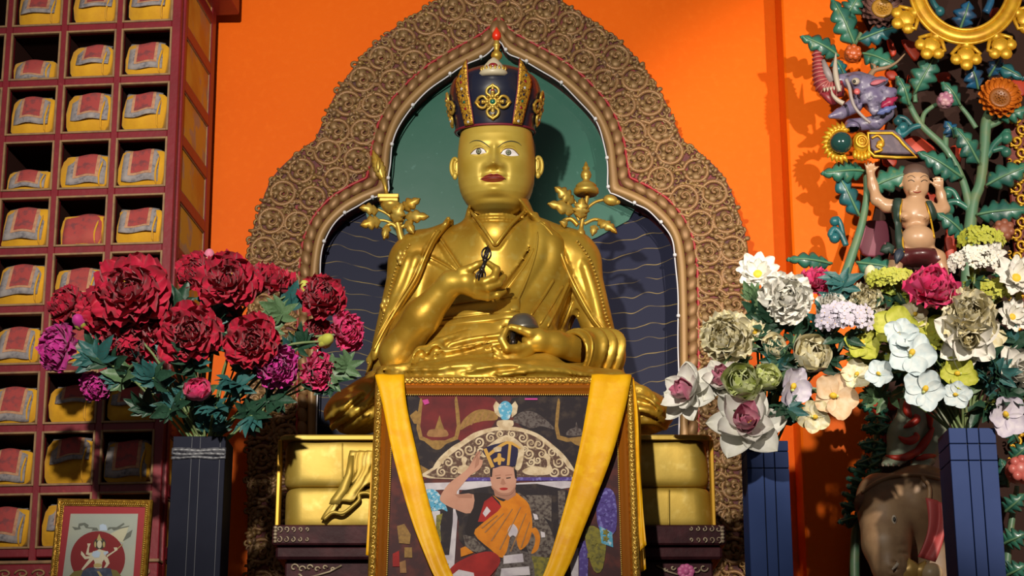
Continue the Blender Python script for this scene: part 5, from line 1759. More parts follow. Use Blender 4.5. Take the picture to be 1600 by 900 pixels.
FOLD = [(470, 690, 560, 600), (500, 730, 600, 580), (540, 770, 640, 570), (590, 780, 665, 600), (640, 760, 682, 640), (455, 670, 530, 610)]
SH += [('red' if False else 'wood', [(a, b), (a + 6, b + 2), (c + 3, d + 2), (c, d)]) for a, b, c, d in FOLD]
for i in range(4):
    SH.append(('skin2', [(418 + i * 8, 352 - i * 10), (421 + i * 8, 352 - i * 10), (432 + i * 5, 326 - i * 5), (430 + i * 5, 325 - i * 5)]))
SH += [('skin2', [(500, 470), (512, 492), (545, 516), (588, 516), (612, 492), (618, 470), (604, 488), (585, 505), (548, 505), (518, 486)])]
for (cx, cy) in ((1030, 540), (1060, 580), (1025, 600), (1055, 640), (1040, 690), (985, 740), (965, 800), (1005, 800), (210, 525), (245, 545), (225, 565), (1040, 720)):
    SH.append(('blue' if cy < 600 and cx < 300 else ('violet' if cy < 660 else 'leafy'), [(cx + 13 * math.cos(a) * (1 + .3 * math.cos(5 * a)), cy + 13 * math.sin(a) * (1 + .3 * math.cos(5 * a))) for a in np.linspace(0, 6.283, 16)[:-1]]))
for i in range(5):
    SH.append(('white' if i % 2 else 'brocade', [(680 + i * 18, 560 + i * 42), (700 + i * 18, 566 + i * 42), (708 + i * 16, 588 + i * 42), (690 + i * 16, 590 + i * 42)]))
m = MB()
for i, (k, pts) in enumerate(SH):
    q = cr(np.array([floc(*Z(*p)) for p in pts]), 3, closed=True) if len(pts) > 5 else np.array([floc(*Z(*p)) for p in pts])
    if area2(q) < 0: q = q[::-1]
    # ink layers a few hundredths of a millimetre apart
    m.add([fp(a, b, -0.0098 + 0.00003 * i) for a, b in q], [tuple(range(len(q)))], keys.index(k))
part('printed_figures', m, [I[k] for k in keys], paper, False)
gm = bpy.data.materials.new('clear_picture_glass'); gm.use_nodes = True
nt = gm.node_tree; nt.nodes.clear()
o_ = nt.nodes.new('ShaderNodeOutputMaterial'); mxs = nt.nodes.new('ShaderNodeMixShader'); tr_ = nt.nodes.new('ShaderNodeBsdfTransparent'); gl_ = nt.nodes.new('ShaderNodeBsdfGlossy'); fr_ = nt.nodes.new('ShaderNodeFresnel')
gl_.inputs['Roughness'].default_value = 0.08; fr_.inputs['IOR'].default_value = 1.4
nt.links.new(fr_.outputs[0], mxs.inputs[0]); nt.links.new(tr_.outputs[0], mxs.inputs[1]); nt.links.new(gl_.outputs[0], mxs.inputs[2]); nt.links.new(mxs.outputs[0], o_.inputs[0])
part('glass_pane', (np.array([fp(a, b, -0.0045) for a, b in ((-FW + .042, .042), (FW - .042, .042), (FW - .042, FH - .042), (-FW + .042, FH - .042))]), [(0, 1, 2, 3)]), gm, frm, False)

# ------------------------------------------------------------ yellow silk scarf over the frame
silk = mat('yellow_silk', (0.74, 0.37, 0.003), 0.45, n1=(11, (0.66, 0.30, 0.002), 0.45, 0.65), n2=(34, (0.76, 0.40, 0.006), 0.5, 0.62), bump=(18, 0.25, 0.01), spec=0.25)
scarf = thing('silk_scarf', fp(0, FH, 0.02), 'long yellow silk offering scarf draped over the large gold picture frame', 'scarf')
def strip(Lp, Rp, lift, wob, n=40, nu=9, z=None):
    A = resample(cr(np.array(Lp, float), 8), n); B = resample(cr(np.array(Rp, float), 8), n)
    G = []
    for i in range(n):
        t = i / (n - 1); row = []
        for j in range(nu):
            u = j / (nu - 1)
            p = A[i] * (1 - u) + B[i] * u
            l = lift + wob * math.sin(u * 9.0 + t * 4.0) + wob * 0.7 * math.sin(u * 4.0 - t * 11.0)
            row.append(onframe(p[0], p[1], l))
        G.append(row)
    return np.array(G)
def over_top(G, back):
    """carry a strip over the top edge and a little down behind the frame"""
    top = G[0]
    ext = []
    for (dc, db) in ((-0.065, -0.10), (-0.062, -0.03), (-0.058, 0.006), (-0.035, 0.011), (-0.012, 0.010)):
        ext.append([np.array(p) + fn * dc + fu * db for p in top])
    return np.concatenate([np.array(ext), G])
Lg = strip([(587, 594), (599, 640), (611, 700), (626, 760), (644, 820), (664, 872), (684, 915), (720, 965), (775, 1000)], [(632, 594), (636, 640), (651, 710), (668, 780), (688, 850), (706, 900), (730, 940), (775, 975)], 0.022, 0.0022)
Rg = strip([(924, 594), (917, 640), (904, 710), (887, 780), (867, 850), (850, 900), (825, 945), (775, 980)], [(986, 594), (977, 640), (958, 710), (936, 770), (910, 835), (886, 895), (850, 950), (775, 1002)], 0.022, 0.0022)
part('front_fold', sheet(over_top(Lg, 0), -0.0012), silk, scarf); part('front_fold', sheet(over_top(Rg, 0), -0.0012), silk, scarf)
def tail(Lp, Rp, lift, wob):
    return sheet(strip(Lp, Rp, lift, wob, 30, 7), -0.0012)
part('tail', tail([(588, 594), (584, 640), (579, 720), (574, 790), (570, 858)], [(602, 594), (597, 650), (593, 720), (590, 800), (590, 864)], -0.036, 0.003), silk, scarf)
part('tail', tail([(962, 592), (984, 650), (988, 720), (990, 800), (990, 890)], [(987, 593), (1001, 640), (1003, 720), (1006, 800), (1011, 880)], -0.036, 0.004), silk, scarf)
part('tail', tail([(986, 594), (988, 640), (992, 720), (996, 800), (1000, 862)], [(990, 594), (996, 640), (1000, 720), (1005, 800), (1010, 852)], 0.004, 0.003), silk, scarf)

# ------------------------------------------------------------ small framed painting by the cabinet
def small_frame():
    lean = math.radians(7)
    u_ = np.array([0, math.sin(lean), math.cos(lean)]); n_ = np.array([0.05, -math.cos(lean), math.sin(lean)]); n_ = unit(n_)
    r_ = unit(np.cross(u_, n_)); r_ = r_ if r_[0] > 0 else -r_
    T = P(164.5, 780, -1.02)
    foot = T - u_ * ((T[2] - ALT - 0.0005) / u_[2])
    H_ = (T[2] - ALT - 0.0005) / u_[2]
    def loc(px, py):
        d = ray(px, py); t = ((T - CAM) @ n_) / (d @ n_)
        w = CAM + d * t - foot
        return w @ r_, w @ u_
    pt = lambda a, b, c=0.0: foot + r_ * a + u_ * b + n_ * c
    W_ = 0.5 * (loc(240, 782)[0] - loc(91, 782)[0])
    th = thing('framed_painting', foot, 'small gilt-framed painting of a white many-armed deity before a red disc', 'picture frame')
    part('outer_moulding', rect_sweep([(0.02, -0.02), (0, -0.02), (0, 0.0), (0.004, 0.006), (0.009, 0.004), (0.012, 0.0), (0.017, -0.002)], W_, 0, H_, pt), frame_gold, th, False)
    m = MB()
    hw, b0, b1 = W_ - .0125, .0125, H_ - .0125
    for a, b in (((-hw, b0), (hw, b0)), ((hw, b0), (hw, b1)), ((hw, b1), (-hw, b1)), ((-hw, b1), (-hw, b0))):
        n = int(math.hypot(b[0] - a[0], b[1] - a[1]) / 0.0052)
        for i in range(n):
            t = (i + .5) / n
            m.addm(ball(pt(a[0] + (b[0] - a[0]) * t, a[1] + (b[1] - a[1]) * t, 0.0012), 0.0024, 5, 4))
    part('bead_row', m, frame_bright, th, kind='stuff')
    part('back_board', (lambda V, F: (np.array([pt(*v) for v in V]), F))(*box((-W_ + .003, .003, -0.022), (W_ - .003, H_ - .003, -0.006))), MATS['board_brown'], th, False)
    part('red_mat', (np.array([pt(a, b, -0.0045) for a, b in ((-W_ + .015, .015), (W_ - .015, .015), (W_ - .015, H_ - .015), (-W_ + .015, H_ - .015))]), [(0, 1, 2, 3)]), mat('red_mat_card', (0.30, 0.004, 0.014), 0.7), th, False)
    K = lambda x, y: loc(70 + x / 6.43, 760 + y / 6.43)
    inks = dict(paper=inkm('paper', (0.33, 0.36, 0.33), (7, (0.42, 0.42, 0.33), 0.4, 0.7)), disc=inkm('disc', (0.21, 0.018, 0.022)), white=inkm('fig', (0.55, 0.50, 0.38)), blue=inkm('shawl', (0.42, 0.50, 0.62)), skirt=inkm('skirt', (0.045, 0.055, 0.10), (40, (0.10, 0.11, 0.16), .5, .65)), hill=inkm('hill', (0.17, 0.14, 0.04)), cloud=inkm('cloud', (0.13, 0.14, 0.12)), hair=inkm('hair', (0.05, 0.045, 0.035)), gold=inkm('gold', (0.42, 0.33, 0.14)), mist=inkm('mist', (0.48, 0.46, 0.34)))
    circ = [(530 + 275 * math.cos(a), 720 + 275 * math.sin(a)) for a in np.linspace(0, 6.283, 40)[:-1]]
    oval = lambda cx, cy, rx, ry: [(cx + rx * math.cos(a), cy + ry * math.sin(a)) for a in np.linspace(0, 6.283, 18)[:-1]]
    S2 = [('mist', [(640, 480), (760, 420), (840, 400), (790, 560), (720, 540)]), ('disc', circ),
      ('cloud', [(270, 400), (330, 410), (340, 368), (400, 360), (440, 385), (430, 405), (520, 410), (540, 440), (470, 440), (480, 420), (410, 415), (390, 385), (350, 395), (360, 425), (300, 435)]),
      ('cloud', [(620, 440), (640, 405), (720, 405), (790, 362), (800, 375), (750, 410), (850, 390), (840, 402), (740, 425), (690, 440), (670, 418)]),
      ('blue', [(550, 440), (548, 385), (580, 372), (615, 385), (628, 440)]),
      ('cloud', [(780, 550), (820, 470), (880, 430), (860, 500)]),
      ('hill', [(240, 900), (290, 850), (380, 835), (420, 900)]), ('hill', [(640, 900), (660, 830), (720, 840), (770, 900)]),
      ('hair', oval(550, 570, 62, 58)), ('gold', [(520, 540), (530, 505), (545, 470), (558, 505), (575, 540)]),
      ('white', oval(547, 578, 24, 40)), ('gold', oval(505, 580, 10, 30)), ('gold', oval(592, 580, 12, 30)),
      ('white', [(480, 650), (520, 640), (545, 625), (570, 635), (630, 650), (600, 720), (575, 760), (570, 820), (490, 820), (500, 760), (475, 700)]),
      ('white', [(480, 680), (500, 720), (440, 780), (380, 840), (365, 830), (410, 770)]), ('white', [(600, 690), (635, 720), (650, 770), (620, 810), (590, 820), (615, 770), (585, 720)]),
      ('white', [(620, 690), (700, 640), (690, 610), (725, 610), (730, 635), (650, 690), (620, 715)]), ('white', [(470, 700), (410, 680), (430, 600), (425, 570), (460, 570), (445, 610), (440, 665), (480, 660)]), ('white', [(470, 720), (400, 730), (360, 680), (365, 645), (385, 665), (410, 700), (470, 695)]),
      ('gold', [(725, 620), (780, 575), (784, 580), (730, 628)]),
      ('blue', [(478, 660), (520, 640), (560, 660), (545, 710), (500, 715), (470, 690)]), ('blue', [(585, 660), (630, 645), (640, 665), (600, 690)]),
      ('skirt', [(380, 850), (430, 815), (490, 810), (530, 830), (580, 815), (660, 820), (680, 900), (360, 900)]), ('gold', [(520, 850), (545, 850), (580, 900), (550, 900)]), ('gold', oval(530, 790, 42, 20))]
    pp = part('painted_sheet', (np.array([pt(a, b, -0.0038) for a, b in (loc(110, 802), loc(215.5, 802), loc(206, 925), loc(94, 925))])[::-1], [(0, 1, 2, 3)]), inks['paper'], th, False, label='pale painting of a seated deity with clouds')
    ks = list(inks); m = MB()
    for i, (k, q) in enumerate(S2):
        q = np.array([K(*p) for p in q])
        if area2(q) < 0: q = q[::-1]
        m.add([pt(a, b, -0.0036 + 0.00006 * i) for a, b in q], [tuple(range(len(q)))], ks.index(k))
    part('painted_figures', m, [inks[k] for k in ks], pp, False)
    part('glass_pane', (np.array([pt(a, b, -0.001) for a, b in ((-W_ + .016, .016), (W_ - .016, .016), (W_ - .016, H_ - .016), (-W_ + .016, H_ - .016))]), [(0, 1, 2, 3)]), gm, th, False)
small_frame()

# ------------------------------------------------------------ petals and leaves shared by the bouquets
def petal_mesh(name, mats, ln=1.0, w=0.8, cup=0.25, ruffle=0.08, notch=0.0, seed=0, tipw=0.55, curl=0.0, nu=13, nv=9, pointed=False, tipmat=False):
    """petal along +y from the origin, face up (+z)"""
    rg = random.Random(seed)
    ph = [rg.uniform(0, 6.28) for _ in range(4)]
    G = []; mi = []
    for i in range(nv):
        t = i / (nv - 1)
        if pointed:
            wd = w * math.sin(math.pi * (0.08 + 0.92 * t) ** 0.9) ** 0.75 + 0.02
        else:
            wd = w * (0.25 + 0.75 * math.sin(math.pi * 0.5 * min(1, t / tipw)) ** 0.8) * (1 - 0.45 * max(0, (t - tipw) / (1 - tipw)) ** 2.2)
        row = []
        for j in range(nu):
            u = -1 + 2 * j / (nu - 1)
            y = ln * (t - notch * t * t * (1 - abs(u)) * 0.6 - 0.12 * t * u * u * (0 if pointed else 1))
            x = u * wd / 2
            z = cup * (u * u * wd * 0.5 + t * t * 0.9 - t * 0.4) + ruffle * t * t * (math.sin(u * 5 + ph[0]) + 0.45 * math.sin(u * 9 + ph[1]) + 0.5 * math.sin(u * 3 + ph[2])) * 0.7 - curl * t ** 3
            row.append((x, y, z))
        G.append(row)
    m = MB()
    V, F = sheet(np.array(G).transpose(1, 0, 2))
    mm = MB(); mm.v = [V]; mm.n = len(V); mm.f = F
    k = nv - 1
    mm.m = [(1 if (tipmat and (q % k) >= int(k * 0.55)) else 0) for q in range(len(F))]
    return mm.mesh(name, mats)
def fmat(name, c, c2, rough=0.6, sc=2.2):
    m_ = mat(name, c, rough, n1=(sc, c2, 0.42, 0.6), spec=0.3, sheen=0.15)
    return m_
FM = dict(
    crimson=fmat('crimson_petal', (0.32, 0.003, 0.020), (0.46, 0.010, 0.045)),
    magenta=fmat('magenta_petal', (0.42, 0.012, 0.20), (0.55, 0.05, 0.30)),
    rose=fmat('rose_pink_petal', (0.55, 0.014, 0.10), (0.64, 0.05, 0.18)),
    white=fmat('white_petal', (0.66, 0.64, 0.56), (0.74, 0.72, 0.68)),
    cream=fmat('cream_petal', (0.60, 0.53, 0.30), (0.70, 0.66, 0.50)),
    green=fmat('pale_green_petal', (0.48, 0.54, 0.15), (0.62, 0.64, 0.36)),
    peach=fmat('peach_petal', (0.56, 0.38, 0.22), (0.64, 0.48, 0.32)),
    bluish=fmat('bluish_white_petal', (0.46, 0.55, 0.58), (0.58, 0.64, 0.64)),
    lilac=fmat('lilac_white_petal', (0.46, 0.42, 0.52), (0.58, 0.54, 0.60)),
    pink=fmat('pink_petal_tip', (0.58, 0.16, 0.26), (0.66, 0.34, 0.40)),
    lime=fmat('lime_petal', (0.34, 0.36, 0.03), (0.46, 0.46, 0.08)),
    stamen=mat('yellow_stamen', (0.62, 0.40, 0.02), 0.6),
    stem=mat('stem_green', (0.11, 0.17, 0.055), 0.6, n1=(40, (0.17, 0.20, 0.08), 0.45, 0.65)),
    leaf=mat('leaf_dark_green', (0.012, 0.042, 0.024), 0.45, n1=(20, (0.02, 0.065, 0.035), 0.4, 0.65)),
    teal=mat('leaf_teal', (0.016, 0.105, 0.105), 0.5, n1=(20, (0.028, 0.075, 0.068), 0.4, 0.65)),
    mid=mat('leaf_mid_green', (0.065, 0.135, 0.05), 0.5, n1=(20, (0.10, 0.16, 0.085), 0.4, 0.65)),
    yellowgreen=mat('leaf_yellow_green', (0.24, 0.27, 0.025), 0.55, n1=(30, (0.16, 0.22, 0.03), 0.4, 0.65)),
)
PET = {}
def petals(kind, col):
    k = (kind, col)
    if k in PET: return PET[k]
    M_ = FM[col]
    if kind == 'peony':
        r = [petal_mesh('petal', [M_], 1.0, 0.80, 0.48, 0.17, 0.14, s, 0.62) for s in (1, 2, 3)]
    elif kind == 'lotus':
        r = [petal_mesh('petal', [M_], 1.0, 0.80, 0.55, 0.04, 0, s, pointed=True) for s in (1, 2)]
    elif kind == 'lotuspink':
        r = [petal_mesh('petal', [FM['white'], FM['pink']], 1.0, 0.80, 0.55, 0.04, 0, s, pointed=True, tipmat=True) for s in (1, 2)]
    elif kind == 'round':
        r = [petal_mesh('petal', [M_], 1.0, 1.05, 0.22, 0.05, 0.0, s, 0.55) for s in (1, 2)]
    elif kind == 'cup':
        r = [petal_mesh('petal', [M_], 1.0, 1.25, 0.75, 0.03, 0.0, s, 0.6) for s in (1, 2)]
    elif kind == 'daisy':
        r = [petal_mesh('petal', [M_], 1.0, 0.55, 0.25, 0.04, 0.0, s, 0.6) for s in (1, 2)]
    PET[k] = r
    return r
def pet_M(C, s, az, tilt, roll=0.0):
    """C bloom frame (4x4, z = facing); petal turned az round the axis and raised tilt from the axis"""
    ca, sa = math.cos(az), math.sin(az)
    rad = np.array([ca, sa, 0]); tang = np.array([-sa, ca, 0]); up_ = np.array([0, 0, 1.0])
    y = rad * math.sin(tilt) + up_ * math.cos(tilt)
    z = -rad * math.cos(tilt) + up_ * math.sin(tilt)
    x = np.cross(y, z)
    if roll:
        x, z = x * math.cos(roll) + z * math.sin(roll), z * math.cos(roll) - x * math.sin(roll)
    L_ = FRAME(rad * 0.04 * s, x, y, z, s)
    return np.asarray(C) @ L_
JOIN = {}
def joined(kind, rings, col, extra=None, seed=0):
    """inner petals of a bloom joined in one shared mesh of unit size"""
    key = (kind, col, seed)
    if key in JOIN: return JOIN[key]
    rg = random.Random(seed + 11)
    m = MB()
    ps = petals(kind, col)
    for (n, tilt, ln) in rings:
        a0 = rg.uniform(0, 6)
        for i in range(n):
            me = rg.choice(ps)
            V = np.array([v.co for v in me.vertices]); F = [tuple(p.vertices) for p in me.polygons]
            M = pet_M(np.eye(4), ln * rg.uniform(.88, 1.1), a0 + 6.283 * i / n + rg.uniform(-.2, .2), math.radians(tilt + rg.uniform(-9, 9)), rg.uniform(-.25, .25))
            m.add(xf(M, V), F, 0)
    if extra: extra(m, rg)
    me = m.mesh('inner_petals', [FM[col], FM['stamen'], FM['green']])
    JOIN[key] = me
    return me
def stamens(m, rg, n=14, r=0.22, h=0.42):
    for i in range(n):
        a = rg.uniform(0, 6.28); q = rg.uniform(0.1, 1) * r
        p = np.array([q * math.cos(a), q * math.sin(a), h * rg.uniform(.75, 1.05)])
        m.addm(tube([p * [0.5, 0.5, 0.2], p], [0.012, 0.016], 4), 1)
        m.addm(ball(p, (0.03, 0.03, 0.022), 5, 4), 1)
def bloom(parent, kind, col, C, rad, seed=0, outer=None):
    """a flower head under its stem: inner petals as one mesh, outer petals one by one"""
    rg = random.Random(seed)
    sc = np.diag([rad, rad, rad, 1.0])
    Cs = np.asarray(C) @ sc
    if kind == 'peony':
        b = inst('bloom', joined('peony', [(6, 18, .55), (9, 38, .74), (10, 56, .90)], col, stamens, seed % 3), Cs, parent)
        rings = [(10, 74, 1.04), (10, 94, 1.08)]
        pk = 'peony'
    elif kind == 'mum':                       # full round head of many small ruffles
        b = inst('bloom', joined('peony', [(6, 12, .72), (9, 28, .86), (10, 46, .96)], col, None, seed % 3), Cs, parent)
        rings = [(10, 66, 1.02), (10, 90, 1.02)]
        pk = 'peony'
    elif kind == 'rose':
        b = inst('bloom', joined('cup', [(3, 3, .62), (4, 12, .78), (5, 22, .9)], col, None, seed % 2), Cs, parent)
        rings = [(5, 38, 1.0), (6, 60, 1.08)]
        pk = 'cup'
    elif kind == 'lotus':
        b = inst('bloom', joined('lotuspink' if col == 'pink' else 'lotus', [(5, 20, .62), (6, 40, .80)], col if col != 'pink' else 'pink', stamens, seed % 2), Cs, parent)
        rings = [(5, 66, 1.0), (6, 100, 1.16)]
        pk = 'lotus'
        col = 'white'
    elif kind == 'orchid':
        def lip(m, r_):
            m.addm(ball((0, -0.10, 0.10), (0.13, 0.16, 0.12), 8, 6), 1)
            m.addm(ball((0, 0.06, 0.10), (0.07, 0.07, 0.10), 8, 6), 2)
        b = inst('bloom', joined('round', [], col, lip, 0), Cs, parent)
        rings = [(5, 82, 0.95)]
        pk = 'round'
    elif kind == 'daisy':
        def eye(m, r_):
            m.addm(ball((0, 0, 0.10), (0.20, 0.20, 0.12), 10, 6), 1)
        b = inst('bloom', joined('daisy', [(9, 55, .72)], col, eye, 0), Cs, parent)
        rings = [(10, 74, 1.0)]
        pk = 'daisy'
    ps = petals(pk, col)
    for (n, tilt, ln) in rings:
        a0 = rg.uniform(0, 6)
        for i in range(n):
            az = a0 + 6.283 * i / n + rg.uniform(-.15, .15)
            M = pet_M(C, rad * ln * rg.uniform(.9, 1.08), az, math.radians(tilt + rg.uniform(-8, 8)), rg.uniform(-.2, .2))
            # petals ride on the bloom, whose matrix is not the identity
            o = bpy.data.objects.new('petal', rg.choice(ps)); COL.objects.link(o)
            o.parent = b
            bw = Matrix([list(map(float, r)) for r in Cs])
            o.matrix_local = bw.inverted() @ Matrix([list(map(float, r)) for r in M])
    return b
def leaf_mesh(name, m_, w=0.34, fold=0.16, droop=0.18, lob=0.0):
    G = []
    for i in range(9):
        t = i / 8
        wd = w * math.sin(math.pi * (0.03 + 0.97 * t) ** 0.85) ** 0.9 * (1 - lob * abs((t * 3) % 1 * 2 - 1)) + 0.012
        G.append([(u * wd / 2, t, fold * abs(u) * wd - droop * t * t + 0.02 * math.sin(t * 7 + u * 3)) for u in (-1, -.5, 0, .5, 1)])
    V, F = sheet(np.array(G).transpose(1, 0, 2))
    mm = MB(); mm.add(V, F)
    return mm.mesh(name, [m_])
LEAF = {c: [leaf_mesh('leaf', FM[c], 0.36), leaf_mesh('leaf', FM[c], 0.50, 0.2, 0.1, 0.25)] for c in ('leaf', 'teal', 'mid', 'yellowgreen')}
def put_leaf(parent, p, d, ln, col, rg, face=None):
    """leaf from p along d, its face turned roughly to the hall"""
    d = unit(d)
    f = np.array([rg.uniform(-.6, .6), -1.0, rg.uniform(-.4, .5)]) if face is None else np.asarray(face, float)
    z = unit(f - d * (f @ d)); x = np.cross(d, z)
    inst('leaf', rg.choice(LEAF[col]), FRAME(p, x, d, z, ln), parent)
def leaf_fan(parent, p, d, ln, col, rg, n=3):
    """a palmate sprig of n leaflets"""
    d = unit(d); f = np.array([rg.uniform(-.5, .5), -1.0, rg.uniform(-.2, .5)]); f = unit(f - d * (f @ d)); s = np.cross(d, f)
    for i in range(n):
        a = (i - (n - 1) / 2) * (1.5 / max(1, n - 1)) if n > 1 else 0
        put_leaf(parent, p, d * math.cos(a) + s * math.sin(a), ln * (1.0 if abs(a) < .3 else .8) * rg.uniform(.85, 1.1), col, rg, f + s * rg.uniform(-.3, .3))
def stem_curve(a, b, bow, n=14):
    a = np.asarray(a, float); b = np.asarray(b, float)
    pts = []
    for t in np.linspace(0, 1, n):
        p = a * (1 - t) + b * t
        p = p + np.array([bow[0], bow[1], bow[2]]) * math.sin(math.pi * t)
        pts.append(p)
    return np.array(pts)
def flower(name, label, cat, group, mouth, px, Y, rpx, kind, col, face, seed, leaves=4, lcols=('leaf', 'teal'), stemc='stem', bow=None, leaf_len=0.075, lrange=(0.35, 0.92), spread=1.0):
    """one cut flower: stem from the vase mouth, leaves, bloom at a photo pixel"""
    rg = random.Random(seed)
    top = P(px[0], px[1], Y)
    rad = rpx * PXS(Y) * (1.14 if kind in ('peony', 'mum', 'rose') else 1.24 if kind == 'lotus' else 1.1)
    f = unit(np.asarray(face, float))
    base_ = np.asarray(mouth, float) + np.array([rg.uniform(-.028, .028), rg.uniform(-.028, .028), -0.10])
    th = thing(name, base_, label, cat, group)
    neck = top - f * rad * 0.35
    mid_ = np.asarray(mouth, float) + np.array([(neck[0] - mouth[0]) * 0.10, (neck[1] - mouth[1]) * 0.10, 0.0])
    b2 = base_.copy(); 
    ctrl = np.array([base_, mid_ * .6 + np.array([base_[0], base_[1], mid_[2]]) * .4, mid_ * .35 + neck * .65 + np.array([(mid_[0] - neck[0]) * .22, 0, 0.05]), neck])
    pts = cr(ctrl, 7)
    part('stem', tube(pts, 0.0034 if rpx > 14 else 0.0024, 6), FM[stemc], th)
    C = AIM(top - f * rad * 0.25, f, (0, 0, 1), 1.0, rg.uniform(0, 6))
    if kind == 'bud':
        m = MB()
        m.addm(ball((0, 0, 0), (0.62, 0.62, 0.95), 10, 8), 0, np.asarray(C) @ np.diag([rad, rad, rad, 1]))
        b = part('bud', m, FM[col], th)
        m = MB()
        for i in range(5):
            a = i * 1.2566
            m.addm(ball((0.34 * math.cos(a), 0.34 * math.sin(a), -0.28), (0.36, 0.36, 0.62), 8, 6), 0, np.asarray(C) @ np.diag([rad, rad, rad, 1]))
        part('sepal', m, FM['lime'], b)
    else:
        bloom(th, kind, col, C, rad, seed)
        if kind in ('peony', 'mum', 'rose'):
            m = MB()
            for i in range(5):
                a = i * 1.2566
                m.addm(ball((0.22 * math.cos(a), 0.22 * math.sin(a), -0.10), (0.2, 0.2, 0.08), 7, 5), 0, np.asarray(C) @ np.diag([rad, rad, rad, 1]))
            part('calyx', m, FM['leaf'], th)
    for i in range(leaves):
        t = lrange[0] + (lrange[1] - lrange[0]) * (i + rg.uniform(.2, .8)) / max(1, leaves)
        k = int(t * (len(pts) - 1))
        d = pts[min(k + 1, len(pts) - 1)] - pts[k]
        out = np.array([rg.uniform(-1, 1), rg.uniform(-.9, .2), rg.uniform(-.25, .6)]) * spread
        leaf_fan(th, pts[k], unit(d) * 0.35 + out, leaf_len * rg.uniform(.8, 1.2), rg.choice(lcols), rg, rg.choice((1, 3, 3, 5)))
    return th

# ------------------------------------------------------------ vases
def vase(px_l, px_r, ytop, Yf, depth, mats_, label, cuts_v, cuts_h, tape=False, tall=None, pitch_yaw=0.0):
    zt = P(0.5 * (px_l + px_r), ytop, Yf)[2]
    x0 = P(px_l, ytop, Yf)[0]; x1 = P(px_r, ytop, Yf)[0]
    cx = 0.5 * (x0 + x1)
    th = thing('flower_vase', (cx, Yf + depth / 2, ALT), label, 'vase')
    w = 0.006
    part('body', box((x0 + w, Yf + w, ALT), (x1 - w, Yf + depth - w, zt - 0.004)), mats_[1], th, False)
    # panels separated by grooves on the front and the side seen from the hall
    g = 0.0022
    xs = [x0] + [x0 + (x1 - x0) * c for c in cuts_v] + [x1]
    zs = [ALT + 0.0005] + [zt - c * PXS(Yf) for c in sorted(cuts_h, reverse=True)] + [zt]
    for i in range(len(xs) - 1):
        for j in range(len(zs) - 1):
            part('panel', box((xs[i] + (g / 2 if i else 0), Yf, zs[j] + g / 2), (xs[i + 1] - (g / 2 if i < len(xs) - 2 else 0), Yf + w - 0.0002, zs[j + 1] - g / 2), 0.001), mats_[0], th, False)
    for j in range(len(zs) - 1):
        for xx in (x0, x1 - w):
            part('side_panel', box((xx, Yf + w, zs[j] + g / 2), (xx + w - 0.0002 if xx == x0 else xx + w, Yf + depth, zs[j + 1] - g / 2), 0.0008), mats_[0], th, False)
    m = MB()
    part('back_panel', box((x0 + w, Yf + depth - w + 0.0002, ALT + 0.0005), (x1 - w, Yf + depth, zt)), mats_[0], th, False)
    if tape:
        m = MB(); rg = random.Random(3)
        for i in range(3):
            z0_ = zt - (26 + 5 * i) * PXS(Yf)
            G = [[(x0 - 0.002 + (x1 - x0 + 0.004) * u, Yf - 0.0015 - 0.0012 * abs(math.sin(u * 31 + i)), z0_ + v * (0.011 - .002 * i) + 0.0012 * math.sin(u * 9 + i * 2)) for v in (0, .5, 1)] for u in np.linspace(0, 1, 28)]
            m.addm(sheet(np.array(G), -0.0004))
        part('crinkled_tape', m, mat('clear_tape', (0.10, 0.10, 0.115), 0.4, n1=(90, (0.03, 0.03, 0.04), 0.45, 0.6)), th)
        for u in (0.36, 0.52, 0.90):
            part('white_line', tube([(x0 + (x1 - x0) * u, Yf - 0.0004, z) for z in np.linspace(ALT + .002, zt - 0.004, 12)], 0.0006, 4), mat('thin_white_line', (0.16, 0.16, 0.18), 0.5), th)
    return np.array([cx, Yf + depth / 2, zt])
navy_v = mat('navy_vase_lacquer', (0.010, 0.011, 0.022), 0.6, n1=(8, (0.014, 0.015, 0.028), 0.4, 0.7), spec=0.06)
blue_v = mat('blue_vase_paint', (0.027, 0.050, 0.155), 0.6, n1=(9, (0.032, 0.057, 0.170), 0.4, 0.7), spec=0.1)
groove = mat('black_groove', (0.004, 0.005, 0.012), 0.8)  # near-black body behind the panels, showing in the gaps between them
mL = vase(271, 353, 681, -1.05, 0.13, (navy_v, groove), 'near-black navy square vase with crinkled clear tape round its rim', (), (), tape=True)
mA = vase(1166, 1231, 688, -0.93, 0.115, (blue_v, groove), 'blue square vase with scored grid lines, beside the throne base', (0.40, 0.66), (17, 43))
mB = vase(1482, 1555, 668, -1.02, 0.125, (blue_v, groove), 'blue square vase with dark scored grid lines, before the painted elephant', (0.38, 0.64), (25, 51))

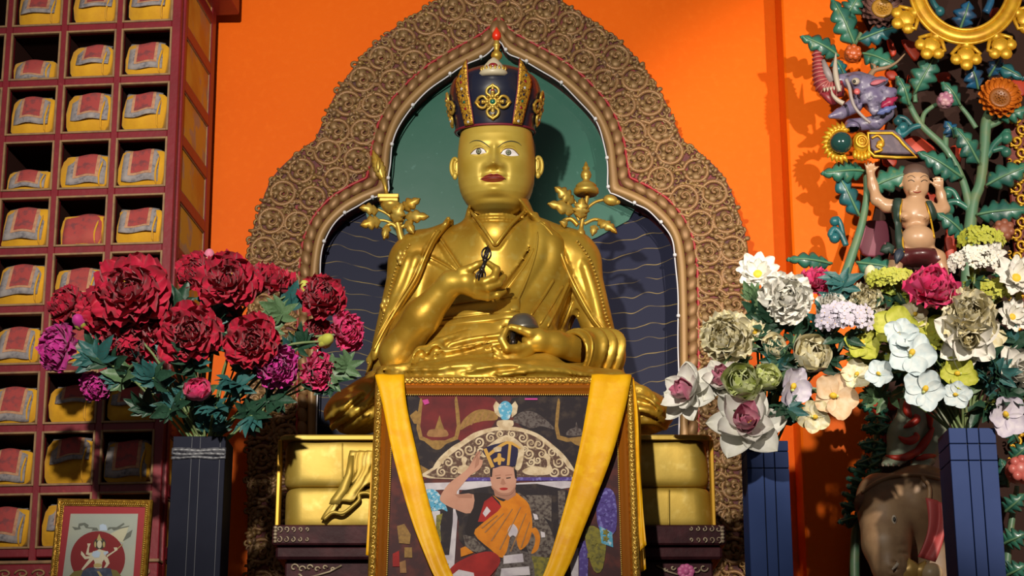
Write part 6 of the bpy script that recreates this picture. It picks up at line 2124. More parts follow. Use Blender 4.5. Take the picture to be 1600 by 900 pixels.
# ------------------------------------------------------------ red bouquet
GR = 'red peonies in the navy vase'
LB = [
 ('peony', (203, 452), -1.08, 51, 'crimson', (0.05, -1, 0.12), 'largest crimson peony, open to yellow stamens, level with the cabinet openings'),
 ('peony', (163, 484), -1.03, 41, 'crimson', (-.45, -.8, -.05), 'crimson peony with rose-edged petals tucked under the largest crimson peony'),
 ('mum', (103, 475), -.95, 30, 'crimson', (-.5, -.7, .3), 'small round crimson peony above the pink-tipped green bud'),
 ('bud', (122, 500), -1.04, 15, 'magenta', (-.2, -1, .35), 'pink-tipped green bud beside the purple-magenta peony'),
 ('mum', (93, 543), -1.02, 36, 'magenta', (-.75, -.75, -.1), 'purple-magenta peony farthest out over the scripture cabinet'),
 ('mum', (203, 538), -1.0, 45, 'crimson', (.1, -.7, -.5), 'drooping crimson peony below the largest crimson peony'),
 ('peony', (296, 518), -1.12, 45, 'crimson', (.1, -1, .1), 'crimson peony with small yellow stamens above the teal leaf fan'),
 ('mum', (303, 424), -.99, 30, 'crimson', (-.4, -.8, .2), 'small crimson peony under the pink and white bud'),
 ('bud', (327, 398), -1.0, 13, 'pink', (.1, -.6, .8), 'pink and white bud at the very top of the red bouquet'),
 ('peony', (356, 438), -1.1, 43, 'crimson', (.15, -1, .15), 'crimson peony with bright stamens at the top centre of the red bouquet'),
 ('peony', (423, 436), -1.0, 34, 'crimson', (.25, -.55, .8), 'crimson peony tipped upward so its rim shows, before the carved arch'),
 ('mum', (503, 463), -1.02, 34, 'crimson', (.35, -.9, .1), 'round crimson peony beside a yellow-green bud, before the navy backdrop'),
 ('bud', (476, 446), -1.02, 12, 'lime', (-.2, -.6, .9), 'yellow-green bud touching the round crimson peony'),
 ('mum', (541, 518), -1.0, 29, 'rose', (.7, -.8, .1), 'hot pink peony nearest the golden statue'),
 ('bud', (512, 530), -1.03, 15, 'lime', (.6, -.8, .2), 'yellow-green bud below the hot pink peony'),
 ('peony', (393, 533), -1.12, 38, 'crimson', (.05, -1, .05), 'crimson peony overlapping the purple peony in the middle of the bouquet'),
 ('mum', (432, 572), -1.07, 32, 'magenta', (.45, -.85, -.2), 'purple-pink peony hanging behind the crimson one, before the carved arch'),
 ('mum', (498, 582), -1.0, 28, 'rose', (.5, -.8, -.35), 'rose-red peony sagging by the golden knee'),
 ('rose', (309, 617), -1.1, 24, 'rose', (.05, -.8, .55), 'half-closed rose-red peony low among the stems above the vase'),
 ('mum', (150, 603), -1.0, 24, 'magenta', (-.4, -.8, -.5), 'drooping magenta peony against the lower cabinet bundles'),
 ('peony', (345, 492), -1.0, 30, 'crimson', (.1, -.8, -.4), 'downturned crimson peony behind the bouquet centre'),
 ('mum', (243, 505), -1.0, 30, 'crimson', (.2, -.9, .1), 'crimson peony wedged between two stamen-bearing blooms'),
 ('mum', (497, 520), -.97, 24, 'crimson', (.3, -.9, .1), 'small crimson peony tucked behind the yellow-green bud'),
]
for i, (k, px, Y, r, c, f, lab) in enumerate(LB):
    nm = 'peony_bud' if k == 'bud' else 'peony'
    flower(nm, lab, 'flower bud' if k == 'bud' else 'flower', GR, mL, px, Y, r, k, c, f, 100 + i, leaves=3 if k != 'bud' else 1, lcols=('leaf', 'leaf', 'teal', 'mid'), leaf_len=0.062)
# foliage sprays filling the bouquet
SP = [((238, 590), -1.13, 'teal', 5, 'broad teal leaf spray fanned low in the red bouquet'), ((150, 560), -1.05, 'teal', 4, 'teal leaf spray under the purple-magenta peony'), ((275, 470), -1.0, 'leaf', 4, 'dark leaf spray beside the largest crimson peony'),
      ((335, 475), -1.05, 'teal', 4, 'teal leaf spray under the top crimson peony'), ((440, 490), -1.05, 'mid', 5, 'pale green lobed leaf spray before the carved arch'), ((372, 600), -1.08, 'teal', 4, 'teal leaf spray above the vase rim'),
      ((430, 625), -1.03, 'leaf', 5, 'dark leaf spray hanging past the vase'), ((545, 572), -1.0, 'mid', 4, 'grey-green leaf spray reaching towards the statue'), ((190, 590), -1.03, 'mid', 4, 'pale leaf spray by the lower cabinet bundles'),
      ((395, 650), -1.05, 'leaf', 4, 'small dark leaf spray low beside the vase'), ((300, 560), -1.1, 'leaf', 5, 'dark leaf spray in the heart of the red bouquet'), ((230, 640), -1.0, 'leaf', 4, 'dark leaf spray low over the cabinet openings'),
      ((470, 540), -1.0, 'leaf', 5, 'dark leaf spray between the crimson and purple peonies'), ((520, 600), -.98, 'leaf', 4, 'deep green leaf spray under the rose-red peony'), ((340, 640), -1.12, 'teal', 4, 'teal leaf spray just above the vase mouth'), ((265, 640), -1.1, 'leaf', 5, 'dark leaf spray rising from the vase mouth')]
def spray(px, Y, col, n, lab, mouth, group, seed, ln=0.075, name='leaf_spray', stemc='stem', reach=0.07):
    rg = random.Random(seed)
    top = P(*px, Y)
    base_ = np.asarray(mouth, float) + np.array([rg.uniform(-.03, .03), rg.uniform(-.03, .03), -0.10])
    th = thing(name, base_, lab, 'foliage', group)
    mid_ = np.array([mouth[0] * .85 + top[0] * .15, mouth[1], mouth[2]])
    pts = cr(np.array([base_, mid_, mid_ * .4 + top * .6 + [0, 0, .03], top]), 7)
    part('stem', tube(pts, 0.003, 6), FM[stemc], th)
    d = unit(pts[-1] - pts[-3])
    for i in range(n):
        k = len(pts) - 1 - int(i * 1.6)
        s_ = 1 if i % 2 else -1
        out = d * 0.5 + np.array([s_ * rg.uniform(.4, 1), rg.uniform(-.7, 0), rg.uniform(-.35, .45)])
        leaf_fan(th, pts[max(k, 8)], out, ln * rg.uniform(.8, 1.15), col if rg.random() < .75 else rg.choice(('leaf', 'teal')), rg, 3 if i else 5)
    return th
for i, (px, Y, c, n, lab) in enumerate(SP):
    spray(px, Y, c, n, lab, mL, 'leaf sprays in the navy vase', 300 + i, 0.068)

# ------------------------------------------------------------ white and pink bouquets
GA = 'flowers in the throne-side blue vase'; GB = 'flowers in the elephant-side blue vase'
AB = [
 ('round', 'daisy', (1184, 425), -.92, 34, 'white', (-.1, -1, .25), 'white open flower highest over the carved arch edge', 'flower'),
 ('peony', 'mum', (1228, 464), -.97, 38, 'white', (.1, -1, -.05), 'full white ruffled peony beside the pilaster', 'flower'),
 ('peony', 'mum', (1278, 442), -.90, 27, 'rose', (.2, -.6, .5), 'magenta-pink bloom behind teal leaves', 'flower'),
 ('peony', 'mum', (1136, 528), -.97, 40, 'cream', (-.35, -1, .1), 'cream ruffled bloom with yellow tendrils before the arch', 'flower'),
 ('lotus', 'lotus', (1072, 612), -.97, 36, 'pink', (-.75, -.75, .2), 'white lotus with pink tips reaching towards the statue', 'flower'),
 ('rose', 'rose', (1160, 604), -1.02, 34, 'green', (-.1, -1, .1), 'pale green rose-like bloom over the throne-side blue vase', 'flower'),
 ('rose', 'rose', (1193, 596), -1.0, 26, 'green', (.25, -.9, .3), 'smaller pale green bloom beside the larger green one', 'flower'),
 ('lotus', 'lotus', (1164, 660), -1.04, 42, 'pink', (0, -.9, .25), 'white lotus with a pink heart drooping over the vase rim', 'flower'),
 ('round', 'orchid', (1243, 608), -1.0, 34, 'lilac', (.6, -.7, -.3), 'greyish white bloom seen from the side above the vase', 'flower'),
 ('peony', 'rose', (1262, 560), -.95, 36, 'cream', (.1, -.9, .1), 'rounded cream bloom before the orange wall', 'flower'),
 ('round', 'orchid', (1308, 618), -.98, 36, 'peach', (.2, -1, -.1), 'peach orchid-like bloom before the orange wall', 'flower'),
 ('round', 'orchid', (1272, 652), -.97, 27, 'cream', (.1, -.9, -.4), 'cream bloom hanging below the peach one', 'flower'),
 ('lotus', 'lotus', (1128, 592), -.99, 32, 'pink', (-.3, -.9, .5), 'white pointed lotus behind the pale green bloom', 'flower'),
 ('daisy', 'daisy', (1180, 515), -.93, 26, 'cream', (.2, -.9, .3), 'small cream open flower beside the cream ruffled bloom', 'flower'),
 ('peony', 'rose', (1206, 545), -.92, 22, 'cream', (.3, -.9, .1), 'small cream cup bloom among dark leaves', 'flower'),
]
for i, (_, k, px, Y, r, c, f, lab, cat_) in enumerate(AB):
    flower({'rose': 'ranunculus', 'lotus': 'lotus', 'orchid': 'orchid', 'daisy': 'white_flower', 'mum': 'peony', 'peony': 'peony'}[k], lab, cat_, GA, mA, px, Y, r, k, c, f, 500 + i, leaves=2, lcols=('leaf', 'leaf', 'mid'), stemc='stem', leaf_len=0.06)
BB = [
 ('mum', (1458, 452), -1.03, 40, 'rose', (.05, -.75, .5), 'hot pink peony standing up among white flowers'),
 ('mum', (1514, 494), -1.06, 42, 'cream', (.1, -1, .1), 'large cream peony with yellow heart over the elephant-side blue vase'),
 ('lotus', (1512, 530), -1.07, 36, 'cream', (0, -.9, -.3), 'white petals with a yellow throat below the cream peony'),
 ('orchid', (1424, 552), -1.08, 36, 'bluish', (-.1, -1, .05), 'largest bluish white orchid with yellow throat'),
 ('orchid', (1408, 520), -1.07, 25, 'bluish', (-.2, -1, .2), 'bluish white orchid above the largest orchid'),
 ('orchid', (1446, 610), -1.08, 34, 'bluish', (.1, -1, -.15), 'bluish white orchid hanging lowest on its spray'),
 ('orchid', (1374, 584), -1.05, 22, 'bluish', (-.3, -1, 0), 'small bluish white orchid beside the peach bloom'),
 ('daisy', (1590, 432), -1.03, 36, 'white', (.1, -1, .1), 'white open flower with a yellow eye by the gilded border'),
 ('orchid', (1398, 512), -1.02, 34, 'lime', (-.2, -.9, .1), 'yellowish bloom behind the bluish orchids'),
 ('daisy', (1584, 494), -1.0, 26, 'white', (.2, -.9, 0), 'small white flower under the yellow-eyed one'),
 ('lotus', (1592, 580), -1.0, 34, 'white', (.2, -.9, .1), 'white pointed bloom beside dark leaves by the gilded border'),
 ('orchid', (1576, 650), -1.03, 32, 'lilac', (.2, -1, -.2), 'lilac-white bloom hanging beside the elephant-side blue vase'),
 ('orchid', (1500, 582), -1.05, 28, 'lime', (0, -1, .1), 'lime orchid among the stems above the elephant-side blue vase'),
 ('orchid', (1496, 616), -1.06, 22, 'bluish', (0, -1, -.1), 'small white orchid just above the vase rim'),
 ('peony', (1352, 470), -.95, 26, 'cream', (-.1, -1, .2), 'small cream ruffled bloom under the carved boy'),
]
BB += [
 ('orchid', (1350, 535), -1.0, 30, 'lime', (-.1, -1, .1), 'yellowish bloom between the lilac hydrangea and the bluish orchids'),
 ('orchid', (1462, 520), -1.0, 30, 'lime', (.1, -1, .1), 'yellowish bloom beside the large cream peony'),
 ('daisy', (1548, 398), -.99, 24, 'white', (0, -1, .2), 'small white flower against the lime hydrangea'),
 ('orchid', (1338, 585), -.98, 24, 'cream', (-.1, -1, .1), 'small cream bloom just above the peach orchid'),
 ('orchid', (1548, 525), -1.0, 26, 'cream', (.1, -1, .1), 'cream bloom with yellow eye behind the bare stems'),
 ('mum', (1300, 480), -.96, 24, 'white', (0, -1, .2), 'small white ruffled bloom under the teal leaf spray'),
 ('orchid', (1428, 490), -.99, 24, 'cream', (-.1, -1, .2), 'cream bloom under the hot pink peony'),
 ('bud', (1360, 424), -.95, 14, 'cream', (-.1, -.6, .8), 'cream bud below the carved vine leaf'),
]
for i, (k, px, Y, r, c, f, lab) in enumerate(BB):
    flower({'rose': 'ranunculus', 'lotus': 'lotus', 'orchid': 'orchid', 'daisy': 'white_flower', 'mum': 'peony', 'peony': 'peony', 'bud': 'flower_bud'}[k], lab, 'flower', GB, mB, px, Y, r, k, c, f, 600 + i, leaves=1, lcols=('leaf', 'mid', 'yellowgreen'), leaf_len=0.055)
# hydrangea heads: uncountable florets on one stem
def hydrangea(px, Y, rpx, col, mouth, lab, group, seed, flat_=0.75):
    rg = random.Random(seed)
    top = P(*px, Y); R = rpx * PXS(Y)
    base_ = np.asarray(mouth, float) + np.array([rg.uniform(-.03, .03), rg.uniform(-.03, .03), -0.10])
    th = thing('hydrangea', base_, lab, 'flower', group)
    mid_ = np.array([mouth[0] * .85 + top[0] * .15, mouth[1], mouth[2]])
    part('stem', tube(cr(np.array([base_, mid_, mid_ * .4 + top * .6 + [0, 0, .03], top]), 7), 0.003, 6), FM['stem'], th)
    m = MB()
    for i in range(95):
        a = rg.uniform(0, 6.283); zz = rg.uniform(-0.5, 1); q = math.sqrt(max(0, 1 - zz * zz))
        n = np.array([q * math.cos(a), -abs(q * math.sin(a)) if rg.random() < .8 else q * math.sin(a), zz * flat_])
        c = top + n * R * rg.uniform(.75, 1.05) * [1.25, 1, 1]
        f = unit(n + np.array([0, -.6, 0]))
        M = AIM(c, f, (0, 0, 1), R * 0.24, rg.uniform(0, 6))
        for k in range(4):
            b_ = k * math.pi / 2
            m.addm(sheet(np.array([[(x * math.cos(b_) - y * math.sin(b_), x * math.sin(b_) + y * math.cos(b_), z) for x, y, z in ((-.1, .05, 0), (-.42 * 1, .55, .12), (-.2, .98, .16))], [(x * math.cos(b_) - y * math.sin(b_), x * math.sin(b_) + y * math.cos(b_), z) for x, y, z in ((.1, .05, 0), (.42, .55, .12), (.2, .98, .16))]])), 0, M)
        m.addm(ball((0, 0, .06), .1, 5, 4), 1, M)
    part('floret_cluster', m, [FM[col], FM['stamen']], th, kind='stuff')
    for i in range(3):
        leaf_fan(th, top + [0, 0.02, -R * .6], [rg.uniform(-1, 1), -.3, -.3], 0.06, 'leaf', rg, 3)
hydrangea((1320, 502), -1.0, 36, 'lilac', mA, 'lilac-white hydrangea head before the orange wall', GA, 71)
hydrangea((1524, 412), -1.0, 32, 'white', mB, 'white hydrangea head beside the gilded border', GB, 72)
hydrangea((1532, 376), -.96, 28, 'lime', mB, 'lime green hydrangea head highest beside the gilded border', GB, 73)
hydrangea((1392, 440), -.97, 30, 'lime', mB, 'lime green floret cluster under the carved boy', GB, 74, 0.55)
hydrangea((1556, 460), -.97, 30, 'lime', mB, 'lime floret cluster between white flowers', GB, 75)
hydrangea((1470, 540), -1.0, 26, 'lime', mB, 'lime floret cluster behind the large cream peony', GB, 76)
RS = [((1200, 500), -.93, 'leaf', 5, mA, GA, 'dark leaf spray behind the white ruffled peony'), ((1218, 560), -.93, 'leaf', 6, mA, GA, 'dark leaf spray in the heart of the white bouquet'), ((1230, 640), -1.0, 'leaf', 6, mA, GA, 'dark leaf spray over the throne-side blue vase rim'), ((1178, 468), -.93, 'mid', 4, mA, GA, 'mid-green leaf spray under the highest white flower'),
      ((1318, 440), -.97, 'teal', 5, mA, GA, 'teal leaf spray beside the magenta-pink bloom'), ((1345, 560), -.95, 'yellowgreen', 6, mB, GB, 'yellow-green leaf spray above the peach bloom'), ((1360, 515), -.95, 'yellowgreen', 5, mB, GB, 'yellow-green leaf spray beside the lilac hydrangea'), ((1560, 585), -1.02, 'teal', 6, mB, GB, 'teal leaf spray above the elephant-side blue vase'),
      ((1575, 620), -1.0, 'leaf', 6, mB, GB, 'dark leaf spray beside the elephant-side blue vase'), ((1440, 500), -.97, 'leaf', 5, mB, GB, 'dark leaf spray under the hot pink peony'), ((1540, 560), -1.0, 'leaf', 6, mB, GB, 'dark leaf spray behind the bare stems'), ((1405, 455), -.96, 'yellowgreen', 5, mB, GB, 'yellow-green leaf spray below the carved boy'), ((1300, 560), -.93, 'leaf', 5, mA, GA, 'dark leaf spray behind the rounded cream bloom'), ((1370, 620), -.95, 'mid', 4, mB, GB, 'mid-green leaf spray behind the lowest orchid'), ((1245, 520), -.92, 'leaf', 6, mA, GA, 'deep green leaf spray below the full white peony'), ((1290, 520), -.92, 'leaf', 5, mA, GA, 'deep green leaf spray under the lilac hydrangea'), ((1150, 565), -.95, 'mid', 4, mA, GA, 'mid-green leaf spray under the cream ruffled bloom'), ((1475, 480), -.97, 'mid', 6, mB, GB, 'mid-green leaf spray between the pink and cream peonies'), ((1425, 470), -.95, 'yellowgreen', 6, mB, GB, 'yellow-green leaf spray beside the hot pink peony'), ((1530, 450), -.96, 'yellowgreen', 6, mB, GB, 'yellow-green leaf spray under the white hydrangea'), ((1590, 530), -.98, 'leaf', 6, mB, GB, 'dark leaf spray under the small white flower'), ((1405, 580), -.98, 'leaf', 5, mB, GB, 'dark leaf spray behind the bluish orchids'), ((1345, 480), -.93, 'leaf', 6, mB, GB, 'dark leaf spray behind the lilac hydrangea'), ((1550, 640), -1.0, 'leaf', 5, mB, GB, 'low dark leaf spray above the elephant-side vase corner')]
for i, (px, Y, c, n, mo, g_, lab) in enumerate(RS):
    spray(px, Y, c, n, lab, mo, 'leaf sprays ' + ('in the throne-side blue vase' if g_ == GA else 'in the elephant-side blue vase'), 800 + i, 0.062)

# ------------------------------------------------------------ painted carved throne back on the right
cg = mat('carved_leaf_green', (0.030, 0.150, 0.098), 0.38, n1=(16, (0.014, 0.080, 0.066), 0.4, 0.65), n2=(45, (0.10, 0.17, 0.07), 0.6, 0.72), coat=0.25)
cteal = mat('carved_leaf_teal', (0.016, 0.130, 0.150), 0.38, n1=(18, (0.014, 0.075, 0.085), 0.4, 0.65), coat=0.25)
cblue = mat('carved_leaf_blue', (0.012, 0.095, 0.20), 0.36, n1=(25, (0.02, 0.045, 0.09), 0.4, 0.62), coat=0.3)
cstem = mat('carved_stem_green', (0.085, 0.185, 0.105), 0.45, n1=(20, (0.13, 0.19, 0.09), 0.45, 0.65), coat=0.2)
cgold = mat('carved_bright_gold', (0.64, 0.36, 0.018), 0.4, 0.4, n1=(30, (0.50, 0.24, 0.012), 0.42, 0.62))
cdark = mat('carving_brown_ground', (0.035, 0.016, 0.012), 0.8, spec=0.15)
cverm = mat('carved_vermilion', (0.50, 0.045, 0.014), 0.5, n1=(20, (0.36, 0.03, 0.012), 0.4, 0.65))
crib = mat('carved_rib_green', (0.10, 0.22, 0.11), 0.4)
KY = -0.30
tb = thing('carved_throne_back', (P(1480, 800, KY)[0], KY, ALT), 'painted carved throne back of curling green vines, leaves and flowers', 'carving')
out = [(1352, -90), (1345, 20), (1372, 75), (1400, 110), (1395, 160), (1385, 200), (1375, 250), (1372, 300), (1362, 350), (1345, 390), (1342, 470), (1350, 560), (1368, 640), (1372, 720), (1345, 800), (1330, 860), (1325, 930), (1325, 1010), (1720, 1010), (1720, -90)]
q = np.array([(lambda w: (w[0], w[2]))(P(x, y, -0.165)) for x, y in out]); q[:, 1] = np.maximum(q[:, 1], ALT + 0.0005)
part('backing_board', prism(q, 0.02, 0, np.array([[1, 0, 0, 0], [0, 0, -1, -0.155], [0, 1, 0, 0], [0, 0, 0, 1.0]])), cdark, tb, False)
def cleaf(b, t, w, Y=KY, mt=None, lobes=4, bend=0.0, lift=0.03, dome=0.016, parent=None):
    o = part('leaf', lobed(b, t, w * 1.14, Y, Y - lift, lobes, dome, bend, 0.42, 37, 0.008), mt or cg, parent or tb)
    a_ = P(*b, Y); b_ = P(*t, Y - lift)
    ax = b_ - a_; L_ = np.linalg.norm(ax); ax = ax / L_
    nr = unit(np.array([0, -1.0, 0]) - ax * (-ax[1])); sd = np.cross(ax, nr)
    pts = [a_ + ax * L_ * s + sd * bend * L_ * math.sin(math.pi * s * .5) ** 2 + nr * (dome * math.sin(math.pi * s) * 0.8 + 0.003) for s in np.linspace(0, 0.94, 12)]
    part('midrib', tube(pts, np.linspace(0.0045, 0.0018, 12), 6), crib, o)
    return o
def cstemp(pts, r, Y=KY, mt=None):
    pts = np.array([P(x, y, Y) for x, y in cr(np.array(pts, float), 6)])
    rr = np.interp(np.linspace(0, 1, len(pts)), np.linspace(0, 1, len(r)), r) if hasattr(r, '__len__') else r
    return part('stem', tube(pts, rr, 10), mt or cstem, tb)
def curl(pts, r0, r1, Y=KY, mt=None):
    """leaf rolled into a knob"""
    w = np.array([P(x, y, Y) for x, y in cr(np.array(pts, float), 6)])
    n = len(w)
    m = MB(); m.addm(tube(w, np.linspace(r0, r1, n), 8)); m.addm(ball(w[-1], r1 * 1.5, 10, 8))
    part('curled_leaf', m, mt or cteal, tb)
cstemp([(1306, 470), (1317, 440), (1330, 402), (1346, 352), (1354, 305), (1352, 268)], [.012, .015, .014, .012, .010, .008])
cstemp([(1510, 480), (1513, 400), (1515, 362), (1521, 315), (1532, 285), (1538, 230), (1541, 190), (1552, 165)], [.02, .020, .019, .017, .016, .016, .017, .012])
cstemp([(1517, 345), (1512, 310), (1500, 272), (1477, 232), (1440, 196), (1420, 162), (1403, 128)], [.013, .013, .011, .011, .010, .009, .006])
cstemp([(1440, 196), (1444, 178), (1458, 166), (1468, 162)], [.008, .007, .006])
cstemp([(1525, 200), (1512, 180), (1497, 162), (1486, 148)], [.008, .007, .005])
cstemp([(1430, 160), (1430, 140), (1440, 120)], [.008, .007, .006])
cstemp([(1537, 200), (1560, 190), (1585, 170)], [.011, .010, .008])
cstemp([(1477, 232), (1478, 210), (1480, 196)], [.010, .009, .008])
cstemp([(1330, 80), (1336, 66), (1345, 52)], [.008, .008, .007])
for b, t, w, mt, lb, bd_ in (((1352, 268), (1286, 262), 36, cg, 4, -.12), ((1343, 338), (1298, 270), 32, cteal, 4, .08), ((1357, 296), (1432, 256), 38, cg, 5, .10), ((1299, 412), (1233, 408), 28, cg, 4, .05), ((1338, 410), (1404, 430), 36, cg, 4, -.10),
    ((1504, 278), (1434, 244), 38, cg, 5, .08), ((1530, 256), (1488, 204), 36, cg, 4, .10), ((1541, 290), (1606, 252), 38, cg, 4, .08), ((1526, 336), (1608, 322), 38, cg, 5, .06), ((1508, 368), (1462, 338), 32, cg, 4, .1),
    ((1430, 145), (1458, 82), 40, cg, 4, .06), ((1421, 165), (1398, 122), 26, cg, 3, .1), ((1335, 70), (1298, 2), 40, cg, 4, .05), ((1340, 63), (1408, 50), 32, cteal, 4, -.12), ((1310, 88), (1255, 54), 34, cg, 4, -.05), ((1347, 84), (1402, 99), 38, cg, 4, .08),
    ((1500, 165), (1470, 132), 30, cg, 3, .1), ((1560, 185), (1606, 165), 32, cg, 4, .1), ((1302, 92), (1320, 120), 24, cteal, 3, 0), ((1528, 140), (1512, 102), 34, cblue, 3, .05), ((1545, 120), (1562, 88), 26, cblue, 3, .05), ((1500, 45), (1512, 2), 36, cblue, 3, .05), ((1490, 215), (1478, 190), 26, cblue, 3, 0),
    ((1320, 30), (1345, -10), 34, cg, 4, 0), ((1450, 92), (1462, 70), 26, cblue, 3, .05), ((1550, 430), (1600, 410), 32, cg, 4, .05), ((1480, 470), (1440, 500), 34, cg, 4, .05), ((1545, 100), (1600, 120), 26, cteal, 3, .05)):
    cleaf(b, t, w, KY - (0.02 if mt is cg else 0.0), mt, lb, bd_)
curl([(1322, 384), (1314, 366), (1304, 358), (1298, 366), (1304, 372)], .009, .011)
curl([(1318, 372), (1314, 352), (1308, 342), (1304, 346)], .007, .010)
curl([(1440, 196), (1425, 200), (1408, 212), (1404, 204), (1410, 200)], .009, .013); curl([(1424, 196), (1414, 186), (1404, 184), (1402, 190)], .008, .010)
curl([(1512, 326), (1495, 316), (1480, 318), (1474, 326), (1482, 328)], .010, .012, mt=cg); curl([(1500, 318), (1490, 300), (1478, 296), (1480, 304)], .008, .010, mt=cg)
curl([(1542, 246), (1552, 228), (1566, 214), (1574, 206), (1572, 216)], .010, .013, mt=cg); curl([(1550, 236), (1566, 232), (1572, 238)], .008, .011, mt=cg)
curl([(1540, 20), (1548, 0), (1540, -20)], .012, .012, mt=cblue); curl([(1462, -20), (1456, 0), (1468, 18)], .009, .011, mt=cteal)
# carved flowers
def cflower(c, r, Y, n, petal_m, heart_m, rings=2, tilt=70, name='carved_flower', face=(0, -1, 0.05)):
    ctr = P(*c, Y); R = r * PXS(Y)
    C = AIM(ctr, face)
    m = MB()
    m.addm(lathe([(0, -0.02), (0.46, -0.02), (0.52, 0.10), (0.40, 0.14), (0.25, 0.06), (0, 0.03)], 20, np.asarray(C) @ np.diag([R, R, R, 1])), 0)
    b = part(name, m, heart_m, tb)
    bead_ = MB()
    for i in range(30):
        a = i * 2.4; q_ = 0.40 * math.sqrt(i / 30)
        bead_.addm(ball((q_ * math.cos(a), q_ * math.sin(a), 0.10), 0.045, 5, 4), 0, np.asarray(C) @ np.diag([R, R, R, 1]))
    part('seed_beads', bead_, heart_m, b)
    pm = petal_mesh('petal', [petal_m], 0.62, 0.42, 0.35, 0.02, 0, 1, 0.6)
    for k in range(rings):
        for i in range(n):
            a = (i + 0.5 * k) * 6.283 / n
            M = np.asarray(C) @ FRAME(np.array([math.cos(a), math.sin(a), 0]) * 0.42 * R, *(lambda x, y, z: (x, y, z))(*[np.asarray(pet_M(np.eye(4), 1, a, math.radians(tilt + 18 * k)))[:3, j] for j in range(3)]), R)
            inst('petal', pm, M, b)
cflower((1562, 154), 34, KY - .04, 15, mat('carved_orange_petal', (0.60, 0.17, 0.010), 0.45, n1=(25, (0.45, 0.10, 0.01), .4, .65)), mat('carved_brown_heart', (0.24, 0.08, 0.012), 0.4), 3, 62)
cflower((1378, 14), 34, KY - .03, 14, mat('carved_mauve_brown', (0.16, 0.075, 0.06), 0.5, n1=(30, (0.10, 0.05, 0.045), .4, .65)), mat('carved_ochre_heart', (0.36, 0.18, 0.02), 0.4), 3, 66)
def cbud(c, r, Y, mt, name='carved_bud', n=7):
    ctr = P(*c, Y); R = r * PXS(Y)
    m = MB(); m.addm(ball(ctr, R * .9, 14, 10))
    for i in range(n):
        a = i * 6.283 / n
        for zz in (-.35, .35):
            d = np.array([math.cos(a + zz) * .8, -0.0, math.sin(a + zz) * .8])
            p = ctr + np.array([math.cos(a + zz) * .55, -.6, math.sin(a + zz) * .55]) * R * (1 - .35 * (zz > 0))
            m.addm(ball(p, (R * .34, R * .3, R * .34), 8, 6))
    return part(name, m, mt, tb)
cbud((1332, 85), 16, KY - .03, mat('carved_orange_bud', (0.44, 0.085, 0.016), 0.35, coat=0.3))
cbud((1476, 158), 15, KY - .03, mat('carved_mauve_bud', (0.36, 0.14, 0.22), 0.4, n1=(40, (0.50, 0.28, 0.30), .45, .62), coat=0.3))
cbud((1566, 362), 20, KY - .02, mat('carved_rust_bud', (0.26, 0.085, 0.045), 0.5))
cbud((1592, 735), 24, KY - .10, mat('carved_pink_bud', (0.56, 0.13, 0.11), 0.4, coat=0.2))
# vermilion scraps and ribbons between the leaves, dull plum board behind the boy
def ribbon(pix, Y, mt, name='ribbon', th=0.012):
    q = np.array([(lambda w: (w[0], w[2]))(P(x, y, Y)) for x, y in cr(np.array(pix, float), 4, closed=True)])
    return part(name, prism(q, th, th * .4, np.array([[1, 0, 0, 0], [0, 0, -1, Y], [0, 1, 0, 0], [0, 0, 0, 1.0]])), mt, tb)
for pix in ([(1412, 218), (1432, 214), (1452, 226), (1462, 238), (1440, 246), (1420, 240)], [(1484, 232), (1500, 230), (1501, 252), (1492, 256)], [(1382, 115), (1396, 112), (1402, 122), (1390, 126)], [(1385, 62), (1394, 66), (1400, 84), (1392, 88)], [(1408, 64), (1434, 70), (1438, 84), (1428, 96)], [(1462, 118), (1480, 114), (1484, 124), (1468, 130)], [(1576, 130), (1600, 124), (1600, 150), (1582, 148)], [(1418, 118), (1424, 128), (1416, 136)], [(1545, 20), (1560, 14), (1555, 40)], [(1478, 360), (1494, 372), (1490, 420), (1476, 400)], [(1380, 240), (1400, 250), (1396, 262), (1380, 258)], [(1432, 300), (1462, 306), (1462, 330), (1440, 322)]):
    ribbon(pix, -0.215, cverm)
ribbon([(1344, 352), (1372, 346), (1386, 352), (1386, 396), (1346, 398)], -0.20, mat('carved_plum_board', (0.20, 0.045, 0.075), 0.6), 'plum_board')
# gilded scroll border at the side
gp_ = thing('gilded_border', P(1612, 1000, -0.26) * [1, 1, 0] + [0, 0, ALT], 'gilded scrollwork border strip beside the carved green vine', 'border')
m = MB(); m.addm(box((P(1579, 300, -.22)[0], -0.212, ALT + .0005), (P(1660, 300, -.22)[0], -0.190, P(1600, 170, -.22)[2]), 0.004)); part('ground', m, mat('border_red_ground', (0.16, 0.02, 0.012), 0.6), gp_, False)
rg = random.Random(8)
gsm = MB()
for nm in range(1):
    gsm.addm(tube(spiral((0, 0), 1.0, 0.15, 0, 7.5, 22), np.linspace(.16, .30, 22), 7)); gsm.addm(ball((0.75, 0.75, 0), (.3, .3, .2), 8, 6)); gsm.addm(ball((-.8, -.7, 0), (.35, .25, .2), 8, 6)); gsm.addm(tube(spiral((1.0, -.6), .4, .1, 1, 6, 12), .12, 6))
gs_me = gsm.mesh('gilded_scroll', [cgold])
for i in range(31):
    for j in range(3):
        y = 184 + i * 18
        inst('gilded_scroll', gs_me, FRAME(P(1588 + j * 22 + (9 if i % 2 else 0), y, -.222), (1 if (i + j) % 2 else -1, 0, 0), (0, 0, 1 if j % 2 else -1), (0, -1, 0), 0.020), gp_)

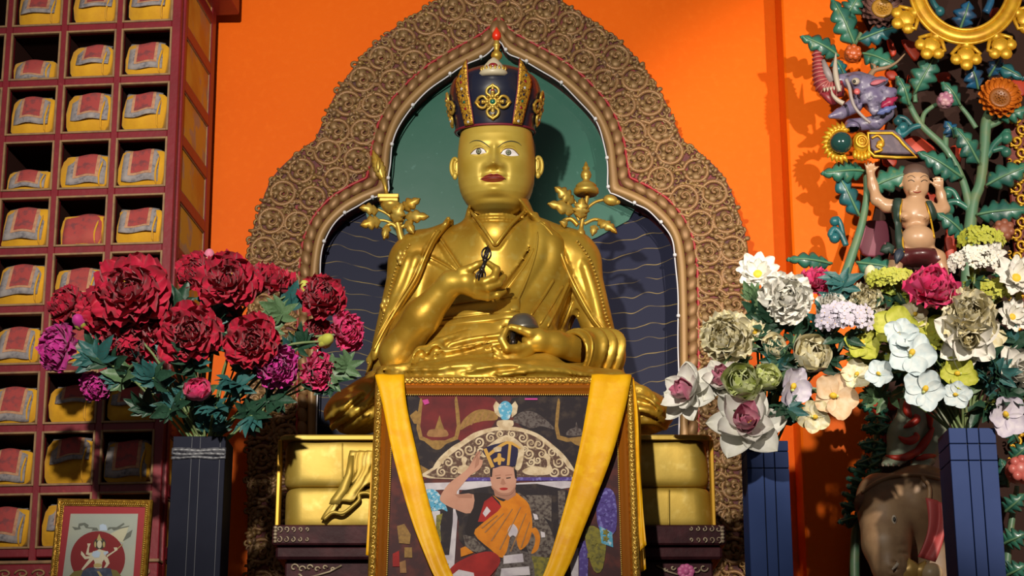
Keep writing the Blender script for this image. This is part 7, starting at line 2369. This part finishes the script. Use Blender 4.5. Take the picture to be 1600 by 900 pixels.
# ------------------------------------------------------------ gilded ring with trefoil edge
RY = -0.40
ring = thing('gilded_ring', P(1508, 60, RY), 'bright gilded ring with scalloped trefoil edge high on the carved throne back', 'ring')
rc = (1509, -28)
rp = np.array([P(rc[0] + 79 * math.cos(a), rc[1] + 86 * math.sin(a), RY) for a in np.arange(72) * 2 * math.pi / 72])
part('band', tube(rp, 0.019, 10, closed=True, flat=0.7), cgold, ring)
part('inner_bead', tube(np.array([P(rc[0] + 68 * math.cos(a), rc[1] + 75 * math.sin(a), RY - .006) for a in np.arange(72) * 2 * math.pi / 72]), 0.006, 6, closed=True), cgold, ring)
part('outer_bead', tube(np.array([P(rc[0] + 89 * math.cos(a), rc[1] + 96 * math.sin(a), RY - .004) for a in np.arange(72) * 2 * math.pi / 72]), 0.006, 6, closed=True), cgold, ring)
tf = MB()
for (x, y, r) in ((-.55, .30, .36), (0, .62, .38), (.55, .30, .36)):
    tf.addm(ball((x, y, 0), (r, r, .22), 10, 7))
tf.addm(ball((0, .05, 0), (.55, .5, .2), 10, 7))
tf.addm(tube([(-.30, -.55, 0), (-.55, -.30, 0.02), (-.80, -.02, .03), (-.62, .22, .08), (-.42, .10, .1)], .12, 7)); tf.addm(tube([(.30, -.55, 0), (.55, -.30, 0.02), (.80, -.02, .03), (.62, .22, .08), (.42, .10, .1)], .12, 7))
tf_me = tf.mesh('trefoil', [cgold])
for i in range(12):
    a = math.radians(0 + i * 30)
    c = P(rc[0] + 106 * math.cos(a), rc[1] + 113 * math.sin(a), RY)
    d = unit(np.array([math.cos(a), 0, -math.sin(a)])); s_ = np.cross(d, (0, -1, 0))
    inst('trefoil', tf_me, FRAME(c, -s_, d, np.array([0, -1.0, 0]), 0.052), ring)
    m = MB(); m.addm(tube([P(rc[0] + q * math.cos(a), rc[1] + (q + 7) * math.sin(a), RY + .01) for q in (84, 100)], .02, 8)); part('trefoil_neck', m, cgold, ring)

# ------------------------------------------------------------ carved dragon head
dp = mat('dragon_mauve', (0.135, 0.11, 0.20), 0.4, n1=(30, (0.20, 0.18, 0.26), 0.42, 0.62), n2=(60, (0.06, 0.05, 0.10), 0.55, 0.68), coat=0.25)
dr = mat('dragon_red', (0.26, 0.025, 0.035), 0.4, n1=(30, (0.18, 0.02, 0.03), .4, .65), coat=0.2)
ivory = mat('ivory_paint', (0.40, 0.34, 0.27), 0.4)
dy = -0.36
dg = thing('carved_dragon', P(1350, 190, dy), 'painted mauve dragon with red upturned snout and white tusks beside the pilaster', 'dragon')
Fd = Field(P(1266, 206, dy) - [0, 0.12, 0], P(1412, 74, dy) + [0, 0.14, 0], 0.0045)
D = lambda x, y, Y=dy: P(x, y, Y)
Fd.ell(D(1352, 140), (0.046, 0.055, 0.045), 0.02); Fd.ell(D(1334, 128, dy - .03), (0.026, 0.03, 0.022), 0.015); Fd.ell(D(1374, 158), (0.045, 0.05, 0.04), 0.02)
Fd.cap(D(1340, 125), D(1310, 126, dy - .02), 0.026, 0.018, 0.015)
Fd.cap(D(1335, 165), D(1312, 178, dy - .02), 0.024, 0.016, 0.012); Fd.cap(D(1312, 178, dy - .02), D(1297, 182, dy - .03), 0.016, 0.007, 0.01)
Fd.cap(D(1330, 196), D(1368, 192), 0.020, 0.020, 0.012); Fd.cap(D(1368, 192), D(1384, 176), 0.020, 0.025, 0.012); Fd.ell(D(1332, 198, dy - .02), (.022, .022, .014), .01)
rg = random.Random(21)
for i in range(46):
    a = rg.uniform(0, 6.28); q_ = math.sqrt(rg.random())
    x, y = 1366 + 32 * q_ * math.cos(a), 148 + 28 * q_ * math.sin(a)
    Fd.ell(D(x, y, dy - .05 + 0.02 * q_), rg.uniform(.008, .013), 0.006)
Vd, Qd = Fd.mesh()
db = part('body', (Vd, Qd.tolist()), dp, dg)
tr = [(1316, 138), (1298, 140), (1286, 134), (1281, 116), (1279, 98), (1275, 80)]
trp = cr(np.array([D(x, y, dy - .02) for x, y in tr]), 6)
part('snout', tube(trp, np.interp(np.linspace(0, 1, len(trp)), [0, .4, .8, 1], [.026, .024, .016, .008]), 12), dr, dg)
for i in range(4, len(trp) - 2, 2):
    t_ = unit(trp[i + 1] - trp[i - 1]); R_ = np.interp(i / len(trp), [0, .4, .8, 1], [.0265, .0245, .0165, .009])
    e1 = unit(np.cross(t_, (0, 1, 0))); e2 = np.cross(t_, e1)
    part('snout_rib', tube([trp[i] + (e1 * math.cos(a) + e2 * math.sin(a)) * R_ for a in np.arange(14) * 2 * math.pi / 14], 0.0032, 5, closed=True), mat('dragon_rib', (0.36, 0.10, 0.09), 0.4), dg)
part('snout_inner', tube([D(x, y, dy - .038) for x, y in ((1300, 128), (1292, 112), (1286, 94))], [.012, .012, .006], 8), mat('dragon_grey', (0.24, 0.20, 0.20), 0.5), dg)
part('tongue', lobed((1310, 160), (1280, 148), 20, dy - .03, None, 0, 0.014, .1), dr, dg)
for pts, r in (([(1312, 143), (1308, 128), (1305, 108), (1306, 82)], [.006, .0085, .008, .001]), ([(1318, 162), (1308, 156), (1301, 148), (1299, 140)], [.008, .007, .005, .001])):
    part('tusk', tube(cr(np.array([D(x, y, dy - .055) for x, y in pts]), 5), np.interp(np.linspace(0, 1, 16), np.linspace(0, 1, 4), r), 8), ivory, dg)
for i in range(6):
    part('tooth', lathe([(0, 0), (.0045, 0), (.0035, .006), (0, .012)], 7, AIM(D(1288 + i * 5, 138 - i * .8, dy - .045), (0, 0, -1))), ivory, dg)
part('whisker', tube(cr(np.array([D(x, y, dy - .075) for x, y in ((1322, 124), (1327, 136), (1330, 152), (1336, 168), (1348, 182), (1360, 192))]), 5), np.linspace(.006, .0045, 26), 8), mat('dragon_whisker', (0.30, 0.25, 0.24), 0.4), dg)
ey = part('eye', ball(D(1337, 127, dy - .062), (.0125, .008, .011), 12, 8), ivory, dg); part('pupil', ball(D(1335, 127, dy - .070), (.005, .003, .005), 8, 6), ink, ey)
e_ = part('ear', lobed((1356, 132), (1388, 124), 17, dy - .05, None, 0, 0.008), dp, dg); part('ear_lining', lobed((1360, 131), (1384, 125), 9, dy - .060, None, 0, 0.004), mat('ear_pink', (0.44, 0.11, 0.14), 0.5), e_)
m = MB(); horn = mat('horn_brown', (0.24, 0.15, 0.085), 0.45)
m.addm(tube(cr(np.array([D(x, y, dy - .02) for x, y in ((1358, 122), (1366, 110), (1384, 106), (1400, 98), (1414, 84))]), 5), np.linspace(.010, .002, 21), 8)); m.addm(tube([D(x, y, dy - .02) for x, y in ((1368, 110), (1366, 102), (1361, 99))], [.007, .005, .002], 8)); part('antler', m, horn, dg)
part('cheek_flesh', ball(D(1339, 143, dy - .06), (.010, .006, .010), 8, 6), mat('dragon_pink', (0.50, 0.10, 0.10), 0.4), dg)
part('shoulder_ruff', lobed((1376, 168), (1402, 152), 18, dy - .06, None, 3, 0.012), mat('dragon_crimson', (0.30, 0.015, 0.06), 0.4), dg); part('shoulder_ruff', lobed((1370, 178), (1400, 166), 14, dy - .06, None, 3, 0.010), mat('dragon_blue', (0.10, 0.13, 0.32), 0.4), dg)

# ------------------------------------------------------------ jewelled beam end under the dragon
jb = thing('jewel_beam', P(1340, 240, -.36), 'green jewel in a gold flame halo on a gilt-edged purple beam under the dragon', 'ornament')
part('jewel', ball(D(1314, 223, -.40), (.033, .03, .032), 20, 14), mat('dark_green_jewel', (0.012, 0.05, 0.045), 0.15, coat=0.6), jb)
m = MB()
for i in range(15):
    a = math.radians(62 + i * 15.5)
    c0 = D(1314 + 19 * math.cos(a), 223 - 20 * math.sin(a), -.375); c1 = D(1314 + 31 * math.cos(a + .18), 223 - 33 * math.sin(a + .18), -.375)
    m.addm(tube([c0, c0 * .5 + c1 * .5, c1], [.009, .0075, .001], 7))
m.addm(tube([D(1314 + 20 * math.cos(a), 223 - 21 * math.sin(a), -.375) for a in np.linspace(1.0, 5.0, 20)], .008, 7))
part('flame_halo', m, cgold, jb)
m = MB(); c = D(1345, 224, -.385)
m.addm(ball(c, (.024, .02, .034), 14, 10)); m.addm(tube([c + np.array([.016 * math.cos(a), -.018, .018 * math.sin(a)]) for a in np.arange(18) * math.pi / 9], .004, 6, closed=True)); m.addm(tube([c + np.array([.009 * math.cos(a), -.020, .010 * math.sin(a)]) for a in np.arange(14) * math.pi / 7], .003, 6, closed=True)); m.addm(ball(c + [0, -.02, 0], .005, 8, 6))
for i in range(5): m.addm(ball(c + np.array([(i - 2) * .010, -.004, -.036 - .004 * (2 - abs(i - 2))]), (.007, .010, .014), 7, 5))
part('rosette', m, cgold, jb)
bp = [(1356, 208), (1394, 208), (1404, 216), (1412, 226), (1432, 246), (1400, 246), (1366, 244), (1358, 236)]
q = np.array([(lambda w: (w[0], w[2]))(P(x, y, -.36)) for x, y in bp])
part('beam', prism(q, 0.05, 0.004, np.array([[1, 0, 0, 0], [0, 0, -1, -.34], [0, 1, 0, 0], [0, 0, 0, 1.0]])), mat('beam_purple', (0.075, 0.05, 0.075), 0.5, n1=(60, (0.12, 0.08, 0.10), .5, .65)), jb, False)
part('gilt_edge', tube([P(x, y, -.392) for x, y in bp], .0048, 6, closed=True), cgold, jb)
m = MB(); m.addm(tube([P(x, y, -.393) for x, y in cr(np.array([(1362, 216), (1372, 212), (1380, 222), (1370, 228), (1378, 234), (1366, 238)], float), 5)], .004, 6)); m.addm(ball(P(1376, 225, -.392), (.012, .005, .012), 8, 6)); part('gilt_scroll', m, cgold, jb)

# ------------------------------------------------------------ carved boy
by = -0.34
B = lambda x, y, Y=by: P(x, y, Y)
skin_b = mat('painted_skin', (0.50, 0.30, 0.17), 0.32, n1=(14, (0.43, 0.24, 0.13), 0.4, 0.7), coat=0.3)
boy = thing('carved_boy', B(1432, 425), 'painted carving of a bare-bellied boy in an open vest lifting both arms', 'carved figure')
Fb = Field(B(1346, 440) - [0, .13, 0], B(1490, 238) + [0, .13, 0], 0.0045)
Fb.ell(B(1430, 283), (.041, .038, .038), .01); Fb.ell(B(1432, 297, by - .006), (.034, .032, .026), .014)                      # skull, jaw
Fb.ell(B(1434, 291, by - .036), (.005, .008, .008), .006); Fb.ell(B(1406, 288), (.006, .008, .012), .004); Fb.ell(B(1427, 300, by - .03), (.014, .010, .008), .008)
for ex in (1424, 1443): Fb.ell(B(ex, 284, by - .040), (.007, .006, .004), .004, '-')
Fb.cap(B(1430, 305), B(1430, 316), .018, .022, .012)
Fb.ell(B(1428, 335), (.054, .042, .048), .02); Fb.ell(B(1414, 338, by - .032), (.018, .014, .014), .01); Fb.ell(B(1443, 338, by - .032), (.018, .014, .014), .01)
Fb.ell(B(1434, 374, by - .018), (.050, .048, .042), .018); Fb.ell(B(1436, 386, by - .066), (.004, .008, .004), .003, '-')
for nx in (1412, 1446): Fb.ell(B(nx, 340, by - .047), .004, .003)
Fb.line([B(1406, 322), B(1386, 322, by + .01), B(1370, 312, by + .01), B(1364, 290, by + .01), B(1360, 270, by)], [.022, .018, .016, .014, .012], .012)
Fb.line([B(1451, 324), B(1466, 332, by + .01), B(1475, 326, by + .01), B(1470, 304, by + .01), B(1467, 292, by)], [.022, .018, .016, .013, .011], .012)
for hx_, hy_, sg in ((1360, 266, -1), (1467, 290, 1)):
    Fb.ell(B(hx_, hy_, by - .004), (.013, .009, .014), .006)
    for k in range(4): Fb.cap(B(hx_ + (k - 1.5) * 4, hy_ - 4, by - .006), B(hx_ + (k - 1.5) * 5 - 2, hy_ - 14 + abs(k - 1.5) * 2, by - .012), .0045, .0035, .003)
    Fb.cap(B(hx_ - 6 * sg, hy_, by - .008), B(hx_ - 12 * sg, hy_ - 6, by - .012), .0048, .0035, .003)
Fb.line([B(1418, 396), B(1402, 402, by - .02), B(1398, 420, by - .02), B(1408, 432, by - .03)], [.028, .022, .018, .014], .012)
Fb.line([B(1448, 396), B(1464, 404, by - .02), B(1470, 418, by - .02), B(1476, 430, by - .03)], [.028, .024, .018, .014], .012)
Vb, Qb = Fb.mesh(); Vb = relax(Vb, Qb, 1, .35)
bb = part('body', (Vb, Qb.tolist()), skin_b, boy); boy_bvh = bvh_of(Vb, Qb)
def dtube(pix, r, off=0.0, yd=by): return tube(smooth3(drop(boy_bvh, cr(np.array(pix, float), 5), off, yd), 2), r, 6)
V, F = ball((0, 0, 0), (.0435, .042, .036), 16, 10); V = V + B(1429, 275, by + .006); part('hair', (V, F), mat('carved_hair', (0.10, 0.055, 0.04), 0.6), bb)
for p0, p1, p2 in (((1419, 283), (1424, 281), (1429, 284)), ((1439, 284), (1444, 281), (1449, 283))): part('eye_line', dtube([p0, p1, p2], .0013), ink, bb)
for p0, p1, p2 in (((1418, 277), (1424, 274), (1430, 278)), ((1438, 278), (1444, 274), (1450, 277))): part('eyebrow', dtube([p0, p1, p2], .001), ink, bb)
part('mouth', dtube([(1427, 299), (1433, 301), (1439, 299)], .0018), lip_red, bb)
vest = mat('vest_dark_green', (0.018, 0.040, 0.030), 0.5); 
def dstrip(Lp, Rp, off, mt, name, th=.006):
    A = resample(drop(boy_bvh, cr(np.array(Lp, float), 5), off, by), 16); C_ = resample(drop(boy_bvh, cr(np.array(Rp, float), 5), off, by), 16)
    return part(name, sheet(np.array([[A[i] * (1 - u) + C_[i] * u + np.array([0, -.004 * math.sin(math.pi * u), 0]) for u in (0, .33, .67, 1)] for i in range(16)]), -th), mt, boy)
v1 = dstrip([(1398, 312), (1394, 340), (1398, 365), (1402, 392)], [(1408, 312), (1406, 340), (1408, 365), (1411, 394)], .004, vest, 'vest')
part('vest_edge', dtube([(1409, 312), (1406, 340), (1409, 365), (1412, 395)], .003, .008), cgold, v1)
v2 = dstrip([(1447, 316), (1452, 330), (1455, 345)], [(1453, 316), (1460, 330), (1462, 345)], .004, vest, 'vest'); part('vest_edge', dtube([(1447, 316), (1451, 330), (1456, 350), (1460, 372)], .003, .006), cgold, v2)
dstrip([(1358, 335), (1362, 345), (1360, 352)], [(1376, 330), (1376, 342), (1372, 352)], .004, vest, 'sleeve_end')
Ft = Field(B(1385, 436) - [0, .13, 0], B(1480, 382) + [0, .12, 0], 0.005)
Ft.ell(B(1437, 402, by - .01), (.052, .050, .026), .015); Ft.cap(B(1420, 398), B(1402, 404, by - .02), .032, .026, .012); Ft.cap(B(1448, 398), B(1464, 406, by - .02), .032, .026, .012)
Vt, Qt = Ft.mesh(); part('trousers', (Vt, Qt.tolist()), mat('trousers_maroon', (0.075, 0.012, 0.014), 0.35, coat=0.3), boy)
part('sash', lobed((1398, 385), (1376, 392), 22, by - .05, None, 2, .01), vest, boy); part('sash', lobed((1408, 388), (1400, 412), 16, by - .07, None, 0, .008), mat('sash_navy', (0.02, 0.03, 0.05), 0.5), boy)

# ------------------------------------------------------------ carved lion legs above the elephant
ly = -0.40
Ln = lambda x, y, Y=ly: P(x, y, Y)
lion = thing('carved_lion', Ln(1420, 728), 'pale green carved lion legs with red flame tufts standing on the elephant', 'carved figure')
Fl = Field(Ln(1360, 738) - [0, .12, 0], Ln(1490, 560) + [0, .16, 0], 0.005)
Fl.line([Ln(1440, 590), Ln(1433, 640), Ln(1412, 680), Ln(1404, 706, ly - .01)], [.060, .046, .042, .034], .02)
Fl.line([Ln(1462, 620, ly + .05), Ln(1458, 680, ly + .03), Ln(1446, 712, ly + .02)], [.05, .038, .030], .02)
for (x, y, Y) in ((1392, 722, ly - .03), (1436, 726, ly)):
    Fl.ell(Ln(x + 6, y - 4, Y), (.034, .034, .016), .01)
    for k in range(4): Fl.cap(Ln(x - 6 + k * 7, y - 2, Y - .02), Ln(x - 12 + k * 8, y + 4, Y - .035), .009, .007, .004)
Vl2, Ql2 = Fl.mesh(); part('body', (Vl2, Ql2.tolist()), mat('lion_pale_green', (0.24, 0.29, 0.20), 0.45, n1=(18, (0.30, 0.34, 0.25), .4, .65)), lion)
lion_bvh = bvh_of(Vl2, Ql2)
for pix, w in (([(1412, 668), (1424, 662), (1434, 654), (1428, 648)], .010), ([(1404, 682), (1418, 690), (1432, 684), (1430, 676)], .011), ([(1384, 712), (1410, 716), (1434, 704), (1450, 684), (1458, 668)], .012), ([(1420, 620), (1416, 640), (1424, 652)], .011), ([(1448, 620), (1452, 645), (1454, 670)], .010), ([(1430, 718), (1446, 714), (1462, 712)], .008)):
    pts = smooth3(drop(lion_bvh, cr(np.array(pix, float), 5), .004, ly)); n = len(pts)
    part('flame_tuft', tube(pts, w * np.sin(np.linspace(.15, 2.9, n)) + .001, 8), mat('lion_flame_red', (0.46, 0.030, 0.014), 0.45), lion)
for b, t, w in (((1385, 650), (1360, 628), 22), ((1390, 670), (1372, 640), 20), ((1382, 700), (1388, 655), 18), ((1400, 640), (1385, 610), 24)):
    part('mane_lock', lobed(b, t, w, ly + .03, None, 0, .012), MATS['lion_flame_red'], lion)
for (x, y, Y) in ((1392, 722, ly - .03), (1436, 726, ly)):
    for k in range(4):
        part('claw', lathe([(0, 0), (.004, 0), (.003, .008), (0, .016)], 6, AIM(Ln(x - 12 + k * 8, y + 4, Y - .04), (-.2, -1, -.6))), ivory, lion)

# ------------------------------------------------------------ carved elephant head
eyY = -0.44
E_ = lambda x, y, Y=eyY: P(x, y, Y)
el_ = thing('carved_elephant', E_(1410, 940) * [1, 1, 0] + [0, 0, ALT], 'brown painted elephant head bearing the lion, behind a blue vase', 'elephant')
Fe = Field((E_(1325, 900)[0], -.64, ALT), (E_(1500, 900)[0], -.20, E_(1420, 722)[2]), 0.006)
Fe.ell(E_(1420, 792), (.112, .11, .098), .03); Fe.ell(E_(1372, 782, eyY - .03), (.060, .055, .075), .03); Fe.ell(E_(1440, 762), (.08, .10, .06), .03)
Fe.line([E_(1385, 810, eyY - .05), E_(1385, 850, eyY - .08), E_(1392, 885, eyY - .09), E_(1404, 930, eyY - .08), E_(1430, 965, eyY - .08)], [.075, .062, .048, .036, .030], .02)
Fe.cap(E_(1430, 800), E_(1425, 860, eyY + .02), .085, .06, .03)
Fe.line([E_(1455, 850, eyY + .05), E_(1455, 990, eyY + .05)], [.085, .095], .03)
for k in range(5):
    y = 850 + k * 12
    Fe.line([E_(1362 + k * 3, y, eyY - .145 + .004 * k), E_(1390, y + 5, eyY - .165 + .008 * k), E_(1416, y + 2, eyY - .13 + .006 * k)], .004, .004, '-')
Ve, Qe = Fe.mesh(); Ve = relax(Ve, Qe, 2, .4); Ve[:, 2] = np.maximum(Ve[:, 2], ALT + .0005)
eb = part('head', (Ve, Qe.tolist()), mat('elephant_brown', (0.25, 0.155, 0.082), 0.5, n1=(30, (0.21, 0.125, 0.066), 0.42, 0.62)), el_)
e_bvh = bvh_of(Ve, Qe)
c = drop(e_bvh, [(1397, 812)], .002, eyY)[0]; ee = part('eye', ball(c, (.007, .005, .013), 10, 8), ivory, eb); part('pupil', ball(c + [0, -.004, 0], (.004, .003, .007), 8, 6), ink, ee)
part('ear', lobed((1362, 770), (1344, 812), 40, eyY - .07, eyY - .03, 0, .02), mat('elephant_ear', (0.20, 0.10, 0.055), 0.5), el_)
m = MB()
G = np.array([[E_(1448 + 26 * u + 10 * math.sin(t * 3) - 16 * t, 778 + 92 * t + 8 * u, eyY - .115 - .006 * math.sin(u * 7 + t * 2)) for u in np.linspace(0, 1, 9)] for t in np.linspace(0, 1, 14)])
part('red_ear_cloth', sheet(G, -.006), mat('elephant_red_cloth', (0.42, 0.060, 0.060), 0.55), el_)
part('tusk', tube(cr(np.array([E_(x, y, Y) for x, y, Y in ((1412, 858, eyY - .10), (1405, 878, eyY - .13), (1394, 890, eyY - .15))]), 5), np.linspace(.012, .002, 11), 8), ivory, el_)
for b, t, w in (((1428, 905), (1420, 872), 30), ((1420, 910), (1398, 878), 24), ((1436, 905), (1446, 876), 24)): part('gilt_leaf', lobed(b, t, w, eyY - .12, None, 0, .012), mat('elephant_gilt', (0.42, 0.26, 0.07), 0.4, 0.3), el_)
part('cream_boss', ball(E_(1456, 896, eyY - .12), (.03, .025, .028), 14, 10), mat('cream_boss', (0.42, 0.31, 0.18), 0.4), el_)
m = MB(); m.addm(tube(smooth3(drop(e_bvh, cr(np.array([(1346, 770), (1380, 748), (1430, 742), (1468, 748)], float), 6), .003, eyY)), .006, 7)); m.addm(tube(smooth3(drop(e_bvh, cr(np.array([(1440, 745), (1452, 760), (1452, 780)], float), 6), .003, eyY)), .006, 7)); part('head_strap', m, mat('elephant_strap', (0.34, 0.20, 0.10), 0.5), el_)

# curly leaf column beside the elephant and leaves by the vase
vn = thing('carved_leaf_column', P(1345, 830, -.36) * [1, 1, 0] + [0, 0, ALT], 'green column of curled carved leaves along the elephant', 'carving')
ORGV = vn
part('stem', tube([P(x, y, -.34) for x, y in cr(np.array([(1362, 600), (1372, 660), (1366, 720), (1352, 770), (1338, 830), (1336, 905), (1340, 985)], float), 6)], .014, 8), cstem, vn)
rg = random.Random(5)
for i in range(15):
    t = i / 14; x = float(np.interp(t, [0, .3, .6, 1], [1366, 1370, 1356, 1334])); y = 625 + 185 * t
    for sg in (-1, 1):
        bx, by_ = x, y
        cleaf((bx, by_), (bx + sg * rg.uniform(16, 26), by_ - rg.uniform(-4, 18)), rg.uniform(15, 20), -.36 - .02 * rg.random(), cg, 3, .15 * sg, .02, .014, vn)
for (x, y) in ((1322, 800), (1332, 812), (1326, 818)):
    part('curled_leaf', ball(P(x, y, -.37), (.014, .014, .014), 10, 8), cg, vn)
for b, t, w in (((1575, 760), (1560, 720), 30), ((1570, 800), (1596, 770), 30), ((1568, 850), (1600, 830), 34), ((1580, 720), (1604, 690), 28), ((1572, 900), (1600, 880), 34), ((1590, 690), (1568, 670), 26)):
    cleaf(b, t, w, -.33, cg, 4, .1)
cstemp([(1575, 985), (1572, 900), (1580, 820), (1590, 760)], [.012, .012, .010, .008], -.30)
